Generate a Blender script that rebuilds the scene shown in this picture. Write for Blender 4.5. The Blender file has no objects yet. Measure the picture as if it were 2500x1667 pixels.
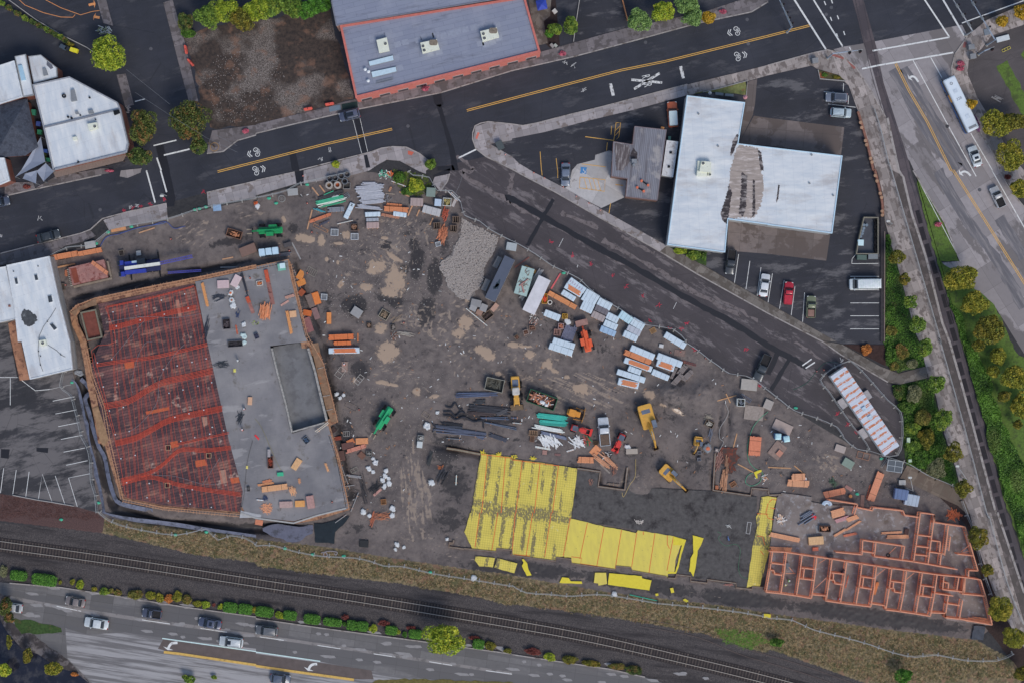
rA=range;eN=enumerate;nN=None
import bpy,math,random
import numpy as np
from mathutils import Vector
sc=bpy.context.scene
from math import*
def D_(n,k,v):n.inputs[k].default_value=v
COL=sc.collection
R=math.radians
S=0.081
H=350.0
cam=bpy.data.cameras.new("camera");co=bpy.data.objects.new("camera",cam);COL.objects.link(co)
cam.sensor_width=36;cam.lens=36*H/(2500*S);cam.clip_start=1;cam.clip_end=3000
co.location=(0,0,H);sc.camera=co
w=bpy.data.worlds.new("World");sc.world=w;w.use_nodes=1
sky=w.node_tree.nodes.new('ShaderNodeTexSky');sky.sky_type='NISHITA';sky.sun_disc=0
sky.sun_elevation=R(48);sky.sun_rotation=R(150)
w.node_tree.links.new(sky.outputs[0],w.node_tree.nodes['Background'].inputs[0])
w.node_tree.nodes['Background'].inputs[1].default_value=0.1
sl=bpy.data.lights.new('sun','SUN');sl.energy=1.2;sl.angle=R(25);sl.color=(1,.96,.9)
so=bpy.data.objects.new('sun',sl);COL.objects.link(so);so.rotation_euler=(R(42),0,R(30))
sc.view_settings.view_transform='Standard';sc.view_settings.look='None'
sc.view_settings.exposure=0.4;sc.view_settings.gamma=1
K=(.707,.772,.92)
rng=np.random.default_rng(7);rnd=random.Random(5);U_=rnd.uniform
def N(s):
 """text of tile coordinates -> photograph pixels"""
 out=[];t='N'
 for tok in s.split():
  if tok[0]=='@':t=tok[1:];continue
  x,y=map(float,tok.split(','))
  if t=='F':x*=1.06293;y*=1.0631
  elif t=='Z':x=1740+x*.31463;y=1130+y*.31456
  elif t!='N':
   c,r=int(t[0]),int(t[1])
   x=625*c+x/3.76;y=(0,417,834,1250)[r]+y/3.76
  out.append((x,y))
 return out
def XY(p,z=0.0):
 f=(H-z)/H
 return((p[0]-1250)*S*f,(833.5-p[1])*S*f)
def G(s,z=0.0):return[XY(p,z) for p in N(s)]
def area(p):return sum(p[i][0]*p[(i+1)%len(p)][1]-p[(i+1)%len(p)][0]*p[i][1] for i in rA(len(p)))/2
def ccw(p):return p if area(p)>0 else p[::-1]
def A(rgb):
 o=[]
 for v,k in zip(rgb,K):
  v/=255;l=v/12.92 if v<.04045 else((v+.055)/1.055)**2.4
  o.append(min(.9,l/k))
 return tuple(o)+(1,)
class NM:
 def __init__(s,na,rough=.8,spec=.3,metal=0):
  s.m=bpy.data.materials.new(na);s.m.use_nodes=1;s.nt=s.m.node_tree
  s.b=s.nt.nodes['Principled BSDF'];D_(s.b,'Roughness',rough)
  D_(s.b,'Specular IOR Level',spec);D_(s.b,'Metallic',metal)
 def n(s,t,**k):
  q=s.nt.nodes.new('ShaderNode'+t)
  for a,b in k.items():setattr(q,a,b)
  return q
 def put(s,sock,v):
  if isinstance(v,bpy.types.NodeSocket):s.nt.links.new(v,sock)
  else:sock.default_value=v
 def co(s,kind='W',rot=0,sx=1,sy=1,sz=1):
  g=s.n('NewGeometry').outputs['Position'] if kind=='W' else s.n('TexCoord').outputs['Object']
  if rot==0 and sx==sy==sz==1:return g
  m1=s.n('Mapping');D_(m1,'Rotation',(0,0,-R(rot)));s.nt.links.new(g,m1 .inputs[0])
  m2=s.n('Mapping');D_(m2,'Scale',(sx,sy,sz));s.nt.links.new(m1 .outputs[0],m2 .inputs[0])
  return m2 .outputs[0]
 def noise(s,v,s9,det=4,ro=.6,dist=0):
  q=s.n('TexNoise');D_(q,'Scale',s9);D_(q,'Detail',det)
  D_(q,'Roughness',ro);D_(q,'Distortion',dist)
  s.nt.links.new(v,q.inputs['Vector']);return q.outputs['Fac']
 def rng(s,v,lo,hi,a=0.,b=1.):
  q=s.n('MapRange');s.put(q.inputs[0],v)
  for i,x in eN((lo,hi,a,b)):D_(q,i+1,x)
  return q.outputs[0]
 def mh(s,op,a,b=0.):
  q=s.n('Math',operation=op);s.put(q.inputs[0],a);s.put(q.inputs[1],b);return q.outputs[0]
 def mix(s,f,a,b,mode='MIX'):
  q=s.n('Mix',data_type='RGBA',blend_type=mode)
  s.put(q.inputs[0],f);s.put(q.inputs[6],a);s.put(q.inputs[7],b);return q.outputs[2]
 def brick(s,v,w,h,mo,c1,c2,cm,off=0):
  b=s.n('TexBrick');b.offset=off;s.nt.links.new(v,b.inputs['Vector'])
  for k,x in(('Scale',1),('Mortar Size',mo),('Brick Width',w),('Row Height',h),('Color1',c1),('Color2',c2),('Mortar',cm)):D_(b,k,x)
  return b
 def attr(s,na):
  q=s.n('Attribute',attribute_name=na);return q.outputs['Fac']
 def end(s,col,rough=nN,bump=nN,bs=.3,bd=.05):
  s.put(s.b.inputs['Base Color'],col)
  if rough is not nN:s.put(s.b.inputs['Roughness'],rough)
  if bump is not nN:
   q=s.n('Bump');D_(q,'Strength',bs);D_(q,'Distance',bd)
   s.nt.links.new(bump,q.inputs['Height']);s.nt.links.new(q.outputs[0],s.b.inputs['Normal'])
  return s.m
def dk(c,f):return tuple(v*f for v in c)
_mc={}
def material(rgb,rough=.75,var=.18,vs=1.2,kind='W',rot=0,sx=1,sy=1,di=nN,dv=.5,ds=.5,spec=.3,metal=0,c2=nN):
 key=(rgb,rough,var,vs,kind,rot,sx,sy,di,dv,ds,c2)
 if key in _mc:return _mc[key]
 q=NM('surface',rough,spec,metal)
 v=q.co(kind,rot,sx,sy)
 f=q.rng(q.noise(v,vs),.3,.7)
 c=A(rgb)
 a=tuple(x*(1-var) for x in c[:3])+(1,);b=tuple(min(.95,x*(1+var)) for x in c[:3])+(1,)
 if c2:b=A(c2)
 col=q.mix(f,a,b)
 if di:
  col=q.mix(q.rng(q.noise(v if sx!=sy else q.co(kind),ds,6,.7),dv,dv+.12),col,A(di))
 _mc[key]=q.end(col);return _mc[key]
def M(*a,**k):return material(*(a[1:] if isinstance(a[0],str) else a),**k)
class B:
 def __init__(s):s.v=[];s.f=[]
 def add(s,v,f):
  o=len(s.v);s.v+=[tuple(p) for p in v];s.f+=[tuple(i+o for i in q) for q in f];return s
 def ly(s,ls):
  """ls: [(poly, z)...] same vertex count, capped"""
  n=len(ls[0][0]);v=[];f=[]
  for p,z in ls:v+=[(x,y,z if not callable(z) else z(x,y)) for x,y in p]
  for k in rA(len(ls)-1):
   for i in rA(n):
    j=(i+1)%n;f.append((k*n+i,k*n+j,k*n+n+j,k*n+n+i))
  f.append(tuple(rA(n-1,-1,-1)));o=(len(ls)-1)*n;f.append(tuple(rA(o,o+n)))
  return s.add(v,f)
 def pr(s,p,z0,z1):p=ccw(p);return s.ly([(p,z0),(p,z1)])
 def box(s,x0,x1,y0,y1,z0,z1):return s.pr([(x0,y0),(x1,y0),(x1,y1),(x0,y1)],z0,z1)
 def obox(s,cx,cy,a,l,wd,z0,z1):
  c,n=cos(a),sin(a)
  return s.pr([(cx+x*c-y*n,cy+x*n+y*c) for x,y in((-l/2,-wd/2),(l/2,-wd/2),(l/2,wd/2),(-l/2,wd/2))],z0,z1)
 def bar(s,p,q,wd,hh=nN):
  """box bar between 3-D points"""
  p,q=Vector(p),Vector(q);d=q-p
  if d.length<1e-6:return s
  d.normalize();up=Vector((0,0,1)) if abs(d.z)<.95 else Vector((1,0,0))
  a=d.cross(up).normalized()*wd/2;b=a.cross(d).normalized()*(hh or wd)/2
  v=[p-a-b,p+a-b,p+a+b,p-a+b,q-a-b,q+a-b,q+a+b,q-a+b]
  return s.add(v,[(0,1,2,3),(7,6,5,4),(0,4,5,1),(1,5,6,2),(2,6,7,3),(3,7,4,0)])
 def cyl(s,cx,cy,z0,z1,r0,r1=nN,n=12):
  r1=r0 if r1 is nN else r1
  c=[(cos(2*pi*i/n),sin(2*pi*i/n)) for i in rA(n)]
  return s.ly([([(cx+r0*a,cy+r0*b) for a,b in c],z0),([(cx+r1*a,cy+r1*b) for a,b in c],z1)])
 def ring(s,cx,cy,z0,z1,ro,ri,n=16):
  v=[];f=[]
  for i in rA(n):
   a=2*pi*i/n;c,q=cos(a),sin(a)
   v+=[(cx+ro*c,cy+ro*q,z0),(cx+ro*c,cy+ro*q,z1),(cx+ri*c,cy+ri*q,z1),(cx+ri*c,cy+ri*q,z0)]
   j=(i+1)%n
   for k in rA(4):f.append((4*i+k,4*j+k,4*j+(k+1)%4,4*i+(k+1)%4))
  return s.add(v,f)
 def tube(s,pts,r,n=6):
  pts=[Vector(p) for p in pts];v=[];f=[];m=len(pts)
  for i,p in eN(pts):
   d=(pts[min(i+1,m-1)]-pts[max(i-1,0)])
   d=d.normalized() if d.length>0 else Vector((1,0,0))
   up=Vector((0,0,1)) if abs(d.z)<.9 else Vector((1,0,0))
   a=d.cross(up).normalized();b=a.cross(d);rr_=r[i] if isinstance(r,(list,tuple)) else r
   for k in rA(n):
    t=2*pi*k/n;v.append(p+(a*cos(t)+b*sin(t))*rr_)
  for i in rA(m-1):
   for k in rA(n):j=(k+1)%n;f.append((i*n+k,i*n+j,i*n+n+j,i*n+n+k))
  f.append(tuple(rA(n)));f.append(tuple(rA(m*n-1,m*n-n-1,-1)))
  return s.add(v,f)
 def blob(s,cx,cy,cz,rx,ry,rz,n=10,m=6,jit=.12,rn=nN):
  rn=rn or rnd;v=[(cx,cy,cz+rz)];f=[]
  for j in rA(1,m):
   t=pi*j/m
   for i in rA(n):
    a=2*pi*i/n;k=1+rn.uniform(-jit,jit)
    v.append((cx+rx*k*sin(t)*cos(a),cy+ry*k*sin(t)*sin(a),cz+rz*k*cos(t)))
  v.append((cx,cy,cz-rz));e=len(v)-1
  for i in rA(n):j=(i+1)%n;f.append((0,1+i,1+j));f.append((e,e-n+j,e-n+i))
  for q in rA(m-2):
   for i in rA(n):j=(i+1)%n;a=1+q*n;f.append((a+i,a+n+i,a+n+j,a+j))
  return s.add(v,f)
 def mesh(s,na,mat):
  me=bpy.data.meshes.new(na);me.from_pydata(s.v,[],s.f);me.materials.append(mat);mat.name=na if mat.name.startswith('surface') else mat.name;me.validate();me.update();return me
 def bd_(s,na,mat,parent=nN,sM=0,**tags):
  me=s.mesh(na,mat)
  if sM:me.polygons.foreach_set('use_smooth',[1]*len(me.polygons))
  o=bpy.data.objects.new(na,me);COL.objects.link(o)
  if parent:o.parent=parent
  for k,x in tags.items():o[k]=x
  return o
def Th(na,lb,cat,x=0,y=0,z=0,rot=0,gp=nN):
 o=bpy.data.objects.new(na,nN);COL.objects.link(o);o.location=(x,y,z);o.rotation_euler=(0,0,rot)
 o.empty_display_size=.3;o['label']=lb;o['category']=cat
 if gp:o['group']=gp
 return o
def tag(o,lb,cat,gp=nN):
 o['label']=lb;o['category']=cat
 if gp:o['group']=gp
 return o
def copy_tree(o,parent=nN):
 c=o.copy();COL.objects.link(c);c.parent=parent
 for ch in[q for q in o.children]:copy_tree(ch,c)
 return c
def St(na,mb,mat,parent=nN):
 o=mb.bd_(na,mat,parent)
 if parent is nN:o['kind']='structure'
 return o
def rr(l,wd,r,n=4,cx=0,cy=0):
 p=[]
 for sx,sy,a0 in((1,-1,-90),(1,1,0),(-1,1,90),(-1,-1,180)):
  for i in rA(n+1):
   a=R(a0+90*i/n);p.append((cx+sx*(l/2-r)+r*cos(a),cy+sy*(wd/2-r)+r*sin(a)))
 return p
def rG(p,amp=.4,step=.8,seed=1):
 """polygon outline (metres) made uneven"""
 rn=random.Random(seed);out=[]
 for i in rA(len(p)):
  a,b=p[i],p[(i+1)%len(p)];L=dist(a,b);k=max(1,int(L/step))
  nx,ny=-(b[1]-a[1])/(L+1e-9),(b[0]-a[0])/(L+1e-9)
  for j in rA(k):
   t=j/k;d=rn.uniform(-amp,amp);out.append((a[0]+(b[0]-a[0])*t+nx*d,a[1]+(b[1]-a[1])*t+ny*d))
 return out
def rB(pts,wd):
 """centre line -> closed polygon of constant width"""
 L=[];Rr=[]
 for i,p in eN(pts):
  a=pts[max(i-1,0)];b=pts[min(i+1,len(pts)-1)];d=dist(a,b)+1e-9
  nx,ny=-(b[1]-a[1])/d*wd/2,(b[0]-a[0])/d*wd/2
  L.append((p[0]+nx,p[1]+ny));Rr.append((p[0]-nx,p[1]-ny))
 return L,Rr
def sT(mb,pts,wd,z0,z1):
 L,Q=rB(pts,wd);n=len(pts)
 for i in rA(n-1):mb.pr([L[i],L[i+1],Q[i+1],Q[i]],z0,z1)
 return mb
def flat(mb,pts,wd,z):
 L,Q=rB(pts,wd)
 n=len(pts);v=[(x,y,z) for x,y in L]+[(x,y,z) for x,y in Q]
 return mb.add(v,[(n+i,n+i+1,i+1,i) for i in rA(n-1)])
def sS(poly,z):
 p=ccw(poly);return B().add([(x,y,z) for x,y in p],[tuple(rA(len(p)))])
def sM(pts,k=4):
 """Catmull-Rom"""
 o=[]
 for i in rA(len(pts)-1):
  p0=pts[max(i-1,0)];p1=pts[i];p2=pts[i+1];p3=pts[min(i+2,len(pts)-1)]
  for j in rA(k):
   t=j/k
   o.append(tuple(.5*(2*b+(c-a)*t+(2*a-5*b+4*c-d)*t*t+(-a+3*b-3*c+d)*t**3) for a,b,c,d in zip(p0,p1,p2,p3)))
 o.append(pts[-1]);return o
def text(na,body,size,loc,rot,mat,parent,sx=1):
 fc=bpy.data.curves.new(na,'FONT');fc.body=body;fc.size=size;fc.extrude=.003;fc.align_x=fc.align_y='CENTER'
 tmp=bpy.data.objects.new(na,fc);COL.objects.link(tmp);bpy.context.view_layer.update();me=bpy.data.meshes.new_from_object(tmp.evaluated_get(bpy.context.evaluated_depsgraph_get()));bpy.data.objects.remove(tmp);me.materials.clear();me.materials.append(mat)
 o=bpy.data.objects.new(na,me);COL.objects.link(o);o.parent=parent;o.location=loc;o.rotation_euler=(0,0,rot);o.scale=(sx,1,1);return o
gx=np.concatenate([[-9000,-3000,-900],np.arange(-60,2562,2.5),[3400,5500,11500]])
gy=np.concatenate([[-9000,-3000,-900],np.arange(-60,1730,2.5),[2500,4600,10500]])
GX,GY=np.meshgrid(gx,gy);gs=GX.shape
def inside(poly):
 m=np.zeros(gs,bool);p=poly
 xs=[a for a,_ in p];ys=[b for _,b in p]
 ix=(gx>=min(xs))&(gx<=max(xs));iy=(gy>=min(ys))&(gy<=max(ys))
 if not ix.any() or not iy.any():return m
 i0,i1=np.where(ix)[0][[0,-1]];j0,j1=np.where(iy)[0][[0,-1]]
 X=GX[j0:j1+1,i0:i1+1];Y=GY[j0:j1+1,i0:i1+1];r=np.zeros(X.shape,bool)
 for k in rA(len(p)):
  (x1,y1),(x2,y2)=p[k],p[(k+1)%len(p)]
  if y1==y2:continue
  r^=((Y<y1)!=(Y<y2))&(X<(x2-x1)*(Y-y1)/(y2-y1)+x1)
 m[j0:j1+1,i0:i1+1]=r;return m
def blur(a,n):
 a=a.astype(np.float32)
 for _ in rA(n):
  a[1:-1]=(a[:-2]+2*a[1:-1]+a[2:])/4;a[:,1:-1]=(a[:,:-2]+2*a[:,1:-1]+a[:,2:])/4
 return a
def vnoise(cell,seed):
 r=np.random.default_rng(seed);ux=np.clip(GX,-60,2562)/cell+50;uy=np.clip(GY,-60,1730)/cell+50
 n=int(2700/cell)+110;t=r.random((n,n)).astype(np.float32)
 x0=ux.astype(int);y0=uy.astype(int);fx=ux-x0;fy=uy-y0;fx=fx*fx*(3-2*fx);fy=fy*fy*(3-2*fy)
 return(t[y0,x0]*(1-fx)*(1-fy)+t[y0,x0+1]*fx*(1-fy)+t[y0+1,x0]*(1-fx)*fy+t[y0+1,x0+1]*fx*fy)
def sK(a,x0,y0,x1,y1,wd,st):
 p=wd*2+3
 i0=np.searchsorted(gx,min(x0,x1)-p);i1=np.searchsorted(gx,max(x0,x1)+p)
 j0=np.searchsorted(gy,min(y0,y1)-p);j1=np.searchsorted(gy,max(y0,y1)+p)
 if i1<=i0 or j1<=j0:return
 X=GX[j0:j1,i0:i1]-x0;Y=GY[j0:j1,i0:i1]-y0;dx,dy=x1-x0,y1-y0;L=dx*dx+dy*dy+1e-6
 t=np.clip((X*dx+Y*dy)/L,0,1);d=np.hypot(X-t*dx,Y-t*dy)
 a[j0:j1,i0:i1]=np.maximum(a[j0:j1,i0:i1],st*np.exp(-(d/wd)**2)*(.55+.45*np.sin(np.pi*np.clip(t,.02,.98))))
def bH(a,x,y,rx,ry,ang,st,e=2):
 p=max(rx,ry)*1.6
 i0=np.searchsorted(gx,x-p);i1=np.searchsorted(gx,x+p);j0=np.searchsorted(gy,y-p);j1=np.searchsorted(gy,y+p)
 if i1<=i0 or j1<=j0:return
 X=GX[j0:j1,i0:i1]-x;Y=GY[j0:j1,i0:i1]-y;c,s_=cos(R(ang)),sin(R(ang))
 d=((X*c+Y*s_)/rx)**2+((-X*s_+Y*c)/ry)**2
 a[j0:j1,i0:i1]=np.maximum(a[j0:j1,i0:i1],st*np.exp(-d**(e/2)))
SITE=N("@02 880,1568 @01 440,800 800,690 990,560 1500,440 2300,270 @11 0,240 720,60 @11 900,0 1480,60 1640,180 1880,290 1915,410 2350,640 @21 370,870 1110,1350 1600,1568 @22 1900,220 2350,440 @32 250,640 820,980 1180,1100 1700,1500 @33 1900,560 2060,1060 1900,1180 1100,1080 0,930 @23 900,740 0,590 @13 1100,400 0,245 @03 1900,170 950,60")
DRY=N("@03 950,50 1900,160 2350,235 @13 0,245 700,325 1100,395 2000,530 2350,570 @23 0,580 900,735 2000,865 @33 0,925 1100,1075 1900,1170 2350,1400 2700,1500 @33 2700,1900 900,1568 0,1250 @23 2350,1300 1800,1120 1200,1010 700,930 0,840 @13 2350,860 2050,780 1300,650 700,580 0,490 @03 2350,460 1800,390 900,180")
BAL=N("@03 -400,60 900,180 1800,390 2350,460 @13 0,490 700,580 1300,650 2050,780 2350,860 @23 0,840 700,930 1200,1010 1800,1120 2350,1300 @33 0,1250 900,1568 1500,1900 @23 1600,1700 1220,1500 0,1300 @13 2350,1290 1500,1170 0,960 @03 2350,940 1150,770 560,680 -400,600")
BARK=N("@02 -400,1330 700,1490 880,1560 @03 960,60 940,190 -400,30")
site=blur(inside(SITE),4)
dry=blur(inside(DRY),5);bal=blur(inside(BAL),5);bark=blur(inside(BARK),4)
light=np.zeros(gs,np.float32);dark=np.zeros(gs,np.float32);hgt=np.zeros(gs,np.float32)
for cx,cy,rx,ry,an,sp,nn,ln,wd,st in[(985,560,70,40,-30,25,60,16,1.6,.8),(900,640,90,60,30,50,110,14,1.8,.6),(850,700,70,50,60,40,60,16,1.6,.5),(950,620,50,30,35,15,40,22,2,.85),(1010,600,60,70,80,12,45,40,1.5,.55),(1050,780,60,40,60,40,70,16,2,.7),(1010,770,50,30,5,12,30,26,2,.7),(1150,800,110,70,-15,50,160,14,2.2,.7),(1220,880,140,60,-15,60,200,12,2.2,.6),(1320,860,90,50,20,60,80,12,2,.5),(1450,950,110,40,25,5,70,60,1.6,.75),(1380,990,60,25,25,4,30,70,1.4,.6),(1300,940,120,35,18,8,50,60,1.6,.45),(960,900,70,40,-5,20,60,20,2,.55),(1000,960,60,50,-30,40,50,20,2.4,.4),(960,1060,60,80,70,25,60,30,3,.35),(1000,1180,26,90,85,6,60,60,2,.7),(1030,1230,22,70,80,8,40,50,2.2,.75),(990,1280,45,60,60,25,60,40,1.6,.5),(1080,1320,60,20,15,6,40,60,1.4,.4),(1180,1345,120,14,8,4,40,70,1.4,.35),(490,570,60,30,-30,20,60,24,2.4,.6),(600,520,40,20,-10,20,20,30,3,.5),(410,590,40,25,30,50,30,18,3,.35),(2020,1130,40,20,35,15,60,16,2,.8),(1990,1080,70,40,40,30,60,16,2,.35),(1560,1170,40,20,20,30,40,14,2.5,.5),(1450,870,80,30,20,60,60,10,2,.5),(1680,960,50,30,60,50,40,10,2,.3),(1270,900,60,30,0,60,60,10,2.4,.5),(1130,660,40,60,80,30,40,20,2,.4),(880,980,40,90,70,20,50,26,2.4,.35),(1900,900,60,20,35,5,30,50,1.5,.5),(1960,960,120,30,38,5,50,60,1.5,.5),(1750,880,60,16,30,5,24,50,1.5,.5)]:
 for _ in rA(nn):
  r_=sqrt(rnd.random());t=U_(0,6.283);x=cx+rx*r_*cos(t);y=cy+ry*r_*sin(t)
  a=R(an+rnd.gauss(0,sp*.6));l=ln*U_(.4,1.2)/2;q=st*U_(.4,1.1)
  sK(light,x-l*cos(a),y-l*sin(a),x+l*cos(a),y+l*sin(a),wd*U_(.6,1.5),q)
for x,y,rx,ry,a,st in[(1018,640,20,50,5,1),(1010,600,14,22,0,.9),(1062,680,22,55,0,.9),(1040,760,24,40,10,1),(985,660,14,16,0,1),(865,745,34,30,0,1),(940,725,35,18,10,.8),(965,735,28,22,0,.8),(943,600,16,16,0,.9),(1000,570,30,14,0,.5),(1085,600,20,40,0,.6),(1195,825,30,20,0,.4),(1240,690,20,20,0,.3),(720,560,30,30,0,.5),(760,740,50,160,80,.5),(770,860,30,90,90,.7),(800,960,30,80,90,.6),(840,1060,40,70,0,.6),(880,900,30,30,0,.8),(560,590,80,14,-10,.7),(400,690,110,22,-14,.8),(330,640,50,30,0,.5),(250,780,60,14,-12,.6),(1090,1100,60,60,0,.7),(1110,1180,50,60,0,.7),(1100,1270,60,50,0,.6),(1400,1160,30,50,0,.7),(1560,1110,120,50,0,.4),(1640,1000,90,60,0,.45),(1700,1130,70,70,0,.5),(1780,1130,40,40,0,.6),(1900,1150,80,40,0,.4),(2150,1180,110,40,0,.4),(1750,1270,260,60,4,.35),(1480,1330,420,14,7,.35),(1950,1430,420,22,8,.6),(1180,1020,120,12,5,.9),(1330,1080,160,10,5,.5),(1350,760,120,60,35,.45),(1480,860,100,40,35,.4),(1330,800,50,40,0,.4),(1600,900,30,20,0,.4),(880,1290,80,30,0,.5),(830,1210,30,90,90,.6),(780,550,150,60,0,.3),(760,480,120,50,0,.4),(1040,540,60,20,0,.4),(700,500,90,60,0,.3),(1650,930,40,30,0,.6)]:
 bH(dark,x,y,rx,ry,a,st)
for ru,gap in(("@11 1450,0 1480,500 1560,900 1560,1300 1500,1560 @12 1500,300 1900,560",22),("@21 0,1500 @22 300,150 700,460 1100,640 1300,700",20),("@12 1450,300 1300,700 1350,1000 1330,1300 1400,1568 @13 1500,200 1700,330 2200,400",20),("@12 1500,560 1440,900 1400,1200 1450,1500 @13 1550,250 1900,380",16),("@11 200,620 600,640 1000,560 1400,500",18),("@23 0,470 700,560 1500,650 2300,800",20)):
 c=sM(N(ru),8)
 for o_ in(-gap,-gap+5,gap-5,gap):
  L_,R_=rB(c,2*o_)
  for a,b in zip(L_,L_[1:]):
   if rnd.random()<.7:sK(light if o_%2 else dark,*a,*b,1.5,U_(.25,.6))
pud=np.zeros(gs,np.float32)
for t,lst in{'11':[(440,620,80,42,-8),(600,640,30,50,10),(830,590,44,32,-20),(1110,880,84,62,0),(1290,1000,80,125,10),(1230,1120,100,36,-10),(1010,1070,60,32,0),(780,1040,24,46,-20),(755,668,60,14,0),(650,812,15,24,0),(750,846,13,22,0),(1270,800,88,20,-32),(1925,1390,72,62,0),(1860,1495,55,42,0),(1945,1190,30,22,0),(1150,1450,50,44,0),(255,445,18,30,20),(1180,620,30,14,0)],'12':[(1215,95,100,86,0),(1475,462,34,42,0),(1640,500,52,16,10),(1230,390,75,14,-8),(1150,368,48,18,0),(2100,95,92,44,-28),(2230,295,30,22,0),(900,350,14,30,0)],'22':[(20,30,60,26,-5),(165,115,46,32,0),(325,205,45,42,0),(398,268,36,16,-30),(640,430,78,52,-15),(1255,485,46,42,0),(1385,582,38,15,-20),(1520,640,68,18,-25),(505,325,26,20,0),(110,45,60,12,0)]}.items():
 for x,y,rx,ry,ro in lst:a_,b_=N(f"@{t} {x},{y}")[0];bH(pud,a_,b_,rx/3.76*1.2,ry/3.76*1.2,-ro,1,2.4)
trp=N('@13 1900,470 @23 600,560 1700,740 @33 200,850 1800,1080')
for a,b in zip(trp,trp[1:]):sK(dark,*a,*b,24,.9)
n1=vnoise(60,1);n2=vnoise(17,2);n3=vnoise(6,3);n4=vnoise(2.6,4)
hgt-=.25*site*(1-np.clip(pud*1.5,0,1))*(.35*n1+.3*n2+.25*n3+.15*n4)
def trench(pts,wd,dep):
 for a,b in zip(pts,pts[1:]):sK(hole,*a,*b,wd,dep)
hole=np.zeros(gs,np.float32)
trench(N("@02 720,300 800,620 900,1000 1000,1400 1060,1540 @03 1500,110 2200,150 @13 400,160"),14,1.3)
trench(N("@01 640,1180 900,1130 1400,1000 2300,830"),9,.8)
trench(N("@11 330,800 500,1300 600,1568 @12 720,700 860,1400"),11,.7)
trench(N("@12 1560,930 2050,1040"),8,.7);trench(N("@12 1560,950 1560,1100 1750,1150"),10,.5)
trench(N("@22 620,1180 800,1220 810,1330 1010,1370 1060,1180"),7,.6)
trench(N("@22 1920,560 1900,950"),6,.5);trench(N("@22 2000,560 1990,900"),6,.5);trench(N("@22 1830,1120 1850,1360 2190,1410"),6,.5)
hgt-=hole*site;dark=np.maximum(dark,np.clip(hole*1.1,0,1)*.9)
for x,y,rx,ry,hh in[(1640,965,42,30,1.6),(1712,965,30,34,1.1),(1560,1180,34,24,.5),(1655,1060,60,50,.25),(1950,1120,50,30,.3),(1300,1285,20,12,.2),(2010,1140,30,20,.3)]:
 m=np.zeros(gs,np.float32);bH(m,x,y,rx,ry,20,hh,2.6);hgt+=m*(.85+.3*n3)
gz=np.where(site>.02,hgt,0)
gz-=(bal>.5)*(.06*n4+.02)+(dry>.5)*.08*n3
mm=np.hypot(GX-1250,GY-833)>2600;gz[mm]=0
V=np.stack([(GX-1250)*S,(833.5-GY)*S,gz],-1).reshape(-1,3).astype(np.float32)
nx_,ny_=gs[1],gs[0];ii=np.arange(nx_*ny_).reshape(gs)
Fq=np.stack([ii[1:,:-1],ii[1:,1:],ii[:-1,1:],ii[:-1,:-1]],-1).reshape(-1,4).astype(np.int32)
me=bpy.data.meshes.new('ground');me.vertices.add(len(V));me.vertices.foreach_set('co',V.ravel())
me.loops.add(Fq.size);me.loops.foreach_set('vertex_index',Fq.ravel());me.polygons.add(len(Fq))
me.polygons.foreach_set('loop_start',np.arange(0,Fq.size,4,dtype=np.int32));me.update(calc_edges=1)
for nm,ar in(('a_site',site),('a_dry',dry),('a_bal',bal),('a_bark',bark),('a_light',light*(.5+.9*n3)),('a_dark',dark),('a_pud',pud)):
 at=me.attributes.new(nm,'FLOAT','POINT');at.data.foreach_set('value',ar.astype(np.float32).ravel())
def gH(x,y):
 px,py=x/S+1250,833.5-y/S
 i=min(max(int((px+60)/2.5)+3,0),nx_-1);j=min(max(int((py+60)/2.5)+3,0),ny_-1);return float(gz[j,i])
q=NM('ground_soil',.62,.35);P=q.co()
f1=q.noise(P,.18,6,.65);f2=q.noise(P,1.6,6,.7);f3=q.noise(P,6.5,3,.6)
f4=q.noise(P,.7,8,.75,.4)
mud=q.mix(q.rng(f1,.35,.65),A((82,77,81)),A((110,103,105)))
mud=q.mix(q.mh('MULTIPLY',q.rng(f4,.5,.66),.6),mud,A((120,113,114)))
mud=q.mix(q.mh('MULTIPLY',q.rng(f4,.46,.34),.6),mud,A((54,51,55)))
mud=q.mix(q.mh('MULTIPLY',q.rng(f3,.6,.72),.35),mud,A((150,144,144)))
mud=q.mix(q.mh('MULTIPLY',q.rng(q.mh('ADD',q.attr('a_dark'),q.mh('MULTIPLY',q.mh('SUBTRACT',f4,.5),1.6)),.38,.55),.85),mud,A((43,42,47)))
mud=q.mix(q.mh('MULTIPLY',q.rng(q.mh('ADD',q.attr('a_light'),q.mh('MULTIPLY',q.mh('SUBTRACT',f2,.5),.8)),.3,.5),.8),mud,A((142,130,124)))
pm=q.rng(q.mh('ADD',q.attr('a_pud'),q.mh('MULTIPLY',q.mh('SUBTRACT',f4,.5),2.6)),.5,.56)
mud=q.mix(q.mh('MULTIPLY',q.rng(q.mh('ADD',q.attr('a_pud'),q.mh('SUBTRACT',f4,.5)),.2,.5),.5),mud,A((112,102,98)))
mud=q.mix(pm,mud,A((158,141,130)))
bas=q.mix(q.rng(f2,.35,.65),A((44,44,50)),A((60,60,64)))
col=q.mix(q.rng(q.attr('a_site'),.4,.6),bas,mud)
bl=q.mix(q.rng(f3,.35,.7),A((44,42,47)),A((92,87,90)))
pb=q.noise(q.co('W',-7,.12,1.2),.5,4);bl=q.mix(q.rng(pb,.5,.66),bl,A((45,42,46)))
col=q.mix(q.rng(q.mh('ADD',q.attr('a_bal'),q.mh('MULTIPLY',q.mh('SUBTRACT',f2,.5),.6)),.4,.6),col,bl)
dg=q.mix(q.rng(f2,.38,.62),A((74,70,54)),A((134,120,96)))
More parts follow.
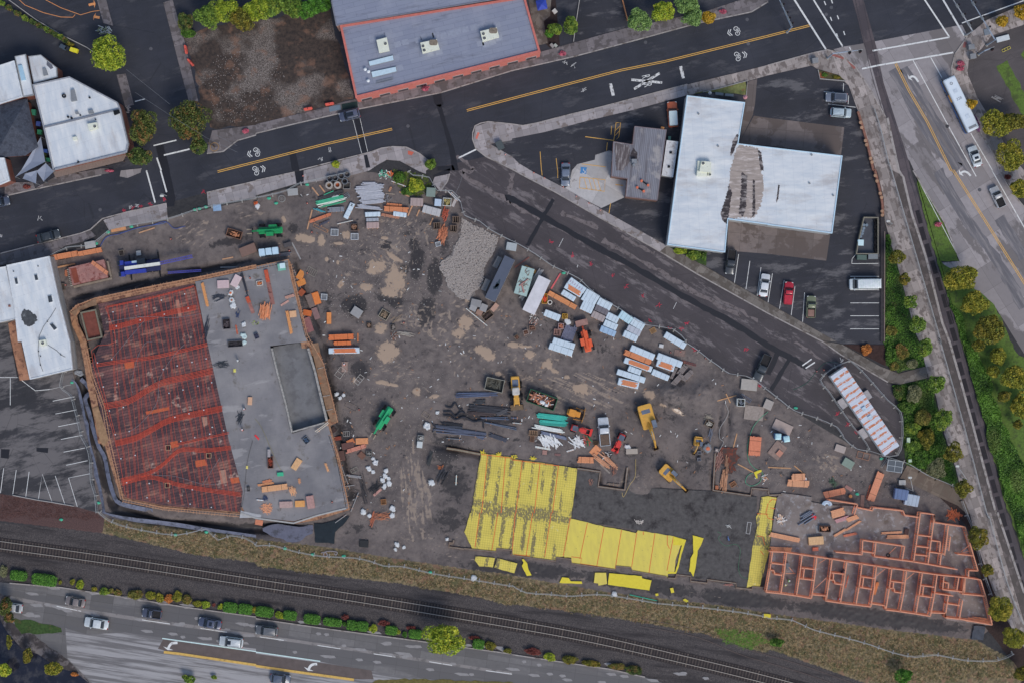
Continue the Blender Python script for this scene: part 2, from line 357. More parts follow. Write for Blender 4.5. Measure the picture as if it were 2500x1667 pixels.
dg=q.mix(q.rng(q.noise(P,.35,5),.5,.62),dg,A((84,84,58)));dg=q.mix(q.rng(q.noise(P,.5,5),.54,.62),dg,A((122,98,82)))
col=q.mix(q.rng(q.mh('ADD',q.attr('a_dry'),q.mh('MULTIPLY',q.mh('SUBTRACT',f2,.5),1.2)),.42,.58),col,dg)
bk=q.mix(q.rng(f3,.35,.7),A((62,46,48)),A((100,78,78)))
col=q.mix(q.rng(q.mh('ADD',q.attr('a_bark'),q.mh('MULTIPLY',q.mh('SUBTRACT',f2,.5),.6)),.42,.58),col,bk)
me.materials.append(q.end(col,q.mh('MULTIPLY',q.rng(q.attr('a_dark'),.3,.9,.72,.45),q.rng(pm,0,1,1,.3)),q.mh('MULTIPLY',f3,q.rng(pm,0,1,1,0)),.35,.05))
me.polygons.foreach_set('use_smooth',[1]*len(me.polygons))
go=bpy.data.objects.new('ground',me);COL.objects.link(go);go['kind']='structure'
def aP(na,c,rot,worn=nN,wcov=.6,patchy=.12,wsc=.35):
 q=NM(na,.5,.4);P=q.co();a=q.co('W',rot,.12,1.3)
 col=q.mix(q.rng(q.noise(P,.12,4),.3,.7),A(dk(c,1-patchy)),A(dk(c,1+patchy)))
 col=q.mix(q.mh('MULTIPLY',q.rng(q.noise(a,1.0,4),.52,.72),.3),col,A(dk(c,1.35)))
 col=q.mix(q.mh('MULTIPLY',q.rng(q.noise(P,7,2),.62,.7),.35),col,A(dk(c,1.6)))
 if worn:col=q.mix(q.mh('MULTIPLY',q.rng(q.noise(q.co('W',rot,.35,1.1),wsc,9,.72),wcov,wcov+.07),.8),col,A(worn))
 v=q.n('TexVoronoi',feature='DISTANCE_TO_EDGE');D_(v,'Scale',.16);q.nt.links.new(P,v.inputs['Vector'])
 col=q.mix(q.mh('MULTIPLY',q.rng(v.outputs[0],.008,.0),.5),col,A(dk(c,.7)))
 return q.end(col,q.rng(q.noise(P,.2,4),.3,.7,.4,.62))
def Cc(na,c,rot,sx=1.5,sy=1.5,wet=nN,wcov=.55,wsc=.3,joint=.68,off=0,slabvar=.12,wrot=nN,wst=(1,1),jw=.02):
 q=NM(na,.7,.3);P=q.co();a=q.co('W',rot)
 b=q.brick(a,sx,sy,jw,A(dk(c,1-slabvar)),A(dk(c,1+slabvar)),A(dk(c,joint)),off)
 col=q.mix(q.rng(q.noise(P,1.1,6,.7),.3,.75),b.outputs[0],A(dk(c,.82)),'MIX');col=q.mix(.55,b.outputs[0],col)
 ro=.75
 if wet:
  f=q.rng(q.noise(q.co('W',rot if wrot is nN else wrot,*wst),wsc,7,.62),wcov,wcov+.025);jj=q.rng(b.outputs['Fac'],0,1)
  col=q.mix(q.mh('MULTIPLY',f,.85),col,A(wet));col=q.mix(q.mh('MULTIPLY',jj,.6),col,A(dk(c,joint)));ro=q.rng(f,0,1,.75,.4)
 return q.end(col,ro)
m_road=aP('wet_dark_asphalt',(48,50,60),14,(70,71,80),.56,wsc=.3)
m_diag=aP('worn_asphalt',(66,62,68),-31,(114,109,116),.53)
m_lot=aP('car_park_asphalt',(47,48,57),5,(96,96,104),.53,wsc=.25)
m_lot2=aP('old_car_park_asphalt',(52,52,58),15,(108,106,112),.47,wsc=.14)
mw=Cc('pavement_slabs',(148,145,154),14,1.5,2.0,(112,104,104),.57,.5)
m_walkd=Cc('pavement_slabs_dim',(112,108,108),-31,1.6,4,(84,78,76),.5,.5)
mn=Cc('pavement_slabs_damp',(112,108,116),14,1.5,2.2,(84,80,84),.52,.6)
mp=Cc('promenade_slabs',(148,142,146),-71,2.1,1.35,(104,97,98),.53,.75,slabvar=.16,wst=(.8,1.3))
m_kerb=M((150,147,152),.8,.15,1.5,di=(104,98,98),dv=.52,ds=.7)
m_track=Cc('tram_slab',(84,78,86),-73,2.4,9,(72,68,76),.5,.4,.75,wst=(.4,1.5))
m_avenue=Cc('avenue_concrete',(142,139,148),-58,4.6,3.6,(104,101,106),.53,.1,.6,wst=(.6,1.5))
m_hwy=Cc('highway_concrete',(104,104,110),-8.5,4.4,3.7,(92,92,98),.5,.1,.62,wst=(.12,1.6))
m_pad=Cc('yard_concrete',(108,101,104),-5,3.6,4.2,(88,80,80),.5,.16,.6)
m_padl=Cc('forecourt_concrete',(165,166,175),-30,6,6,(128,126,132),.62,.3,.8)
mW=M((205,210,220),.6,.08,3,di=(120,120,128),dv=.56,ds=1.5)
mr=M((200,204,214),.6,.1,3,di=(60,62,70),dv=.5,ds=2.2)
my=M((214,165,92),.6,.08,2,di=(130,110,80),dv=.6,ds=1.5)
m_grass=M((84,108,52),.9,.25,2.5,di=(70,84,50),dv=.5,ds=.8)
m_grassd=M((56,78,44),.9,.35,2,di=(80,66,52),dv=.55,ds=.5)
rd=St('road',sS(G("@N -100,-100 2700,-100 2700,-30 @30 2600,-60 1780,232 980,385 870,405 700,432 600,458 540,460 400,490 0,600 @20 2190,637 1610,777 1400,832 1000,937 830,982 500,1062 230,1132 100,1157 0,1142 @10 2130,1120 2010,1160 1988,1280 2020,1370 2110,1440 1660,1540 1640,1520 1500,1410 1380,1352 1250,1348 1150,1363 1050,1400 400,1565 @11 0,90 @01 1900,200 1530,300 1170,380 940,440 830,540 740,575 0,760 @N -100,640"),.02),m_road);rd.name='main_road'
dg_=St('side_road',sS(G("@10 2110,1440 @21 0,-10 110,52 400,202 800,432 1300,712 1700,952 2350,1312 @32 500,0 670,122 1100,372 1140,400 1180,640 1235,700 1230,960 1190,1050 1060,1055 800,985 620,790 430,700 240,640 110,550 -20,450 @22 2150,320 1980,300 1800,160 1600,20 @21 1600,1568 1480,1460 1220,1420 990,1290 690,1085 470,930 260,810 0,650 @11 2150,550 1900,420 1860,290 1800,190 1650,240 1760,90 1780,20 @10 1640,1520 1640,1400 2080,1380"),.015),m_diag)
av=St('avenue',sS(G("@30 600,456 700,430 870,403 980,383 1780,230 1830,330 1790,385 1710,500 1680,620 1682,720 1760,860 1930,1190 2080,1450 @31 2120,0 2240,200 2350,330 @N 2620,620 2620,1000 @F 2352,812 2285,704 2160,604 @31 1760,830 1620,480 1420,150 1340,0 @30 1300,1480 1290,1470 1080,1080 870,720 700,530"),.03),m_avenue)
hw=St('highway',sS(G("@03 -300,600 90,650 560,690 1150,780 1700,870 2350,960 @13 0,975 600,1062 1500,1182 2350,1300 @23 0,1305 900,1440 1220,1512 1500,1600 @N 1700,1760 -120,1760"),.03),m_hwy)
bank=M((154,155,165),.6,.14,.5,rot=-8.5,sx=.07,sy=1.6,di=(104,104,111),dv=.44,ds=.5)  # whitish sheen over the lower-left highway lanes, painted in as a paler colour
for nm,s_,m_,z in[("lane_surface","@03 600,1060 800,1120 1150,1100 1500,1150 2350,1250 @13 0,1275 600,1370 1060,1455 2350,1640 2350,1700 @03 700,1700 850,1568 620,1340",bank,.04),("lane_surface","@03 90,765 550,850 1300,965 2350,1110 2350,1140 1300,1000 550,885 90,800",M((128,126,132),.6,.1,1,di=(100,99,104),dv=.5),.045),("lane_surface","@13 0,1112 700,1215 1500,1335 2350,1465 2350,1492 1500,1365 700,1243 0,1142",M((128,126,132),.6,.1,1,di=(100,99,104),dv=.5),.045),("lane_surface","@03 1500,1160 2350,1275 @13 0,1295 600,1380 1060,1450 1080,1530 900,1530 0,1420 @03 2350,1400 1600,1290 1450,1250",M((92,84,86),.5,.15,.8),.05)]:
 St(nm,sS(G(s_),z),m_,hw)
mb=B()
for i in rA(120):
 t=rnd.random();x=60+t*2000;y0=1428+(x-60)*.137+rnd.choice([16,40,62,66,90])-20+U_(-3,3)
 if y0>1665 or(x>1800):continue
 a=R(-8);L=U_(.8,3.2);X,Y=XY((x,y0))
 mb.add([(X+r_*cos(a)*L,Y+r_*sin(a)*L+d,.047+i*1e-4) for r_,d in((-.5,.0),(-.1,-.35),(.5,-.1),(.35,.3),(-.2,.25))],[(0,1,2,3,4)])
St('surface_scuffs',mb,M((134,134,142),.6,.1,2),hw)
m_tar=M((31,31,38),.45,.1,2,spec=.5)
mb=B()
for s_ in["@10 1620,870 1700,850 1718,960 1690,985 1650,970 1640,950","@10 1655,965 1700,960 1750,1150 1830,1400 1860,1568 1800,1568 1770,1350 1700,1100","@10 300,1385 360,1375 400,1568 330,1568","@10 905,1100 950,1095 1000,1300 1025,1395 980,1400 945,1280","@01 1475,0 1555,0 1610,250 1600,330 1530,330 1510,200","@11 355,15 430,0 445,130 375,135","@11 1640,40 1780,-20 1778,30 1620,55","@00 1430,1340 1500,1330 1560,1568 1480,1568","@10 1660,1530 1810,1520 1830,1568 1670,1568"]:
 mb.add([(x,y,.04) for x,y in ccw(rG(G(s_),.06,1,len(s_)))],[tuple(rA(len(rG(G(s_),.06,1,len(s_)))))])
St('tar_patch',mb,m_tar,rd)
mb=B()
def ragline(pts,wd,z,amp,seed):
 pts=sM(pts,8);rn=random.Random(seed);L,Q=rB(pts,wd)
 j=lambda p:(p[0]+rn.uniform(-amp,amp),p[1]+rn.uniform(-amp,amp),z)
 v=[j(p) for p in L]+[j(p) for p in Q];n=len(L);return v,[(n+i,n+i+1,i+1,i) for i in rA(n-1)]
mb.add(*ragline(G("@20 -60,1820 @21 0,262 280,420 700,660 1180,920 1620,1180 2000,1380 @32 0,35 250,170 360,240"),1.15,.035,.12,3))
mb.add(*ragline(G("@21 380,262 290,420 140,690"),.75,.036,.08,4));mb.add(*ragline(G("@32 90,100 0,300"),1,.036,.08,4));mb.add(*ragline(G("@32 200,150 30,440"),.8,.036,.08,5))
St('tar_patch',mb,m_tar,dg_)
mb=B()
for k,(s_,wd) in eN([("@20 0,1600 @21 0,300 260,430",.8),("@21 400,150 760,350 1000,500",.5),("@21 440,380 780,530",.9),("@21 830,640 1280,880 1500,1010 2100,1340",.9),("@21 300,440 640,650",.35),("@21 800,740 1050,870",.4),("@21 1420,1080 1650,1230",.35),("@21 1000,600 1300,760",.6),("@10 1850,1430 2000,1568 @11 1900,30 2350,300",.8),("@32 250,0 640,260",.5),("@21 1850,1150 2250,1380",.5)]):
 mb.add(*ragline(G(s_),wd,.028,.3,k+20))
St('worn_streak',mb,M((108,102,108),.6,.25,2.2,di=(66,61,66),dv=.5,ds=1.1),dg_)
mb=B()
for k,(s_,wd) in eN([("@30 1150,640 1500,1250 1750,1568",2.2),("@31 1560,0 1800,420 2080,800 2350,1250",2.0),("@30 1250,620 1700,1350 1850,1568",1.6),("@31 2130,440 2350,800",2.2)]):
 mb.add(*ragline(G(s_),wd,.04,.25,k+5))
St('tyre_band',mb,M((100,100,110),.55,.2,1,rot=-58,sx=.2,sy=2,di=(128,126,134),dv=.5,ds=.6),av)
def mk(parent,mat,lines,z=.075,na='road_marking'):
 mb=B()
 for s_,wd in lines:flat(mb,G(s_),wd,z)
 return St(na,mb,mat,parent)
def db(s_):
 p=G(s_);L,Q=rB(p,.32);mb=B();flat(mb,L,.13,.075);flat(mb,Q,.13,.075);return mb
for s_ in["@10 1935,1018 @20 0,908 1000,648 1400,568 2350,335 @30 380,238","@F 500,395 @10 0,1490 640,1325 1250,1188"]:St('centre_line',db(s_),my,rd)
for s_ in["@30 1170,585 1290,830 1460,1120 1680,1568 @31 1700,0 1980,440 2350,1030 @N 2600,860"]:St('centre_line',db(s_),my,av)
mk(rd,mW,[("@30 235,-10 530,455",.35),("@30 410,-10 685,430",.3),("@30 1430,-10 1665,345",.3),("@30 1600,-10 1800,330",.35),("@30 1780,215 2400,-10",.2),("@30 1665,345 1140,438 960,470",.3),("@01 1345,0 1425,295",.3),("@01 1475,0 1530,200",.3),("@00 1505,1428 1740,1372",.3),("@00 1240,935 1330,912",.2),("@00 1440,1450 1480,1568",.3),("@00 1410,1340 1620,1290",.25),("@10 890,1100 970,1410",.08),("@10 955,1090 1025,1395",.08),("@30 515,15 530,50",.2),("@30 580,0 592,35",.2),("@30 572,160 585,195",.2),("@30 635,145 648,180",.2),("@30 693,290 705,325",.2),("@30 628,310 640,345",.2),("@30 748,435 757,460",.2)])
mk(av,mW,[("@30 862,635 1030,600 1340,548 1700,485",.32),("@30 1490,525 1595,715",.18),("@30 1330,555 1650,1150 1880,1568 @31 1880,0 1910,55",.18),("@30 1860,1225 2060,1568 @31 2055,0 2350,520 @N 2620,800",.2),("@31 1335,0 1770,835",.12)])
mk(dg_,mW,[("@10 1860,1453 2020,1375",.3),("@32 315,218 400,157",.25),("@32 345,242 430,187",.25),("@21 605,865 597,890",.1),("@21 470,622 430,700",.08),("@21 1510,1210 1480,1270",.08)])
mk(rd,mr,[("@20 903,770 930,882",.62),("@20 1547,612 1573,722",.62),("@20 1120,820 1355,675",.5),("@20 1095,735 1378,762",.48)],na='railway_crossing_mark')
for s_ in('@20 1225,706','@20 1244,784'):text('crossing_letter','R',2.3,(*G(s_)[0],.08),R(-78),mW,rd,.5)
mk(hw,mW,[("@03 520,860 745,905",.15),("@03 1305,985 1560,1022",.15),("@03 1840,1062 2085,1098",.15),("@13 35,1140 255,1172",.15),("@13 565,1218 775,1250",.15),("@13 1080,1296 1280,1326",.15),("@13 1590,1368 1800,1402",.15),("@13 2110,1450 2350,1482",.15)])
mk(hw,M((190,225,225),.6,.1,2),[("@03 1490,1155 2350,1275 @13 0,1280 590,1365",.22)])
mk(hw,M((196,164,96),.7,.15,2,di=(120,104,76),dv=.55),[("@03 1505,1280 1640,1295 2350,1400 @13 0,1408 320,1455 900,1535",.5)],.12)
def aW(parent,s_,mat,wd=.35,hd=1.0):
 p=sM(G(s_),4);mb=B();flat(mb,p[:-2],wd,.08)
 (x0,y0),(x1,y1)=p[-3],p[-1];d=dist((x0,y0),(x1,y1));ux,uy=(x1-x0)/d,(y1-y0)/d
 mb.add([(x1,y1,.08),(x0-uy*hd*.7,y0+ux*hd*.7,.08),(x0+uy*hd*.7,y0-ux*hd*.7,.08)],[(0,1,2)])
 return St('arrow_mark',mb,mat,parent)
aW(hw,"@03 1630,1195 1580,1200 1555,1225 1540,1262",mW,.5,1.5);aW(hw,"@13 562,1390 520,1395 495,1415 478,1452",mW,.5,1.5)
aW(av,"@30 1380,755 1350,715 1320,705 1290,725",mW,.4,1.2);aW(av,"@31 1860,50 1830,20 1795,10 1755,35",mW,.4,1.2)
aW(rd,"@20 690,260 680,290 660,305 630,315",mW,.22,.8);aW(rd,"@20 760,240 775,262 800,268 835,262",mW,.22,.8)
m_or=M((205,140,95),.7,.15,3)
aW(rd,"@00 815,50 845,42 878,38",m_or,.5,1.2);aW(rd,"@00 915,165 885,160 860,152",m_or,.5,1.2)
mk(rd,m_or,[("@00 175,0 230,50 400,120 560,160 670,162 690,138",.12),("@00 415,0 560,75 740,140 850,108 915,100",.12)],.075,'painted_line')
def sH(x,y,rot,flip):
 X,Y=XY(N(f"@20 {x},{y}")[0]) if not isinstance(x,tuple) else XY(x);mb=B();c,s_=cos(R(rot)),sin(R(rot))
 T=lambda a,b:(X+a*c-b*s_,Y+a*s_+b*c)
 for a,b in((-.1,.5),(.0,-.5)):
  u,v=T(a,b)
  pts=[T(a+.42*cos(t),b+.38*sin(t)) for t in np.linspace(0,6.283,13)];flat(mb,pts,.12,.08)
 flat(mb,[T(-.1,.5),T(.1,0),T(0,-.5)],.12,.08);flat(mb,[T(.1,0),T(.6,.1)],.12,.08);flat(mb,[T(.5,.5),T(.6,-.3)],.1,.08)
 k=-1 if flip else 1
 for o_ in(1.5,1.9):flat(mb,[T(k*(o_-.4),.62),T(k*o_,0),T(k*(o_-.4),-.62)],.16,.08)
 St('cycle_symbol',mb,mW,rd)
sH(2065,288,14,1);sH(2070,522,14,0);sH(N("@F 590,350")[0],0,16,1);sH(N("@F 588,393")[0],0,16,0)
def wL(s_,mat,z=.14,na='pavement',z0=-.05):return St(na,B().pr(G(s_),z0,z),mat)
def kb(s_,wd=.22,z=.17):
 mb=B();sT(mb,G(s_),wd,-.05,z);return St('kerb',mb,m_kerb)
wL("@20 0,1145 100,1160 230,1135 500,1065 830,985 1000,940 1400,835 1605,780 1605,878 1300,962 1100,1015 700,1110 300,1215 0,1275 @10 2350,1290 2150,1325 @20 0,1480 180,0 @21 180,5 480,160 900,400 1420,690 1360,740 800,428 400,198 110,48 0,-15 @10 2110,1435 2025,1368 1995,1280 2015,1165 2130,1125".replace("@20 0,1480 180,0 ","@10 2350,1440 @20 60,1500 "),mw)
wL("@20 1605,780 2190,640 2350,600 @30 0,605 400,495 540,463 600,470 700,535 800,615 870,725 960,862 1080,1082 1190,1568 @31 1230,60 1310,400 1440,800 1590,1400 @32 1650,0 1860,750 2075,1568 @33 2090,0 2350,780 @N 2620,1640 2620,1700 @33 2350,1240 2200,1000 2060,700 1930,330 1850,0 @32 1850,1568 1790,1430 1720,1150 1620,850 1540,500 1470,320 1390,0 @31 1350,1480 1190,880 1130,680 1070,460 1060,250 1000,0 @30 990,1568 820,1010 740,790 640,690 450,635 400,605 0,695 @20 2170,745 2150,742 1680,868 1605,878",mp)
wL("@21 1420,690 1800,895 2350,1215 @31 0,1215 630,1568 @32 490,-8 680,25 1030,225 1200,290 1450,225 1465,330 1200,392 1110,370 670,115 500,0 @31 480,1568 0,1305 @21 2350,1305 1700,945 1360,740",m_walkd)
wL("@32 1275,1130 1500,1220 1690,1325 1790,1440 1860,1568 @33 1830,20 @32 1740,1500 1500,1390 1210,1250",Cc('service_walk',(112,102,96),64,5,1.9,(96,84,78),.5,.4,.7),.12)
wL("@01 950,455 1170,382 1530,305 1540,440 1000,545",mw);wL("@01 1900,205 2350,100 @11 355,18 372,120 0,228 @01 2350,245 1910,320",mw)
wL("@11 438,0 @10 1000,1420 1150,1368 1250,1352 1380,1357 1500,1415 1640,1522 1560,1568 @11 1560,30 1500,10 @10 1320,1480 1200,1470 1110,1520 1040,1568 @11 820,60 440,120",mw)
wL("@11 1640,60 1778,30 1760,100 1690,190 1620,110",mw)
wL("@01 0,770 740,585 830,550 880,600 780,650 600,690 440,790 0,870",mn,.13)
wL("@00 1500,25 1585,0 1700,400 1820,930 1735,935 1650,620",mn);wL("@00 890,0 975,0 1040,240 950,215",mn)
wL("@00 1070,690 1155,680 1230,965 1150,985",mn)
wL("@00 1950,1200 2350,1150 @10 0,1143 660,985 780,945 905,915 1500,790 2350,590 @20 0,590 262,480 600,385 1030,265 1300,210 1800,100 2100,0 @20 2350,-10 @30 60,-5 @30 0,5 @20 2350,20 2200,112 1700,218 1100,382 570,522 0,652 @10 2350,652 1700,852 900,1012 300,1152 0,1227 @00 2350,1242 2180,1292 2050,1392 1900,1410 1920,1300",mn,.12)
wL("@01 45,110 300,105 325,165 110,228 45,225",mn);wL("@01 1100,55 1110,0 1300,-20 1290,20 1170,68",mw)
wL("@01 330,160 500,60 930,-20 1000,-20 1000,25 930,38 700,88",mn,.12)
wL("@30 1830,335 2000,190 2300,60 2350,40 2350,230 2050,330 1960,450 1840,560 1830,680 1920,900 2000,1030 2110,1200 2200,1400 @30 2350,1568 @31 2350,120 2230,160 @31 2120,0 @30 2085,1450 1940,1190 1765,860 1690,715 1690,620 1720,500 1795,390",mp)
for s_ in["@20 0,1142 100,1157 230,1132 500,1062 830,982 1000,937 1400,832 1610,777","@20 0,1142 @10 2130,1120 2060,1135 2010,1160 1990,1220 1988,1280 2020,1370 2110,1440 @21 0,-12 110,50 400,200 800,430 1300,710 1700,950 2350,1310 @32 500,0 670,120 1100,370","@30 0,602 400,492 540,461 640,480 700,532 800,612 870,722 960,860 1080,1080","@10 400,1565 1050,1400 1150,1364 1250,1349 1380,1354 1500,1412 1640,1522","@01 0,762 740,577 830,542 940,442 1170,380 1530,302","@01 1900,202 2350,97 @11 0,92 355,15","@00 1900,1412 2050,1393 2180,1293 2350,1243 @10 0,1228 300,1153 900,1013 1700,853 2350,652 @20 0,652 570,522 1100,382 1700,218 2200,112 2350,20","@30 1830,335 1795,388 1715,500 1685,620 1686,715 1762,860 1936,1190 2082,1450 @31 2118,0 2236,200 2350,335","@31 1330,0 1420,152 1620,482 1762,832","@03 90,648 560,688 1150,778 1700,868 2350,958 @13 0,973 600,1060 1500,1180 2350,1298 @23 0,1303 900,1438 1220,1510","@11 1778,30 1758,100 1692,190","@01 45,235 330,170 700,90 930,40"]:kb(s_)
St('gutter_slab',sS(G("@31 1140,0 1590,1568 @32 1585,0 2010,1568 @33 2045,0 2350,1010 2350,780 2090,0 @32 2075,1568 1860,750 1650,0 @31 1590,1400 1440,800 1310,400 1225,40"),.155),Cc('gutter_slabs',(98,92,95),-72.5,2.5,1.3,(76,71,72),.46,.7,slabvar=.18,joint=.8))
St('tram_bed',sS(G("@30 770,-20 870,-20 985,400 1060,760 1290,1480 @31 1310,0 1460,520 1560,880 1700,1300 1765,1568 @32 1765,0 2000,800 2190,1568 @33 2200,0 2350,450 @N 2620,1460 2620,1520 @33 2350,780 2090,0 @32 2075,1568 1860,750 1650,0 @31 1590,1400 1440,800 1310,400 1230,60 @30 1190,1568 1080,1080 960,640 880,410 830,200"),.05),m_track)
mb=B();sT(mb,sM(G("@30 1095,1085 1200,1568 @31 1240,60 1320,400 1450,800 1600,1400 @32 1665,0 1875,750 2090,1568 @33 2105,0 2350,740"),2),.45,-.05,.17);St('kerb',mb,m_kerb)
mb=B()
for i in rA(24):
 y=530+i*41;x=np.interp(y,[545,662,789,850,999,1233,1431,1600],[2244,2283,2324,2333,2371,2440,2496,2540]);X,Y=XY((x,y));mb.obox(X,Y,R(-74.5),2.7,.95,.0,.062)
St('drain_panel',mb,M((36,33,40),.6,.2,2),nN)
tr=Th('tram_track','pair of grooved steel tram rails set in grey concrete beside the promenade railing','tram track')
for dx in(-9,9):
 mb=B();p=[(x+dx,y) for x,y in N("@30 830,-20 920,400 1010,780 1180,1300 @31 1265,60 1385,470 1500,840 1640,1330 @32 1715,0 1915,750 2135,1568 @33 2150,20 2350,620 @N 2600,1560")]
 sT(mb,sM([XY(a) for a in p],3),.09,.0,.075);mb.bd_('rail',M((72,70,78),.4,.1,2,metal=.3),tr)
lotp=St('car_park',sS(G("@10 2150,1325 2350,1288 @20 0,1275 300,1215 700,1110 1100,1015 1300,960 1600,880 1680,870 2150,742 @30 0,690 400,600 450,635 640,690 740,790 820,1010 990,1568 @31 1000,0 1060,250 1070,460 1065,1568 @32 1080,230 680,20 490,-10 @31 630,1568 0,1215 @21 2350,1210 1800,890 1400,680 900,400 480,160 180,0 @20 60,1500 @10 2350,1440"),.035),m_lot)
lot2=St('west_car_park',sS(G("@01 -300,1340 50,1370 160,1350 @02 100,0 160,340 280,350 665,265 700,400 850,1100 900,1568 700,1512 0,1392 -300,1350"),.03),m_lot2)
St('yard_slab',sS(G("@20 2220,1065 @30 0,1085 700,1170 670,1425 0,1340 @20 2085,1320"),.06),m_pad)
St('yard_slab',sS(G("@21 1985,460 @31 0,500 570,590 535,828 0,765 @21 1975,735"),.06),m_pad)
St('yard_slab',sS(G("@20 2165,750 2250,730 2230,960 2210,1060 2090,1310 2140,935"),.055),m_pad)
St('forecourt_slab',sS(G("@20 890,1385 765,1425 760,1470 600,1510 550,1568 @21 520,140 470,165 820,345 1045,240 1060,75 1060,0 @20 960,1400"),.06),m_padl)
mk(lotp,mW,[("@21 2080,768 2042,1030",.11),("@21 2183,830 2147,1090",.11),("@21 2285,888 2250,1150",.11),("@31 40,945 0,1210",.11),("@31 148,1008 105,1270",.11),("@31 247,1065 212,1328",.11),("@31 335,1120 317,1388",.11),("@31 755,972 1018,972",.11),("@31 755,1095 1018,1095",.11),("@31 755,1215 1018,1215",.11),("@31 755,1333 1018,1333",.11),("@31 755,1452 1018,1452",.11),("@31 770,855 1012,853",.11),("@31 768,855 772,810 805,770",.11),("@30 512,845 732,865",.11),("@30 550,958 805,988",.11),("@30 693,768 690,845",.11),("@30 740,880 735,960",.11)],.08,'parking_line')
mk(lotp,my,[("@20 258,1395 270,1568 @21 272,0 276,45",.11),("@20 405,1455 418,1568 @21 420,0 420,70",.11),("@20 672,1258 930,1292",.13),("@20 915,1160 908,1240",.11),("@20 875,1310 868,1385",.12),("@20 955,1130 997,1130 980,1260 932,1310 955,1130",.12),("@20 950,1200 990,1160",.09),("@20 945,1250 985,1205",.09),("@21 905,300 890,392",.12)],.08,'parking_line')
mk(lotp,my,[("@21 625,62 855,85 848,192 618,160 625,62",.12),("@21 662,70 690,172",.1),("@21 705,74 735,178",.1),("@21 745,78 775,182",.1),("@21 785,80 815,188",.1),("@20 640,1508 860,1535",.12),("@21 950,130 1020,138",.16)],.1,'parking_line')
St('accessible_bay',B().pr(G("@20 630,1535 690,1540 680,1568 @21 685,8 680,32 625,28 630,0"),.0,.09),M((70,125,185),.6,.1,2),lotp)
mb=B();X,Y=XY(N("@21 655,8")[0]);flat(mb,[(X+.3*cos(t),Y-.12+.3*sin(t)) for t in np.linspace(-2.6,1.2,9)],.09,.11);flat(mb,[(X,Y+.5),(X,Y+.1),(X+.3,Y+.1),(X+.45,Y-.25)],.1,.11);St('wheelchair_symbol',mb,mW,lotp)
mk(lot2,mW,[("@02 485,542 685,502",.11),("@02 510,660 705,622",.11),("@02 535,776 730,738",.11),("@02 560,893 755,855",.11),("@02 585,1010 780,972",.11),("@02 608,1130 805,1088",.11),("@02 710,1510 630,1247 825,1208",.11),("@02 508,1228 595,1485",.11),("@02 478,1465 388,1210 353,1445",.11),("@02 268,1190 237,1422",.11),("@02 150,1175 118,1398",.11),("@02 35,1158 5,1385",.11),("@02 95,330 95,580",.11),("@02 0,325 165,325 325,447 460,435",.12),("@02 460,435 650,392",.05)],.07,'parking_line')
mb=B();mb.add([(x,y,.045) for x,y in G("@02 335,970 445,972 440,1018 335,1005")],[(0,1,2,3)][::1]);mb.add([(x,y,.045) for x,y in G("@02 10,982 90,985 80,1070 8,1062")],[(0,1,2,3)]);St('tar_patch',mb,m_tar,lot2)
ql=NM('lot_soil',.7,.3);P=ql.co();f2=ql.noise(P,1.4,6,.7);f3=ql.noise(P,6,2)
c_=ql.mix(ql.rng(f2,.35,.65),A((44,40,41)),A((74,64,61)));c_=ql.mix(ql.rng(ql.noise(P,.13,4,.5),.5,.6),c_,ql.mix(ql.rng(f3,.4,.6),A((66,60,61)),A((122,116,116))))
c_=ql.mix(ql.mh('MULTIPLY',ql.rng(ql.noise(P,.3,5),.54,.64),.6),c_,A((122,94,82)))
St('vacant_lot',sS(rG(G("@00 1640,330 1720,420 1800,700 1840,940 1930,1180 2350,1150 @10 0,1140 660,985 780,945 905,905 830,620 700,240 690,60 0,200 @00 2350,150 1900,260"),.25,1),.05),ql.end(c_,nN,f3,.4,.05))
St('flower_bed',sS(G("@20 160,0 400,0 440,420 345,440 230,330"),.13),M((50,42,44),.9,.25,2))
St('paved_yard',sS(G("@20 150,0 360,0 350,150 290,200 330,400 240,420 200,300"),.135),m_walkd)
St('north_car_park',sS(G("@20 380,-60 1010,-60 1050,200 1030,262 580,372 600,190 625,0"),.13),m_lot)
St('plaza_paving',sS(G("@30 1960,450 2050,330 2350,230 @N 2620,60 2620,430 @30 2350,1568 2200,1400 2110,1200 2000,1030 1920,900 1830,680 1840,560"),.13),aP('plaza_asphalt',(74,70,74),20))
def lN(s_,z=.06,m_=nN,amp=.2):return St('grass',sS(rG(G(s_),amp,.8,len(s_)),z),m_ or m_grass)
lN("@31 1345,10 1420,155 1615,485 1755,835 @F 2160,600 2285,700 @N 2480,860 2620,950 2620,1440 @33 2350,430 2215,0 @32 2195,1560 2005,800 1770,0 @31 1760,1540 1700,1290 1565,880 1465,520".replace('2350,430 2215,0','2355,430 2215,0'))
lN("@31 1075,560 1130,690 1190,885 1345,1480 @32 1385,0 1450,215 1200,280 1080,210 1075,0 @31 1070,1568",m_=m_grassd);lN("@32 1130,400 1465,335 1535,505 1615,855 1715,1155 1760,1330 1700,1320 1500,1215 1275,1125 1245,960 1240,640",m_=m_grassd)
lN("@30 2095,610 2190,560 2350,850 @N 2620,260 2620,420 @30 2350,1100",.15);lN("@30 2315,500 2350,470 @N 2520,130 2520,170 @30 2350,550",.15)
lN("@20 1650,870 2150,750 2155,870 1750,850",.16,M((112,118,78),.9,.3,2,di=(130,92,70),dv=.55,ds=.8));lN("@21 1450,700 1790,740 1780,880 1640,800 1500,740",.06,m_grassd)
lN("@32 1745,1500 1790,1445 @33 1850,60 2200,1010 2350,1250 @N 2620,1700 2480,1700 @33 2350,1500 1980,1040 1960,620 1830,130 @32 1560,1400",.03,M((56,46,46),.9,.3,3),.1)
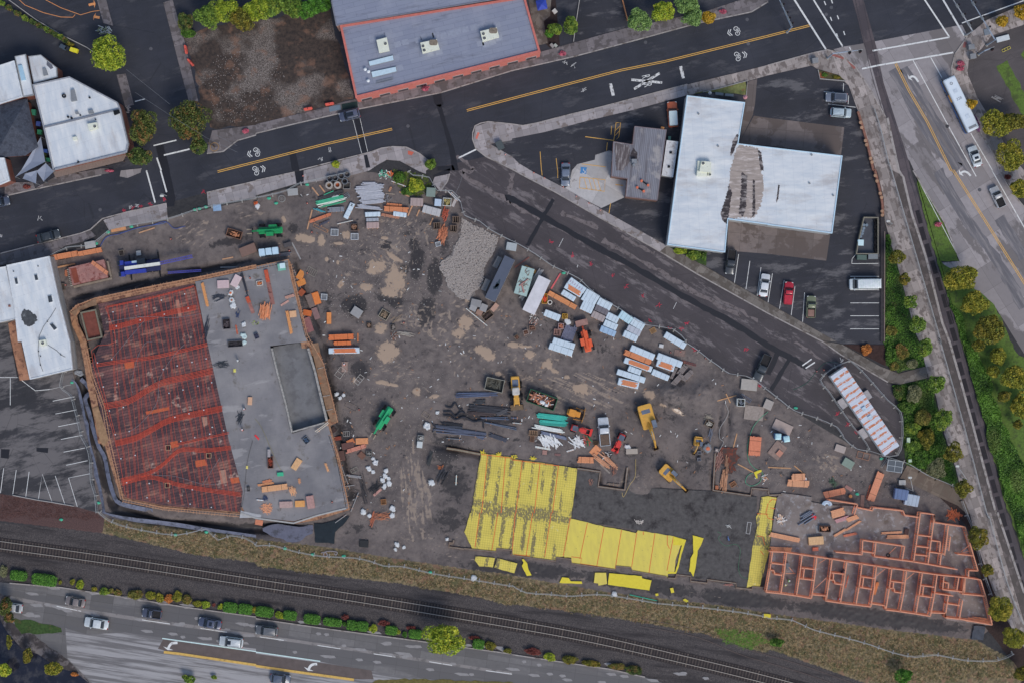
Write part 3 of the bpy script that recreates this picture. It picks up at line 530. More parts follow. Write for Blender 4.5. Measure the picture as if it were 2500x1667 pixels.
St('planting_bed',sS(G("@32 690,25 1070,30 1080,225 1070,220"),.16),M((58,44,44),.9,.25,2))
St('planting_bed',sS(G("@30 460,645 640,690 710,745 475,725"),.16),M((74,72,50),.9,.3,2,di=(130,80,60),dv=.5))
St('water',sS(G("@03 -300,950 0,980 60,1090 200,1250 350,1300 520,1420 700,1470 860,1600 @N 200,1760 -120,1760"),.055),M((30,32,46),.12,.2,.5,di=(58,58,66),dv=.5,ds=.4,spec=.6))
St('river_bank',sS(rG(G("@03 -300,640 90,760 60,960 120,1030 350,1150 620,1340 860,1600 700,1480 500,1430 330,1310 180,1250 50,1090 0,1000 -300,990"),.3),.05),M((66,62,66),.8,.3,1,di=(112,108,114),dv=.5))
lN("@03 100,975 280,990 560,1060 570,1100 350,1115 200,1110",.07,m_grassd);lN("@13 1060,1568 1090,1540 1450,1525 2350,1560 @N 1300,1700 900,1700",.07,M((98,92,56),.9,.3,2))
def wob(cx,cy,rx,ry,rot,seed,amp=.28,n=56):
 rn=random.Random(seed);ph=[(rn.uniform(0,6.28),rn.uniform(.3,1)/k) for k in rA(2,9)]
 o=[]
 for i in rA(n):
  t=2*pi*i/n;k=1+amp*sum(a*sin((j+2)*t+p) for j,(p,a) in eN(ph))+rn.uniform(-.05,.05)
  x,y=rx*k*cos(t),ry*k*sin(t);c,s_=cos(R(rot)),sin(R(rot));o.append((cx+x*c-y*s_,cy+x*s_+y*c))
 return o
def inpoly(x,y,p):
 r=0
 for k in rA(len(p)):
  (x1,y1),(x2,y2)=p[k],p[(k+1)%len(p)]
  if(y<y1)!=(y<y2) and x<(x2-x1)*(y-y1)/(y2-y1)+x1:r=not r
 return r
def sR(s_,n,amp=2.0):
 p=rG(N(s_),amp*3,20,3);xs=[a for a,_ in p];ys=[b for _,b in p];o=[]
 while len(o)<n:
  x,y=U_(min(xs),max(xs)),U_(min(ys),max(ys))
  if inpoly(x,y,p):o.append(XY((x,y)))
 return o
GRAV="@11 1880,440 2000,500 2230,610 2150,760 2100,900 2060,1060 1960,1190 1850,1175 1760,1060 1700,900 1690,830 1790,760 1870,600"
qg=NM('crushed_rock',.85,.2);P=qg.co();f=qg.noise(P,5,3,.7)
St('gravel_bed',sS(rG(G(GRAV),.35,.5,8),.03),qg.end(qg.mix(qg.rng(f,.35,.65),A((78,76,80)),A((138,134,138))),nN,f,.6,.08))
m_pb=M((150,146,148),.85,.3,9)
def sO(s_,n,r0,r1,mat,na='gravel',zz=.02):
 mb=B()
 for x,y in sR(s_,n):
  r=U_(r0,r1);z=zz+gH(x,y)*(zz<.025);a=U_(0,6)
  v=[(x+r*cos(a+k*1.57)*U_(.7,1.2),y+r*sin(a+k*1.57)*U_(.7,1.2),z) for k in rA(4)]
  v+=[(x+r*.55*cos(a+.5+k*1.57),y+r*.55*sin(a+.5+k*1.57),z+r*U_(.5,.9)) for k in rA(4)]
  mb.add(v,[(0,1,5,4),(1,2,6,5),(2,3,7,6),(3,0,4,7),(4,5,6,7)])
 o=mb.bd_(na,mat);o['kind']='stuff';return o
sO(GRAV,5200,.09,.2,M((160,156,160),.85,.3,9),zz=.03)
sO("@11 1300,440 1700,500 1900,700 1750,1200 1300,1500 600,1300 700,600",900,.05,.12,m_pb,'pebbles')
sO("@12 700,200 1600,100 2300,700 1500,1568 900,1500 750,700",800,.04,.1,m_pb,'pebbles')
sO("@22 620,1200 1800,1400 2300,1568 @23 2200,600 550,300",500,.04,.1,m_pb,'pebbles')
sO("@32 0,700 700,1000 1700,1500 800,1400 0,1300",700,.04,.1,m_pb,'pebbles')
sO("@00 2000,500 2350,450 @10 200,500 300,900 0,1140 @00 2000,1130 1850,700",700,.05,.11,M((140,136,140),.85,.3,9),'pebbles',.05)
RC=sM([XY(p) for p in N("@N -120,1312 0,1329 266,1366 625,1421.5 891,1462 1250,1522 1440,1557 1640,1602 1875,1659 2100,1722 2300,1790")],10)
rt=Th('railway_track','single railway track with shiny steel rails and dark timber sleepers running along the highway','railway track')
L_,R_=rB(RC,1.435)
m_rail=M((165,160,160),.35,.08,1,metal=.2)
for side in(L_,R_):mb=B();sT(mb,side,.1,.02,.22);mb.bd_('rail',m_rail,rt)
pos=[];acc=0
for a,b in zip(RC,RC[1:]):
 L=dist(a,b);t=0
 while acc+(L-t)>=.6:t+=.6-acc;acc=0;pos.append((a[0]+(b[0]-a[0])*t/L,a[1]+(b[1]-a[1])*t/L,atan2(b[1]-a[1],b[0]-a[0])))
 acc+=L-t
m_slp=[M((74,68,69),.85,.3,2),M((90,83,82),.85,.3,2),M((66,60,62),.85,.3,2)]
St('ballast_bed',flat(B(),RC,2.9,.012),M((50,47,51),.9,.3,5))
vis=[p for p in pos if-101<p[0]<101 and-68<p[1]];big=set(rnd.sample(rA(len(vis)),100));rest=B()
for i,(x,y,a) in eN(vis):
 l=2.6+U_(-.08,.15);da=U_(-.02,.02)
 if i in big:B().obox(x,y,a+da,.26,l,-.08,.06).bd_('sleeper',m_slp[i%3 if i%3 else 0],rt)
 else:rest.obox(x,y,a+da,.26,l,-.08,.06)
rest.bd_('sleeper',m_slp[0],rt,kind='stuff')
t2=Th('siding_track','pair of faint rusty siding rails merging from the grassy verge at lower right','railway track')
p=sM([XY(a) for a in N("@23 1180,1010 1700,1110 2100,1270 2350,1345 @33 500,1500 @N 2300,1760")],5)
for side in rB(p,1.435):mb=B();sT(mb,side,.07,-.02,.06);mb.bd_('rail',M((104,92,92),.7,.2,2),t2)
def iN(p,d):
 p=ccw(p);o=[];n=len(p)
 for i in rA(n):
  a,b,c=p[i-1],p[i],p[(i+1)%n]
  u=(b[0]-a[0],b[1]-a[1]);v=(c[0]-b[0],c[1]-b[1]);lu=hypot(*u)+1e-9;lv=hypot(*v)+1e-9
  n1=(-u[1]/lu,u[0]/lu);n2_=(-v[1]/lv,v[0]/lv);k=1+n1[0]*n2_[0]+n1[1]*n2_[1]
  k=max(k,.3);o.append((b[0]+(n1[0]+n2_[0])/k*d,b[1]+(n1[1]+n2_[1])/k*d))
 return o
def cu(p,wd,z0,z1):
 o=ccw(p);q=iN(p,wd);mb=B();n=len(o)
 for i in rA(n):j=(i+1)%n;mb.add([(*o[i],z0),(*o[j],z0),(*q[j],z0),(*q[i],z0),(*o[i],z1),(*o[j],z1),(*q[j],z1),(*q[i],z1)],[(3,2,1,0),(4,5,6,7),(0,1,5,4),(2,3,7,6)])
 return mb
def Bg(na,lb,s_,h,wall,roof,par=nN,ph=.4,pw=.35,cat='building'):
 p=G(s_,h);cx,cy=p[0];t=Th(na,lb,cat,cx,cy,0);q=[(x-cx,y-cy) for x,y in p]
 B().pr(iN(q,.03),0,h-.12).bd_('wall',wall,t)
 r=B().pr(iN(q,.04),h-.12,h).bd_('roof',roof,t)
 if par:cu(q,pw,h-.6,h+ph).bd_('parapet',par,t)
 return t,q,h
def wN(t,q,h,edges,mat,w_=1.6,gap=3.2,z0=.9,z1=2.4,na='window'):
 p=ccw(q)
 for e in edges:
  a,b=p[e],p[(e+1)%len(p)];L=dist(a,b);k=int(L/gap);an=atan2(b[1]-a[1],b[0]-a[0]);nx,ny=sin(an),-cos(an)
  for i in rA(k):
   u=(i+.5)/k;x,y=a[0]+(b[0]-a[0])*u+nx*.0,a[1]+(b[1]-a[1])*u
   f=B().obox(x,y,an,w_+.16,.14,z0-.08,z1+.08).bd_(na,M((150,152,160)),t)
   B().obox(x+nx*.075,y+ny*.075,an,w_,.02,z0,z1).bd_('pane',M((38,44,54),.1,.05,spec=.6),f)
def lc_(t,s_,z=0):return[(x-t.location.x,y-t.location.y) for x,y in G(s_,z)]
mg=M((36,42,52),.08,.1,1,spec=.7)
mR=NM('grey_membrane_roof',.6,.35);P=mR.co('W',14)
b=mR.brick(P,4,.95,.018,A((122,130,156)),A((128,136,161)),A((92,98,118)),.5)
c_=mR.mix(mR.mh('MULTIPLY',mR.rng(mR.noise(mR.co('W',10,.15,1),.6,7,.7),.56,.68),.6),b.outputs[0],A((76,80,96)))
c_=mR.mix(mR.mh('MULTIPLY',mR.rng(mR.noise(mR.co(),.25,5),.5,.7),.35),c_,A((150,156,178)));mR=mR.end(c_)
m_salm=M((182,108,104),.8,.12,1.5,di=(120,66,64),dv=.62,ds=1.2)
t1,q1,h1=Bg('flat_roofed_building','long flat grey roof with salmon pink parapet and three rooftop units above the main road',"@10 770,238 @20 118,-30 262,482 @10 915,905",6,m_salm,mR,m_salm,.35,.42)
wN(t1,q1,6,[0],mg,2.0,3.4,.8,2.8)
tt,qq,_=Bg('rear_wing','grey roofed wing with worn seams behind the salmon pink parapet building',"@10 690,20 700,-60 @20 100,-60 112,-45 @10 765,232 735,240",6.6,M((168,140,132)),mR,M((110,114,132)),.1,.2)
mU=M((205,212,208),.5,.08,2,di=(150,146,134),dv=.6,ds=1.5)
mK=M((22,24,28),.5,.2,3);mY=M((128,134,146),.45,.12,2,metal=.2)
def rU(parent,s_,z,fans,kind='unit_casing',na='rooftop_unit',hh=1.2,fr=.36):
 p=lc_(parent,s_,z+hh);cx=sum(a for a,_ in p)/4;cy=sum(b for _,b in p)/4
 u=B().pr(p,z+.12,z+hh).bd_(na,mU,parent);(ax,ay),(bx,by),(dx,dy)=p[0],p[1],p[3]
 B().pr(iN(p,.12),z+.0,z+.12).bd_('base_curb',mY,u)
 for fu,fv in fans:
  x=ax+(bx-ax)*fu+(dx-ax)*fv;y=ay+(by-ay)*fu+(dy-ay)*fv
  f=B().ring(x,y,z+hh+.002,z+hh+.08,fr,fr*.82).bd_('fan_ring',mU,u)
  mb=B().cyl(x,y,z+hh+.003,z+hh+.02,fr*.8)
  mb.bd_('fan',mK,u)
  mb=B()
  for k in rA(4):mb.obox(x+fr*.4*cos(k*1.57+.3),y+fr*.4*sin(k*1.57+.3),k*1.57+.3,fr*.7,.1,z+hh+.03,z+hh+.05)
  mb.bd_('fan_blade',mY,u)
 return u
rU(t1,"@10 1105,370 1200,345 1225,465 1130,485",6,[(.75,.45)]);rU(t1,"@10 1508,395 1660,362 1685,450 1528,492",6,[(.12,.35),(.14,.75)]);rU(t1,"@10 2058,290 2210,252 2232,340 2080,385",6,[(.15,.3),(.15,.72)])
for s_ in("@10 1508,395 1660,362 1685,450 1528,492","@10 2058,290 2210,252 2232,340 2080,385"):
 p=lc_(t1,s_,7.3);x=(p[1][0]*.5+p[2][0]*.25+p[0][0]*.25);y=(p[1][1]*.5+p[2][1]*.25+p[0][1]*.25)
 B().pr(rr(1.6,1.1,.4,4,x,y),7.2,7.28).bd_('stained_hood',M((120,112,106),.8,.3,3),t1)
m_sky=M((178,202,226),.35,.08,2,di=(150,168,190),dv=.6)
for s_ in("@10 1030,565 1258,508 1268,558 1042,612","@10 1055,660 1285,612 1295,660 1068,718"):
 p=lc_(t1,s_,6.3);f=B().pr(p,6,6.25).bd_('skylight',mY,t1);B().pr(iN(p,.08),6.25,6.35).bd_('pane',m_sky,f)
for x,y in((1003,640),(1033,660),(1030,745)):p=lc_(t1,f"@10 {x},{y}",6.5)[0];B().cyl(*p,6,6.6,.18).cyl(*p,6.6,6.75,.32,.1).bd_('roof_vent',M((222,226,232),.5,.05),t1)
mb=B();p=lc_(t1,"@10 1105,770 1255,735",6.3)
for k in rA(2):mb.bar((p[0][0],p[0][1]+k*.5,6.15),(p[1][0],p[1][1]+k*.5,6.15),.06)
for k in rA(13):x=p[0][0]+(p[1][0]-p[0][0])*k/12;y=p[0][1]+(p[1][1]-p[0][1])*k/12;mb.bar((x,y,6.15),(x,y+.5,6.15),.05)
mb.bd_('roof_ladder',mY,t1)
for x,y in[(1070,355),(1150,320),(1210,320),(1300,410),(1370,390),(1490,370),(1540,340),(1600,330),(1650,325),(1720,330),(1790,310),(1850,295),(1920,275),(2000,255),(2060,245),(2140,235),(2210,230),(2230,350),(2170,390),(2110,410),(2060,400),(1680,480),(1600,500),(1320,625),(1290,530)]:
 p=lc_(t1,f"@10 {x},{y}",6);B().obox(*p[0],R(14),1.3,1.1,6,6.03).bd_('roof_pad',M((134,142,166),.7,.1,2),t1)
def white_roof(na,rot,streak=.6):
 q=NM(na,.5,.3)
 c=q.mix(q.rng(q.noise(q.co('W',rot,1,.25),.8,6,.6),.35,.65),A((184,195,213)),A((206,213,226)))
 c=q.mix(q.mh('MULTIPLY',q.rng(q.noise(q.co('W',rot,.5,.15),.5,8,.7),.5,.68),streak),c,A((160,154,156)))
 c=q.mix(q.mh('MULTIPLY',q.rng(q.noise(q.co(),2.2,4),.68,.72),.5),c,A((150,148,150)))
 return q.end(q.mix(1.,c,q.brick(q.co('W',rot+4),9,1.9,.022,(1,1,1,1),(.96,.96,.97,1),(.82,.83,.86,1),.4).outputs[0],'MULTIPLY'))
m_wr=white_roof('white_coated_roof',90);m_wr2=white_roof('white_patched_roof',14,.6);m_cap=M((178,205,232),.5,.06,1)
t3,q3,h3=Bg('warehouse','large T-shaped warehouse with white coated roof and black soot stains around its valley',"@20 1605,878 2140,942 2078,1320 2350,1352 @30 0,1352 684,1432 @31 590,578 0,500 @21 2350,497 1985,448 1957,752 1425,682",5,M((150,155,165)),m_wr,m_cap,.15,.2)
wN(t3,q3,5,[0,1,2,3],mg,1.6,5)
def sN(parent,s_,z,mat,amp=.3,seed=1,na='stain'):
 p=rG(lc_(parent,s_,z),amp*.6,.22,seed);return B().add([(x,y,z) for x,y in ccw(p)],[tuple(rA(len(p)))]).bd_(na,mat,parent)
m_st=M((150,142,143),.85,.2,1,rot=90,sx=2.5,sy=.4,di=(186,180,186),dv=.52,ds=.9)
m_so=M((62,58,64),.9,.4,2.5,rot=90,sx=1,sy=.3,di=(150,146,152),dv=.5,ds=1.2)
sN(t3,"@20 2080,1325 2255,1365 2290,1568 @21 2310,100 2290,300 2230,430 2000,440 1985,400 2000,0 @20 2050,1400",5.01,m_st,.35,3)
sN(t3,"@20 2070,1230 2090,1250 2050,1360 2010,1440 2005,1390 2030,1290",5.02,m_so,.15,4);sN(t3,"@21 1990,130 2020,200 2000,330 1985,480 1965,490 1925,440 1910,400 1960,260",5.02,m_so,.2,5)
sN(t3,"@21 2110,20 2160,40 2150,330 2120,420 2080,400 2100,200",5.02,m_so,.25,6);sN(t3,"@20 2255,1370 2290,1400 2310,1568 2280,1568",5.02,m_so,.15,7);sN(t3,"@31 95,130 108,135 95,260 80,300 75,280",5.02,m_so,.08,8);sN(t3,"@21 2210,80 2230,90 2235,400 2205,430",5.02,m_so,.12,9)
rU(t3,"@20 1740,1480 1830,1488 @21 1825,20 1720,10",5,[(.2,.2)],hh=1.3);rU(t3,"@20 1706,1478 1738,1482 1730,1568 1702,1565",5,[],hh=.7,na='duct_box')
rU(t3,"@21 1700,0 1795,5 1785,52 1695,48",5,[],hh=1.0,na='air_handler');rU(t3,"@21 1800,0 1830,2 1828,50 1802,48",5,[(.5,.25),(.5,.75)],hh=1,na='condenser',fr=.28)
for s_ in("@20 1713,1048","@20 1893,1345","@30 402,1425","@31 382,118","@31 600,230"):x,y=lc_(t3,s_,5.2)[0];B().cyl(x,y,5,5.35,.17).bd_('roof_vent',mY,t3)
q=NM('weathered_metal_roof',.55,.4);P=q.co('W',84)
wv=q.n('TexWave',wave_type='BANDS',bands_direction='Y');D_(wv,'Scale',.9);q.nt.links.new(P,wv.inputs['Vector'])
c_=q.mix(q.rng(wv.outputs['Fac'],.0,.25),A((88,90,104)),A((124,127,142)));c_=q.mix(q.rng(q.noise(q.co('W',84,.12,1.6),.9,6,.7),.45,.62),c_,A((96,95,106)))
m_mr=q.end(q.mix(q.mh('MULTIPLY',q.rng(q.noise(q.co(),.3,5),.56,.66),.7),c_,A((158,156,162))))
t4,q4,_=Bg('workshop','small workshop with ribbed weathered grey metal roof in front of the forecourt',"@20 1125,1160 1420,1193 @21 1336,276 1042,240 1058,76 912,52 915,0 @20 930,1300 1106,1328",4,M((110,84,78)),m_mr,M((122,110,120)),.04,.1)
wN(t4,q4,4,[1,2],mg,1.4,3)
x,y=lc_(t4,"@20 1120,1480",4)[0];B().box(x-.5,x+.5,y-.6,y+.3,4,4.9).cyl(x-.1,y-.9,4,5.2,.28).bd_('exhaust_fan',mY,t4);sN(t4,"@20 1085,1440 1110,1360 1150,1400 1150,1500 1110,1530",4.02,m_so,.12,5)
sN(t4,"@20 940,1310 1080,1335 1085,1480 1020,1568 960,1568 950,1450",4.015,M((88,82,88),.8,.4,1.5,rot=84,sx=.3,sy=2,di=(146,144,152),dv=.5,ds=1),.2,7)
for a,b in(("@21 1190,95","@21 1250,135"),("@21 1150,155","@21 1210,190")):
 p,r_=lc_(t4,a,4.4)[0],lc_(t4,b,4.4)[0]
 u=B().bar((*p,4.25),(*r_,4.25),.22).bd_('pipe_rack',mK,t4)
 for c in(p,r_):B().cyl(*c,4,4.5,.25,n=10).bd_('orange_cap',M((214,112,88)),u)
t5,q5,_=Bg('annex','narrow white box annex squeezed between the workshop and the warehouse',"@20 1420,1290 1527,1302 @21 1478,62 1374,45",3.2,M((150,155,165)),M((190,196,210),.6,.1,1,di=(150,148,156),dv=.52,ds=.9),M((196,204,220)),.06,.12,cat='annex')
for s_ in("@20 1457,1403","@20 1440,1533"):x,y=lc_(t5,s_,3.2)[0];B().box(x-.22,x+.22,y-.22,y+.22,3.2,3.4).bd_('roof_hatch',mK,t5)
m_brick=M((120,80,74),.85,.2,3)
t6,q6,_=Bg('corner_shop','angular white roofed shop in two bays beside the crossroads at upper left',"@00 300,780 640,706 1080,940 1108,1000 1182,1320 1168,1402 485,1568 @01 488,-5 @00 400,1175",5,m_brick,m_wr2,M((140,146,162),.7,.15,2,di=(90,92,104),dv=.55),.3,.25)
p=lc_(t6,"@00 402,1172 1108,1002",5.3);sT(B(),p,.3,5,5.35).bd_('dividing_parapet',M((120,126,142),.7,.15,2),t6)
rU(t6,"@00 800,1140 885,1125 895,1180 820,1205",5,[(.7,.5)],hh=1);
for s_,nm,mt in(("@00 650,830 680,822 705,925 655,935",'skylight',mY),("@00 665,1262 700,1256 708,1285 672,1292",'roof_hatch',mU),("@00 690,1030 715,1025 720,1048 695,1052",'duct_box',mY),("@00 808,1018 850,1010 858,1038 815,1045",'duct_box',mY),("@00 1040,1020 1090,1010 1100,1040 1050,1060",'duct_box',mK)):
 B().pr(lc_(t6,s_,5.5),5,5.6).bd_(nm,mt,t6)
for x,y,r_ in((590,885,.4),(825,900,.18),(628,1078,.2),(660,1088,.2),(740,1062,.15),(880,1100,.12),(722,1492,.2)):X,Y=lc_(t6,f"@00 {x},{y}",5)[0];B().ring(X,Y,5,5.4,r_,r_*.6).bd_('roof_vent',mK,t6)
m_sl=M((120,108,106),.8,.3,4,rot=14,sx=6,sy=.4)
aw=St('pergola',B().pr(G("@00 485,1568 1168,1408 1130,1480 @01 510,65 490,20",2.9),2.8,2.95),m_sl);del aw['kind'];tag(aw,'weathered slatted timber awning along the street front of the white corner shop','awning')
mb=B()
for s_ in("@01 510,60","@01 700,25","@00 960,1520","@00 1125,1478"):x,y=G(s_,2)[0];mb.obox(x,y,.2,.12,.12,0,2.8)
mb.bd_('post',M((70,58,54)),aw)
t7,*_=Bg('stucco_shop','white roofed shop block at the left edge above the dark hip roof',"@00 -60,620 0,600 130,558 207,890 0,955 -60,970",5.2,m_brick,m_wr2,M((196,204,220)),.1,.2)
t8,*_=Bg('roof_strip_building','narrow white roofed building between two dark seams at far left',"@00 135,520 235,500 312,875 215,892",4.8,m_brick,m_wr2,M((140,146,158)),.1,.15);
B().pr(lc_(t8,"@00 165,605 200,598 235,735 195,742",5.2),4.8,5.2).bd_('skylight',M((150,185,215),.3,.1),t8)
t9,*_=Bg('low_white_building','low white roof with peeling grey patches between the narrow building and the alley',"@00 260,520 375,505 440,560 520,622 527,712 310,772",4.6,m_brick,m_wr2,M((140,146,158)),.1,.15)
B().pr(lc_(t9,"@00 390,632 418,628 440,690 400,698",5),4.6,5).bd_('skylight',mY,t9);sN(t9,"@00 430,565 470,580 490,625 465,640 430,600",4.62,M((92,96,112)),.1,2)
t10,q10,_=Bg('shop_block','white roof corner at the left edge beside the shade sails',"@00 -60,1450 38,1450 @01 90,92 0,130 -60,140",4.5,m_brick,m_wr2,M((196,204,220)),.1,.2)
p=G("@00 -60,960 0,950 250,905 300,1150 350,1352 230,1432 0,1446 -60,1450",4);cx,cy=p[0];t11=Th('hip_roof_house','dark grey shingled hip roof house at the left edge between white roofs','house',cx,cy);q=[(x-cx,y-cy) for x,y in p]
B().pr(iN(q,.4),0,3.9).bd_('wall',m_brick,t11)
a1=lc_(t11,"@00 110,1150",6.3)[0];mb=B();n=len(q);qc=ccw(q);mb.add([(x,y,3.9) for x,y in qc]+[(*a1,6.3)],[(i,(i+1)%n,n) for i in rA(n)]+[tuple(rA(n-1,-1,-1))])
mb.bd_('roof',M((66,72,88),.85,.25,3,di=(52,56,70),dv=.5,ds=1),t11)
for k,(s_,lab) in eN((("@00 375,1260 200,1568 @01 140,60 @00 420,1490",'large grey triangular shade sail between the hip roof house and the corner shop'),("@01 230,30 345,0 330,120 215,75",'small grey shade sail pointing at the pavement, left of the other small one'),("@00 420,1500 @01 500,10 400,100 340,10",'small grey shade sail beside the slatted awning'))):
 p=G(s_,3.4);cx,cy=p[0];t=Th('shade_sail',lab,'shade sail',cx,cy,gp='grey shade sails over the shop terrace');q=[(x-cx,y-cy) for x,y in p];c=(sum(a for a,_ in q)/4,sum(b for _,b in q)/4)
 B().add([(x,y,3.4+.4*(i%2)) for i,(x,y) in eN(q)]+[(*c,3.2)],[(0,1,4),(1,2,4),(2,3,4),(3,0,4)]).bd_('canopy',M((132,142,166),.7,.06,1),t)
 for i,(x,y) in eN(q):B().cyl(x,y,0,3.4+.4*(i%2),.06).bd_('post',mY,t)
t12,q12,_=Bg('white_shop','white flat roofed shop with four small skylights next to the construction site',"@01 60,868 452,785 540,1180 640,1568 @02 665,252 275,345 200,0 @01 165,1568 130,1250",4.8,M((140,140,146)),m_wr2,M((196,204,220)),.12,.2)
for s_ in("@01 130,988 158,983 170,1040 143,1045","@01 312,958 342,952 354,1005 324,1010","@01 435,1150 475,1143 487,1205 447,1215","@01 455,1412 485,1397 527,1447 497,1468"):
 p=lc_(t12,s_,5);f=B().pr(p,4.8,5.02).bd_('skylight',M((196,204,220)),t12);B().pr(iN(p,.05),5.02,5.05).bd_('pane',M((62,70,82),.2),f)
sN(t12,"@01 190,1330 215,1270 270,1285 330,1330 345,1370 310,1410 260,1430 215,1400",4.82,M((70,74,82),.8,.3,1.5,di=(150,156,168),dv=.62,ds=1.5),.25,3)
rU(t12,"@02 355,-10 415,-20 425,35 368,45",4.8,[(.5,.5)],hh=.9)
for a in("@01 515,1260 470,1335 400,1430 360,1520 @02 350,90 372,210 395,270","@02 440,30 520,80 560,120 600,140"):mb=B();mb.tube([(x,y,4.86) for x,y in lc_(t12,a,4.8)],.045,5);mb.bd_('conduit',M((90,94,104)),t12)
for s_ in("@01 125,925","@01 350,878","@02 355,88","@02 372,132","@02 372,212","@02 560,118","@01 437,1385"):x,y=lc_(t12,s_,4.9)[0];B().cyl(x,y,4.8,5.1,.1).bd_('roof_vent',mK,t12)
t13,*_=Bg('white_shop_wing','lower white roofed wing at the left edge beside the skylit shop',"@01 -60,900 0,888 55,878 130,1250 155,1360 0,1392 -60,1400",4.4,M((140,140,146)),m_wr2,M((190,196,210)),.1,.15)
x,y=lc_(t13,"@01 88,1242",4.4)[0];B().box(x-.2,x+.2,y-.2,y+.2,4.4,4.6).bd_('roof_vent',M((130,90,84)),t13)
t14=Th('timber_deck','worn tan plywood walkway along the left side of the white shop','deck',*G("@02 115,0")[0])
B().pr(lc_(t14,"@01 75,1400 155,1365 @02 190,0 270,345 180,355 115,60 100,0",.35),.0,.35).bd_('decking',M((158,118,100),.85,.2,1.5,di=(104,76,70),dv=.52,ds=1),t14)
mb=B();mb.bar((*lc_(t14,"@02 100,0",.9)[0],.9),(*lc_(t14,"@02 178,355",.9)[0],.9),.1)
for s_ in("@02 100,0","@02 125,120","@02 150,230","@02 178,355"):x,y=lc_(t14,s_)[0];mb.bar((x,y,0),(x,y,.9),.08)
mb.bd_('handrail',M((60,52,54)),t14)
Z=1.5
PO="@01 640,1310 700,1240 870,1165 1400,1055 1850,965 2350,860 @11 0,880 300,815 325,860 345,980 380,1120 410,1260 440,1400 470,1568 @12 490,0 600,130 700,500 755,735 680,770 760,1030 860,1540 @13 560,70 350,105 100,75 0,60 @03 2340,55 2210,10 @02 1500,1530 1120,1440 1060,1290 960,950 900,930 850,640 800,400 770,200 @01 730,1568 660,1420"
cx,cy=G("@01 1775,1035",Z)[0];pod=Th('podium_deck','half poured concrete podium deck with red tendons laid over its unfinished left bay','building under construction',cx,cy)
LP=lambda s_,z=Z:lc_(pod,s_,z)
cu(iN(LP(PO),.5),.8,-.6,Z-.3).bd_('falsework',M((42,38,42),.9,.3,2),pod)
m_form=M((150,116,96),.85,.3,1.5,di=(96,66,60),dv=.5,ds=.9)
cu(LP(PO),1.3,Z-.3,Z-.1).bd_('edge_form',m_form,pod)
q=NM('poured_concrete_deck',.5,.35);P=q.co()
c_=q.mix(q.rng(q.noise(P,.18,5),.35,.65),A((112,113,122)),A((134,134,142)));c_=q.mix(q.rng(q.noise(P,.5,7,.7),.58,.68),c_,A((100,98,102)));c_=q.mix(q.mh('MULTIPLY',q.rng(q.noise(q.co('W',10,.3,1),.5,6),.6,.66),.5),c_,A((160,160,168)))
c_=q.mix(q.mh('MULTIPLY',q.rng(q.noise(P,.25,4),.62,.7),.6),c_,A((96,90,84)))
bb=q.brick(q.co('W',9),2.44,3.6,.015,(1,1,1,1),(.93,.93,.95,1),(.8,.8,.8,1))
mD=q.end(q.mix(1.0,c_,bb.outputs[0],'MULTIPLY'),q.rng(q.noise(P,.3,4),.4,.6,.35,.65))
B().pr(LP("@01 1790,1020 2350,900 @11 0,885 290,820 320,1000 400,1300 470,1568 @12 455,0 130,40 @01 1893,1520 1893,1520".replace(" @01 1893,1520 1893,1520"," @02 1905,20 @01 1900,1568")),Z-.1,Z).bd_('deck_slab',mD,pod)
B().pr(LP("@02 1906,22 @12 130,40 330,838 340,838 655,738 700,900 850,1520 820,1540 @13 540,25 345,80 0,45 @03 2260,20 @02 2215,1500 2228,1370 2100,900"),Z-.1,Z).bd_('deck_slab',mD,pod)
B().pr(LP("@12 150,50 455,0 650,730 340,820",-.2),-.6,.1).bd_('ramp_floor',M((110,113,122),.5,.12,.5,di=(96,98,106),dv=.5,ds=.4),pod)
m_wall=M((150,150,154),.8,.2,2,di=(116,114,116),dv=.5,ds=1.5)
for s_,w_ in(("@12 143,60 200,300 270,560 330,830",.34),("@12 335,825 640,738",.3),("@12 478,60 540,270 600,520 650,725",.42)):sT(B(),LP(s_,Z+.5),w_,-.5,Z+.5).bd_('ramp_wall',m_wall,pod)
B().pr(LP("@12 500,20 570,10 640,330 750,735 690,735 640,600 560,280"),Z-.1,Z+.05).bd_('edge_walkway',M((128,104,88),.85,.25,1.5,di=(150,92,62),dv=.56,ds=.7),pod)
mb=B()
for s_ in("@12 565,248 620,232","@12 610,500 680,488","@12 640,632 705,615"):p=LP(s_,Z+.2);mb.bar((*p[0],Z+.12),(*p[1],Z+.12),.1)
mb.bd_('walkway_batten',M((160,156,158)),pod)
sT(B(),LP("@03 2210,5 @13 0,52 345,98 560,28 830,-40"),.3,Z-.3,Z+.12).bd_('edge_curb',M((158,160,166),.8,.12,1.5),pod)
B().pr(LP("@03 2210,-20 2240,-10 @13 50,20 45,45 @03 2200,50"),Z,Z+.03).bd_('bare_slab_corner',M((160,164,176),.7),pod)
q=NM('rebar_over_red_ply',.7,.3);P=q.co('W',14)
c_=q.mix(q.rng(q.noise(q.co('W',-76,1,.4),.35,6,.6),.42,.62),A((74,58,66)),A((122,84,86)));c_=q.mix(q.rng(q.noise(q.co('W',14,.5,1),.55,7,.7),.53,.62),c_,A((140,104,98)));c_=q.mix(q.rng(q.noise(q.co(),.35,5),.62,.68),c_,A((166,146,142)))
for rot,s9 in((-76,.55),(14,1.05)):
 wv=q.n('TexWave',wave_type='BANDS',bands_direction='X');D_(wv,'Scale',s9);D_(wv,'Distortion',.5);D_(wv,'Detail',1);q.nt.links.new(q.co('W',rot),wv.inputs['Vector'])
 c_=q.mix(q.mh('MULTIPLY',q.rng(wv.outputs['Fac'],.75,.95),.55),c_,A((34,33,42)))
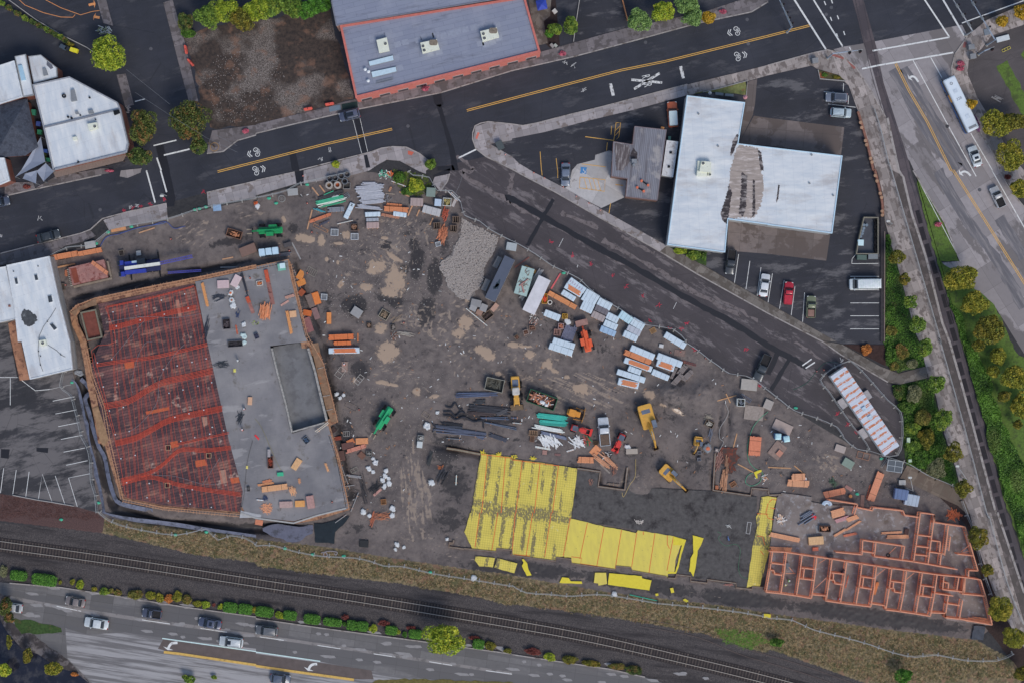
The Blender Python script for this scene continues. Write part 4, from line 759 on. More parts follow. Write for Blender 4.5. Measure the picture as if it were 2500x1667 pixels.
B().pr(LP("@01 900,1225 1780,1035 1900,1568 @02 1905,0 2228,1370 2205,1560 1500,1500 1140,1425 1060,1180 960,830 830,220 @01 960,1500"),Z-.1,Z-.02).bd_('rebar_bay',q.end(c_),pod)
for s_,m_ in(("@02 1140,195 1230,180 1235,235 1150,248",0),("@02 1335,640 1550,595 1552,625 1345,668",0),("@02 1790,1090 1880,1075 1905,1130 1800,1150",0),("@02 1560,920 1630,905 1640,960 1575,975",0),("@02 2010,1180 2070,1170 2090,1290 2030,1300",1),("@02 2110,1250 2190,1240 2200,1290 2125,1300",0),("@01 1610,1190 1640,1185 1670,1340 1640,1345",1),("@02 1850,690 1900,685 1905,760 1870,780",1)):
 B().pr(LP(s_),Z-.02,Z+.01).bd_('ply_panel',[M((170,92,66),.8,.2,2),M((150,120,112),.8,.25,2)][m_],pod)
m_ten=M((208,92,76),.5,.08,2)
nT=0
def tN(pts,r=.04,z=Z+.06):
 B().tube([(x,y,z) for x,y in sM(pts,3)],r,5).bd_('tendon',m_ten,pod)
E_=[("@01 985,1250 1400,1165 1780,1060",2,.14),("@01 1000,1440 1100,1425 1480,1320 1800,1255",5,.16),("@02 880,215 1150,175 1450,135 1900,25",3,.2),("@02 950,590 1180,545 1340,450 1500,370 1720,320 1950,265",5,.2),("@02 1060,930 1250,880 1400,800 1550,720 1750,670 2040,610",6,.16),("@02 1600,945 1850,890 2100,835",2,.2),("@02 1110,1270 1350,1210 1500,1120 1620,1010 1720,985 1880,995 2120,970",4,.17),("@02 1120,1300 1290,1250 1420,1245 1600,1300 1850,1350 2210,1400",4,.17)]
for s_,k,d in E_:
 p=LP(s_,Z+.1)
 for j in rA(k):tN([(x,y+(j-(k-1)/2)*d*1.35) for x,y in p])
top=LP("@01 965,1245 1785,1060",Z+.1);bot=LP("@02 1150,1430 2190,1560",Z+.1)
for k in rA(21):
 u=k/20*.97+.015;a=(top[0][0]+(top[1][0]-top[0][0])*u,top[0][1]+(top[1][1]-top[0][1])*u);b=(bot[0][0]+(bot[1][0]-bot[0][0])*u,bot[0][1]+(bot[1][1]-bot[0][1])*u)
 m1=[(a[0]+(b[0]-a[0])*v+.25*sin(v*9+k),a[1]+(b[1]-a[1])*v) for v in np.linspace(0,1,9)]
 for d in(0,.22)[:2 if k%2==0 else 1]:tN([(x+d,y) for x,y in m1],.024,Z+.03)
for s_,dx in(("@01 965,1250 1060,1568 @02 840,80 960,560 1080,1000 1150,1400",0),("@02 860,100 970,520 1060,860",.3)):tN(LP(s_,Z+.1),.035)
for s_ in("@02 1220,470 1210,400 1250,180 1330,20 1400,0","@02 1190,820 1300,740 1440,560 1470,330 1600,120 1700,20","@02 1420,1225 1600,1230 1850,1300 2000,1300","@01 980,1390 1300,1340 1600,1350 1850,1310","@02 1860,1310 1930,1200 2020,1060","@02 1025,160 1110,60 1160,0","@01 1160,1568 1280,1430 1330,1360 1240,1330"):B().tube([(x,y,Z+.12) for x,y in sM(LP(s_,Z),4)],.03,5).bd_('grey_conduit',M((128,128,142)),pod)
mch=M((196,214,240),.5)
for s_ in "1255,1243@01 1480,1190@01 1695,1133@01 1037,1297@01 1287,1372@01 1508,1318@01 1728,1263@01 1068,1427@01 895,192@02 1025,160@02 1498,252@02 1627,220@02 1762,187@02 1892,155@02 948,412@02 1078,380@02 1551,470@02 1680,440@02 1817,405@02 1943,373@02 1132,600@02 1004,632@02 1605,690@02 1735,658@02 1870,625@02 1186,820@02 1058,850@02 1660,910@02 1788,877@02 1925,845@02 2053,812@02 1110,1070@02 1240,1040@02 1163,1290@02 1370,1297@02 1765,1355@02 1350,1428@02 1545,1458@02 1745,1487@02 1940,1517@02 1948,782@02".split():
 a,b=s_.split('@');x,y=LP(f"@{b} {a}",Z+.1)[0];B().obox(x,y,.3,.2,.2,Z,Z+.12).bd_('anchor_marker',mch,pod)
for s_ in("@02 1545,970","@02 1917,1043","@02 1538,1315"):
 x,y=LP(s_)[0];f=cu([(x-.5,y-.5),(x+.5,y-.5),(x+.5,y+.5),(x-.5,y+.5)],.08,Z,Z+.15).bd_('block_out',M((180,150,128)),pod);B().box(x-.42,x+.42,y-.42,y+.42,Z,Z+.02).bd_('void',mK,f)
B().pr(LP("@01 735,1300 880,1270 940,1530 800,1568"),Z,Z+.1).bd_('core_floor',M((112,66,60),.8,.2,1.5),pod)
cu(LP("@01 735,1300 880,1270 940,1530 800,1560",Z+.6),.28,Z,Z+.6).bd_('core_wall',M((112,110,102),.85,.25,2.5),pod)
B().pr(LP("@01 650,1300 880,1170 890,1235 720,1275 690,1340"),Z,Z+.04).bd_('edge_walkway',M((128,104,88),.85,.25,1.5),pod)
B().pr(LP("@01 660,1400 690,1350 760,1568 730,1568"),Z,Z+.04).bd_('edge_walkway',M((150,112,88),.85,.25,1.5),pod)
B().pr(LP("@02 850,610 900,590 1000,900 950,960 915,900"),Z-.1,Z+.02).bd_('edge_walkway',M((142,116,94),.85,.25,1.5),pod)
mb=B();pe=LP("@01 640,1300 700,1238 870,1170 1400,1060 1850,970 2350,865 @11 0,880 300,815");pe2=LP("@02 800,60 850,300 960,600 1010,900 1080,1200 1130,1440 1500,1515 2200,1580");pe3=LP("@11 320,860 380,1120 470,1500 @12 500,-10 620,200 750,735");pe4=LP("@12 690,850 760,1060 855,1535")
for pp in(pe,pe2,pe3,pe4):
 for a,b in zip(pp,pp[1:]):
  L=dist(a,b);an=atan2(b[1]-a[1],b[0]-a[0]);mb.bar((*a,Z+.05),(*b,Z+.05),.1);mb.bar((a[0]+.5*sin(an),a[1]-.5*cos(an),Z-.05),(b[0]+.5*sin(an),b[1]-.5*cos(an),Z-.05),.1)
  for k in rA(int(L/.6)):u=k*.6/L;x,y=a[0]+(b[0]-a[0])*u,a[1]+(b[1]-a[1])*u;mb.obox(x+U_(-.2,.3)*sin(an),y-.25*cos(an),an+1.57+U_(-.4,.4),U_(.5,1.1),.06,Z-.08,Z+.03)
mb.bd_('edge_battens',M((176,138,116),.85,.2,2),pod)
ZS=.18;HW=2.5
cx,cy=G("@33 35,350",ZS)[0];fb=Th('framed_building','new concrete ground slab carrying orange timber stud walls at lower right','building under construction',cx,cy)
q=NM('wet_slab',.35,.45);P=q.co();c_=q.mix(q.rng(q.noise(P,.2,5),.35,.65),A((104,97,98)),A((130,122,124)));c_=q.mix(q.mh('MULTIPLY',q.rng(q.noise(P,.9,6,.7),.54,.62),.75),c_,A((148,149,160)));c_=q.mix(q.mh('MULTIPLY',q.rng(q.noise(P,.3,4),.6,.7),.6),c_,A((88,76,66)))
slabp="@Z 500,265 535,230 655,245 770,262 765,300 900,325 1100,330 1130,345 1245,370 1250,340 1480,370 1490,405 1600,425 1615,385 1722,400 1722,460 1960,495 2060,835 1985,835 2000,890 2080,900 2170,1262 1815,1215 1805,1165 1700,1160 1690,1190 1345,1140 1335,1105 1235,1090 1230,1115 880,1070 880,1030 775,1020 765,1050 410,1000 440,700 455,560"
B().pr(lc_(fb,slabp,ZS),-.3,ZS).bd_('ground_slab',q.end(c_,q.rng(q.noise(P,.4,4),.4,.6,.25,.6)),fb)
ms=M((212,144,122),.8,.16,3)
def sW(s_):
 p=[(x-cx,y-cy) for x,y in G(s_,ZS+HW)]
 pb=p
 mb=B()
 for a,b in zip(p,p[1:]):
  L=dist(a,b)
  if L<.1:continue
  for z in(ZS+.02,ZS+HW-.1):mb.bar((*a,z),(*b,z),.2,.05)
  mb.bar((*a,ZS+HW-.04),(*b,ZS+HW-.04),.21,.05);an=atan2(b[1]-a[1],b[0]-a[0])
  for k in rA(int(L/.42)+1):u=min(k*.42/L,1);mb.obox(a[0]+(b[0]-a[0])*u,a[1]+(b[1]-a[1])*u,an,.05,.2,ZS+.04,ZS+HW-.1)
 mb.bd_('stud_wall',ms,fb)
for s_ in["@Z 440,685 560,690 690,710 930,745 1150,780 1380,815 1600,845 1740,865 1985,890 2080,905","@Z 412,1000 530,1012 655,1030 765,1050","@Z 775,1020 880,1030 878,1068 990,1085 1110,1100 1228,1115","@Z 1235,1090 1335,1105 1345,1138 1460,1152 1580,1170 1690,1188","@Z 1700,1160 1808,1165 1805,1198 1930,1212 2170,1255","@Z 465,690 445,830 415,1000","@Z 575,695 555,850 530,1010","@Z 695,712 675,870 650,1030","@Z 808,730 790,900 768,1048","@Z 928,745 905,910 882,1065","@Z 1042,762 1020,920 992,1085","@Z 1160,780 1140,940 1112,1100","@Z 1272,798 1255,960 1228,1112","@Z 1392,815 1370,980 1345,1135","@Z 1505,832 1485,1000 1455,1152","@Z 1628,850 1605,1010 1578,1168","@Z 1742,868 1720,1030 1690,1188","@Z 450,775 558,788","@Z 445,830 478,835 480,862 540,870","@Z 690,812 795,825","@Z 678,895 785,908","@Z 712,815 702,895","@Z 922,850 1030,862","@Z 912,905 945,908 950,935 1010,942","@Z 940,855 935,905","@Z 1148,880 1258,895","@Z 1135,962 1235,978","@Z 1172,885 1162,962","@Z 1380,915 1490,930","@Z 1370,970 1410,972 1412,1000 1470,1008","@Z 1405,920 1400,970","@Z 1618,948 1720,962","@Z 1602,1028 1705,1042","@Z 1638,950 1628,1030","@Z 1795,880 1785,980 1955,1000 1960,895","@Z 1910,890 1895,985","@Z 1798,925 1832,930 1828,975","@Z 1725,1010 1868,1030","@Z 1830,1030 1805,1195","@Z 1942,1015 2120,1032","@Z 1955,905 1940,1020","@Z 1940,1065 1915,1210","@Z 1825,1090 1920,1105","@Z 2080,905 2120,1035 2170,1255","@Z 1250,345 1480,370 1490,405 1598,420","@Z 1612,385 1720,398 1722,460 1960,495","@Z 1612,385 1590,560 1560,765","@Z 1722,400 1700,570 1672,780","@Z 1590,558 1698,570","@Z 1585,645 1680,655","@Z 1575,710 1668,720","@Z 1700,600 1768,610 1760,690","@Z 1830,485 1800,715","@Z 1688,690 1800,705","@Z 1775,700 1765,790","@Z 1845,570 1832,680","@Z 1165,598 1160,710 955,690","@Z 1165,598 1490,645 1472,748","@Z 1268,615 1255,725 1560,765 1900,825","@Z 1165,685 1258,698","@Z 1960,495 2060,835 1988,832 1985,890","@Z 1900,705 2020,718","@Z 900,285 1125,318 1100,400","@Z 1125,345 1240,368 1250,340"]:sW(s_)
def bR(s_):
 p=lc_(fb,s_,1.5);B().bar((*p[0],ZS+2.2),(*p[1],ZS+.1),.09).bd_('brace',ms,fb)
for s_ in("@Z 880,880 778,1000","@Z 560,850 650,860","@Z 2010,670 1945,700","@Z 1985,630 1940,690","@Z 870,740 835,780","@Z 1330,815 1280,880","@Z 1415,645 1380,705","@Z 585,800 640,858","@Z 1555,845 1510,910"):bR(s_)
def Fg(lb,s_,w_=.22,mat=nN):
 p=G(s_);t=Th('footing_wall',lb,'footing wall',*p[0]);q=[(x-p[0][0],y-p[0][1]) for x,y in p]
 sT(B(),q,w_,-.8,.22).bd_('wall',mat or M((128,124,122),.85,.2,2),t);L,Q=rB(q,w_+.12)
 for sd in(L,Q):mb=B();[mb.bar((*a,.1),(*b,.1),.05,.2) for a,b in zip(sd,sd[1:])];mb.bd_('form_board',M((124,96,82),.85,.25,2),t)
Fg('stepped footing wall with timber forms right of the big yellow sheet',"@22 600,1160 810,1190 790,1325 1035,1358 1060,1150");Fg('long thin footing wall beside the muddy trench and steel piles',"@22 1865,1020 1845,1360 2190,1410 2200,1340 2350,1355 @32 0,1370 10,1405 130,1400",.18)
Fg('low footing corner below the second yellow strip',"@23 1430,600 1500,605 1508,570 1640,585 1640,630 1790,648 1790,615 2055,650 2055,690 2200,705 2205,680 2340,690",.14)
Fg('small block footing left of the big yellow sheet',"@13 1815,250 1810,280 1775,275 1770,315 1910,335",.14);Fg('narrow footing edge under the yellow sheet',"@13 1910,330 2203,360 2210,330 2350,345 2350,385 @23 0,392 400,445 405,412 540,428 548,468 950,525 955,492 1090,505 1105,535 1420,590",.12)
Fg('pale concrete grade beam in the dark trench above the big yellow sheet',"@12 1750,975 1850,990 2060,1030",.3,M((128,122,112),.8,.2,2))
St('sub_base',sS(G("@22 595,1165 800,1195 785,1330 1040,1365 1065,1180 1100,1330 1840,1370 2190,1415 2250,1420 @23 2240,130 2160,690 2055,690 1800,620 1640,600 1480,565 1600,250 1480,215 700,90 550,50"),.04),M((80,79,83),.85,.25,1.3,di=(52,50,54),dv=.52,ds=.35))
def span(s_,z=0.0):
 """rear -> front points: centre, heading, length"""
 a,b=G(s_,z);return(a[0]+b[0])/2,(a[1]+b[1])/2,atan2(b[1]-a[1],b[0]-a[0]),dist(a,b)
mt=M((26,26,30),.8,.1,3);m_rim=M((120,124,132),.4,.1,3,metal=.4)
mG=M((30,36,46),.06,.05,1,spec=.8);m_head=M((214,220,228),.1,.05,spec=.7);m_tail=M((150,30,34),.3,.05)
_pc={}
def pN(c,r=.3):
 if c not in _pc:
  q=NM('car_paint',r,.5);D_(q.b,'Coat Weight',.6);D_(q.b,'Coat Roughness',.08)
  _pc[c]=q.end(q.mix(q.rng(q.noise(q.co('O'),1.5,3),.3,.7),A(dk(c,.92)),A(dk(c,1.05))))
 return _pc[c]
def wheel(t,x,y,r=.33,wd=.22,na='wheel',z=nN,rim=1):
 z=r if z is nN else z;mb=B();mb.tube([(x,y-wd/2,z),(x,y+wd/2,z)],r,16);o=mb.bd_(na,mt,t)
 if rim:s_=1 if y>0 else-1;B().tube([(x,y+s_*wd*.5,z),(x,y+s_*wd*.54,z)],r*.62,12).bd_('rim',m_rim,o)
 return o
def car(s_,lb,c,kind='sedan',W=nN,gp=nN,na=nN):
 x,y,a,L=span(s_);W=W or 1.85;nm={'sedan':'parked_car','suv':'parked_car','pickup':'pickup_truck','van':'van','hatch':'parked_car'}[kind]
 t=Th(na or nm,lb,{'pickup':'pickup truck','van':'van'}.get(kind,'car'),x,y,.04,a,gp)
 P_=pN(c);h=L/2;hood={'sedan':.24,'suv':.25,'pickup':.27,'van':.1,'hatch':.24}[kind]*L;zs={'sedan':.9,'suv':1.02,'pickup':1.1,'van':1.25,'hatch':.95}[kind];zt={'sedan':1.45,'suv':1.75,'pickup':1.85,'van':2.4,'hatch':1.5}[kind]
 front=.5
 def zf(k):return lambda xx,yy:k-.16*max(0,(xx-(h-hood))/hood)**1.3-(.1*max(0,(-xx-(h-.9))/.9) if kind=='sedan' else 0)
 B().ly([(rr(L-.12,W-.14,.3,5),.22),(rr(L,W,.38,5),.42),(rr(L,W,.4,5),.68),(rr(L-.1,W-.08,.42,5),zf(zs-.06)),(rr(L-.3,W-.22,.4,5),zf(zs))]).bd_('body',P_,t,1)
 for sy in(-1,1):
  for wx in(h-.17*L,-h+.18*L):wheel(t,wx,sy*(W/2-.1),.36 if kind in('pickup','suv','van') else.32)
 if kind=='pickup':x0,x1=-h+.42*L,h-hood+.05
 elif kind=='sedan':x0,x1=-h+.17*L,h-hood+.05
 elif kind=='van':x0,x1=-h+.06,h-hood
 elif kind=='hatch':x0,x1=-h+.08*L,h-hood+.05
 else:x0,x1=-h+.05*L,h-hood+.05
 gl=x1-x0;gc=(x0+x1)/2;fs={'sedan':.72,'suv':.6,'pickup':.55,'van':.75,'hatch':.7}[kind];bs={'sedan':.55,'suv':.18,'pickup':.12,'van':.05,'hatch':.4}[kind]
 def sec(f,z,k):l=gl-(fs+bs)*f;return(rr(l,W-.14-k,.22,4,gc-fs*f/2+bs*f/2,0),z)
 B().ly([sec(0,zs-.08,0),sec(.6,zs+(zt-zs)*.6,.12),sec(1,zt-.06,.24)]).bd_('cabin_glass',mG,t,1)
 rf=B().ly([sec(1.02,zt-.1,.2),sec(1.05,zt-.02,.24),sec(1.25,zt+.02,.4)]);rf.bd_('roof',P_,t,1)
 mb=B()
 for sy in(-1,1):
  mb.bar((x1-.06,sy*(W/2-.12),zs-.02),(x1-fs-.02,sy*(W/2-.22),zt-.06),.07);mb.bar((x0+.05,sy*(W/2-.12),zs-.02),(x0+bs+.02,sy*(W/2-.22),zt-.06),.12);mb.bar((gc-.1,sy*(W/2-.09),zs-.02),(gc-.15,sy*(W/2-.2),zt-.05),.07)
 mb.bd_('window_pillars',P_,t)
 for sy in(-1,1):
  B().ly([(rr(.24,.36,.1,3,h-.16,sy*(W/2-.28)),.55),(rr(.24,.36,.1,3,h-.2,sy*(W/2-.28)),zs-.16)]).bd_('headlight',m_head,t)
  B().ly([(rr(.14,.3,.05,3,-h+.08,sy*(W/2-.24)),.6),(rr(.14,.3,.05,3,-h+.1,sy*(W/2-.26)),.86)]).bd_('tail_light',m_tail,t)
  B().obox(x1-.35,sy*(W/2+.06),sy*.2,.16,.22,zs-.02,zs+.14).bd_('mirror',P_,t)
 B().box(h-.06,h+.02,-W/2+.35,W/2-.35,.3,.5).box(-h-.02,-h+.06,-W/2+.35,W/2-.35,.3,.5).bd_('bumper',M((50,52,58)),t)
 if kind=='suv':
  for sy in(-1,1):B().bar((x0+.4,sy*(W/2-.3),zt+.06),(x1-fs-.2,sy*(W/2-.3),zt+.06),.05).bd_('roof_rail',mY,t)
 if kind=='pickup':
  bx0,bx1=-h+.1,x0-.05
  B().box(bx0,bx1,-W/2+.16,W/2-.16,zs,zs+.012).bd_('bed_floor',M((40,40,44),.8,.2,2),t)
  mb=B()
  for y0 in(-W/2+.09,W/2-.17):mb.box(bx0-.02,bx1,y0,y0+.09,zs-.05,zs+.2)
  mb.box(bx0-.06,bx0+.02,-W/2+.17,W/2-.17,zs-.05,zs+.2);mb.bd_('bed_rail',P_,t)
 return t,L,W,h,x0,x1,zs,zt
white,silver,black,navy,grey_=(214,220,230),(168,174,186),(40,44,52),(62,72,100),(88,92,102)
def sunroof(r,x,l=.8,w_=.8):B().pr(rr(l,w_,.1,3,x,0),r[7]+.02,r[7]+.035).bd_('sunroof',mG,r[0])
r=car("@10 955,1040 768,1088",'dark blue estate car with glass roof stopped against the kerb below the salmon building',(78,86,112),'suv');sunroof(r,-.1,1.5)
car("@01 -95,312 97,275",'dark blue car at the left edge of the main road, partly outside the frame',(66,76,100),'suv')
car("@01 347,632 557,577",'black saloon car on the main road above the white skylit shop',(52,58,66),'sedan')
car("@20 492,1500 @21 490,145",'blue grey saloon parked beside the accessible bay on the forecourt',(104,116,140),'sedan',1.8)
r=car("@30 722,905 522,900",'grey blue hatchback with dark roof in the upper bay near the corner',(120,130,152),'suv');B().pr(rr(2.1,1.2,.2,3,-.6,0),r[7]+.02,r[7]+.03).bd_('roof_panel',pN((70,78,96)),r[0])
car("@30 565,1035 758,1048",'pale silver estate car below the grey blue hatchback near the corner',(164,182,200),'suv')
r=car("@30 1925,1535 1860,1350",'white saloon with sunroof driving behind the bus on the avenue',(190,202,218),'sedan');sunroof(r,-.35,.5)
car("@31 2140,340 2055,155",'white pickup truck with open bed on the avenue in front of the roadside trees',(176,180,192),'pickup')
r=car("@31 1022,1040 738,1045",'long white panel van parked across the painted bays',(205,222,232),'van',2.15)
mb=B();[mb.box(x-.02,x+.02,-.85,.85,r[7]+.02,r[7]+.06) for x in np.arange(-2.6,1.6,.45)];mb.bd_('roof_rib',pN((205,222,232)),r[0])
r=car("@31 175,1230 190,1022",'red pickup with a covered bed parked between white lines',(178,44,62),'pickup',1.75);B().box(-r[3]+.15,r[4]-.05,-.72,.72,r[6]+.19,r[6]+.25).bd_('bed_cover',pN((178,44,62)),r[0])
r=car("@31 385,1352 392,1150",'olive green pickup carrying brown boards in its bed',(122,130,108),'pickup',1.85);B().box(-r[3]+.25,r[4]-.25,-.6,.6,r[6]+.02,r[6]+.14).bd_('bed_cargo',M((130,104,100)),r[0])
car("@21 2298,1158 2327,950",'white saloon parked next to the red pickup',(208,216,228),'sedan',1.8)
car("@21 2018,728 1990,955",'black pickup parked against the wall of the white warehouse',(54,58,66),'pickup',1.85)
car("@22 2345,120 2242,350",'black pickup parked on the side road beside the site fence',(58,64,72),'pickup',1.95)
car("@03 790,832 610,798",'brownish grey saloon leading the far lane of the highway',(120,114,118),'sedan',1.8)
car("@03 1003,1030 785,995",'white saloon driving in the middle lane of the highway',(190,200,214),'sedan',1.95)
car("@03 1490,935 1313,910",'dark blue pickup on the highway below the yellow green shrubs',(78,84,106),'pickup',1.8)
r=car("@03 2038,1032 1830,992",'dark blue saloon with open sunroof on the highway behind the pickup',(74,82,108),'sedan',1.85);sunroof(r,-.2,.6)
r=car("@03 2238,1195 2020,1170",'white sport utility car with roof bars above the aqua lane line',(182,192,206),'suv',1.95);sunroof(r,.3,.7)
car("@13 205,1090 3,1068",'dark grey sport utility car in the far highway lane nearest the hedge row',(98,102,112),'suv')
car("@13 135,1510 320,1530",'blue grey hatchback driving right at the bottom edge of the highway',(84,94,116),'hatch')
car("@03 218,880 40,858",'silver car at the far left of the highway beside the blurred bank trees',(160,166,178),'sedan')
r=car("@20 1478,1175 1464,940",'orange camper pickup with white canopy roof parked against the warehouse',(184,98,66),'pickup',2.0)
B().ly([(rr(2.9,1.7,.15,3,-.85,0),r[6]),(rr(2.8,1.6,.2,3,-.85,0),r[7]+.1)]).bd_('canopy',M((190,210,226),.4,.05),r[0])
r=car("@22 855,952 832,690",'white crew pickup with a muddy brown bed parked inside the site',(190,198,214),'pickup',2.15);B().box(-r[3]+.2,r[4]-.1,-.85,.85,r[6]+.02,r[6]+.08).bd_('bed_dirt',M((98,84,78),.9,.2,3),r[0])
r=car("@11 222,735 35,758",'dark service truck with three pale lids on top standing above the podium deck',(52,56,68),'pickup',1.9)
for k in rA(3):B().ly([(rr(1.25,1.45,.1,3,1.35-k*1.32,0),1.0),(rr(1.15,1.35,.12,3,1.35-k*1.32,0),2.0)]).bd_('storage_lid',M((176,204,232),.4,.06),r[0])
x,y,a,L=span("@30 1855,1215 1625,735");a_len=L
t=Th('city_bus','white roofed city bus with blue sides at the avenue stop','bus',x,y,.04,a);W=2.5;h=L/2
B().ly([(rr(L-.1,W-.1,.25),.35),(rr(L,W,.3),.6),(rr(L,W,.3),1.1)]).bd_('body',M((62,104,170),.4,.08),t)
B().ly([(rr(L-.06,W-.06,.3),1.1),(rr(L-.12,W-.12,.3),2.4)]).bd_('window_band',mG,t)
B().ly([(rr(L-.04,W-.02,.3),2.4),(rr(L-.1,W-.08,.3),2.95),(rr(L-.5,W-.4,.3),3.1)]).bd_('roof',M((200,214,236),.4,.04,.5),t)
for k,(xx,l,w_) in eN(((h-3.0,.8,.8),(-h+3.0,.8,.8))):B().pr(rr(l,w_,.08,3,xx,0),3.1,3.16).bd_('roof_hatch',M((186,200,222),.4),t)
B().ring(h-1.3,.1,3.1,3.2,.28,.2).bd_('roof_beacon',mY,t);B().box(-h+.5,-h+1.0,-.8,.8,3.08,3.14).bd_('vent_grille',mY,t)
B().box(h-.3,h+.04,-1.05,1.05,1.2,2.6).bd_('windscreen',mG,t)
B().box(-.2+1.3,2.6,1.2,1.27,1.2,2.35).bd_('orange_advert_panel',M((214,150,70),.5),t);B().box(-h,-3,-1.27,-1.2,.6,2.3).bd_('purple_side_panel',M((118,84,150),.4),t)
for xx in(h-2.6,-h+3.2):
 for sy in(-1,1):wheel(t,xx,sy*1.12,.48,.3)
for sy in(-1,1):B().bar((h-.1,sy*1.1,2.5),(h+.35,sy*1.3,2.2),.08).bd_('mirror',mK,t)
fo=text('fleet_number','328',.75,(h-4.6,0,3.11),R(-90),M((110,120,140)),t)
mC=M((196,152,74),.5,.12,2,di=(128,98,60),dv=.6,ds=1.5);m_mach=M((104,114,134),.5,.1,2);m_trk=M((66,58,56),.8,.3,4,di=(110,96,84),dv=.52)
def crawler(t,L,W,w_,hh):
 for sy in(-1,1):
  o=B().ly([(rr(L-.6,w_,.1,3,0,sy*(W/2-w_/2)),.02),(rr(L,w_,.12,3,0,sy*(W/2-w_/2)),hh*.4),(rr(L,w_,.12,3,0,sy*(W/2-w_/2)),hh*.75),(rr(L-.5,w_,.12,3,0,sy*(W/2-w_/2)),hh)]).bd_('crawler_track',m_trk,t)
  mb=B();[mb.box(x-.05,x+.05,sy*(W/2-w_/2)-w_/2-.02,sy*(W/2-w_/2)+w_/2+.02,hh*.9,hh+.04) for x in np.arange(-L/2+.35,L/2-.3,.28)];mb.bd_('grouser',m_trk,o)
def Ex(s_,reach_s,lb,trk_s,L=5.4,W=3.0,s9=1.0):
 """s_: body rear -> front ; reach_s: bucket tip ; trk_s: two points along the tracks"""
 x,y,a,_=span(s_);gz_=max(0,gH(x,y));t=Th('excavator',lb,'excavator',x,y,gz_+.02,a);_,_,ta,TL_=span(trk_s)
 k=ta-a
 for sy in(-1,1):
  c,s2=cos(k),sin(k);oy=sy*(W/2-.3*s9)
  T=lambda p:[(px*c-(py+oy)*s2,px*s2+(py+oy)*c) for px,py in p]
  l,w_=L*.82,.55*s9
  o=B().ly([(T(rr(l-.6,w_,.1,3)),.0),(T(rr(l,w_,.12,3)),.35*s9),(T(rr(l,w_,.12,3)),.6*s9),(T(rr(l-.5,w_,.12,3)),.85*s9)]).bd_('crawler_track',m_trk,t)
  mb=B();[mb.pr(T([(q_-.05,-w_/2-.02),(q_+.05,-w_/2-.02),(q_+.05,w_/2+.02),(q_-.05,w_/2+.02)]),.8*s9,.89*s9) for q_ in np.arange(-l/2+.35,l/2-.3,.3)];mb.bd_('grouser',m_trk,o)
 bl=span(s_)[3];hb=bl/2;w2=W*.92/2
 B().ly([(rr(bl,2*w2,.3,4),1.0*s9),(rr(bl,2*w2,.35,4),1.75*s9),(rr(bl-.2,2*w2-.2,.35,4),1.95*s9)]).bd_('house',mC,t)
 B().ly([(rr(.95*s9,2*w2-.05,.35,4,-hb+.35*s9,0),1.0*s9),(rr(.95*s9,2*w2-.15,.35,4,-hb+.35*s9,0),2.15*s9)]).bd_('counterweight',mC,t)
 B().pr(rr(1.0*s9,1.7*s9,.08,3,-hb+1.15*s9,0),1.9*s9,2.1*s9).bd_('engine_hood',M((92,104,128),.5),t)
 cb=B().ly([(rr(1.7*s9,.95*s9,.12,3,hb-.7*s9,w2-.5*s9),1.3*s9),(rr(1.55*s9,.85*s9,.12,3,hb-.75*s9,w2-.5*s9),2.9*s9)]).bd_('cab',mG,t)
 B().pr(rr(1.5*s9,.88*s9,.1,3,hb-.78*s9,w2-.5*s9),2.88*s9,2.96*s9).bd_('cab_roof',M((100,112,134),.4),cb)
 B().bar((hb-.9*s9,-w2+.3,2.0*s9),(-hb+1.2*s9,-w2+.3,2.0*s9),.5*s9,.12).bd_('side_box',mC,t)
 tx,ty=G(reach_s)[0];dx,dy=tx-x,ty-y;lx=dx*cos(a)+dy*sin(a);ly=-dx*sin(a)+dy*cos(a)
 bx=hb-1.3*s9;by=-.1*s9;f=lambda u_,z:(bx+(lx-bx)*u_,by+(ly-by)*u_,z)
 bo=B().tube([f(0,1.7*s9),f(.25,3.0*s9),f(.42,3.5*s9),f(.68,3.1*s9)],[.3*s9,.34*s9,.3*s9,.2*s9],4).bd_('boom',mC,t)
 mb=B();mb.tube([f(.1,1.7*s9),f(.38,3.1*s9)],.07*s9);mb.tube([f(.3,3.9*s9),f(.62,3.7*s9)],.07*s9);mb.bd_('hydraulic_ram',M((150,154,162),.3,.05,metal=.4),bo)
 B().tube([f(.62,3.5*s9),f(.7,3.2*s9),f(.93,1.0*s9)],[.16*s9,.22*s9,.13*s9],4).bd_('stick',mC,t)
 d=Vector(f(1,0))-Vector(f(0,0));d.z=0;d.normalize();n_=Vector((-d.y,d.x,0));c0=Vector(f(.95,.55*s9));bw=.5*s9
 vs=[]
 for sgn in(-1,1):
  for(u_,z_) in((-.35,.5),(.35,.35),(.45,-.1),(.1,-.45),(-.4,-.3)):vs.append(c0+d*u_*s9+n_*sgn*bw+Vector((0,0,z_*s9)))
 mb=B().add(vs,[(0,1,2,3,4),(9,8,7,6,5),(1,6,7,2),(2,7,8,3),(3,8,9,4),(4,9,5,0)]);mb.bd_('bucket',M((106,92,78),.7,.2,3),t)
 return t
Ex("@22 1205,580 1265,790","@22 1322,985",'large yellow excavator with its arm stretched down towards the footing',"@22 1165,640 1275,800",5.2,3.1)
Ex("@22 1375,1150 1480,1245","@22 1605,1370",'mid sized yellow excavator digging beside the sub base',"@22 1400,1170 1490,1270",4.4,2.6,.85)
Ex("@22 1710,870 1700,950","@22 1665,1030",'small yellow digger with slate canopy beside the pallets of blocks',"@22 1705,850 1698,960",2.6,1.9,.6)
x,y,a,L=span("@22 25,305 48,625");t=Th('wheel_loader','yellow articulated wheel loader with pale cab roof next to the green skip','wheel loader',x,y,.02+max(0,gH(x,y)),a);h=L/2
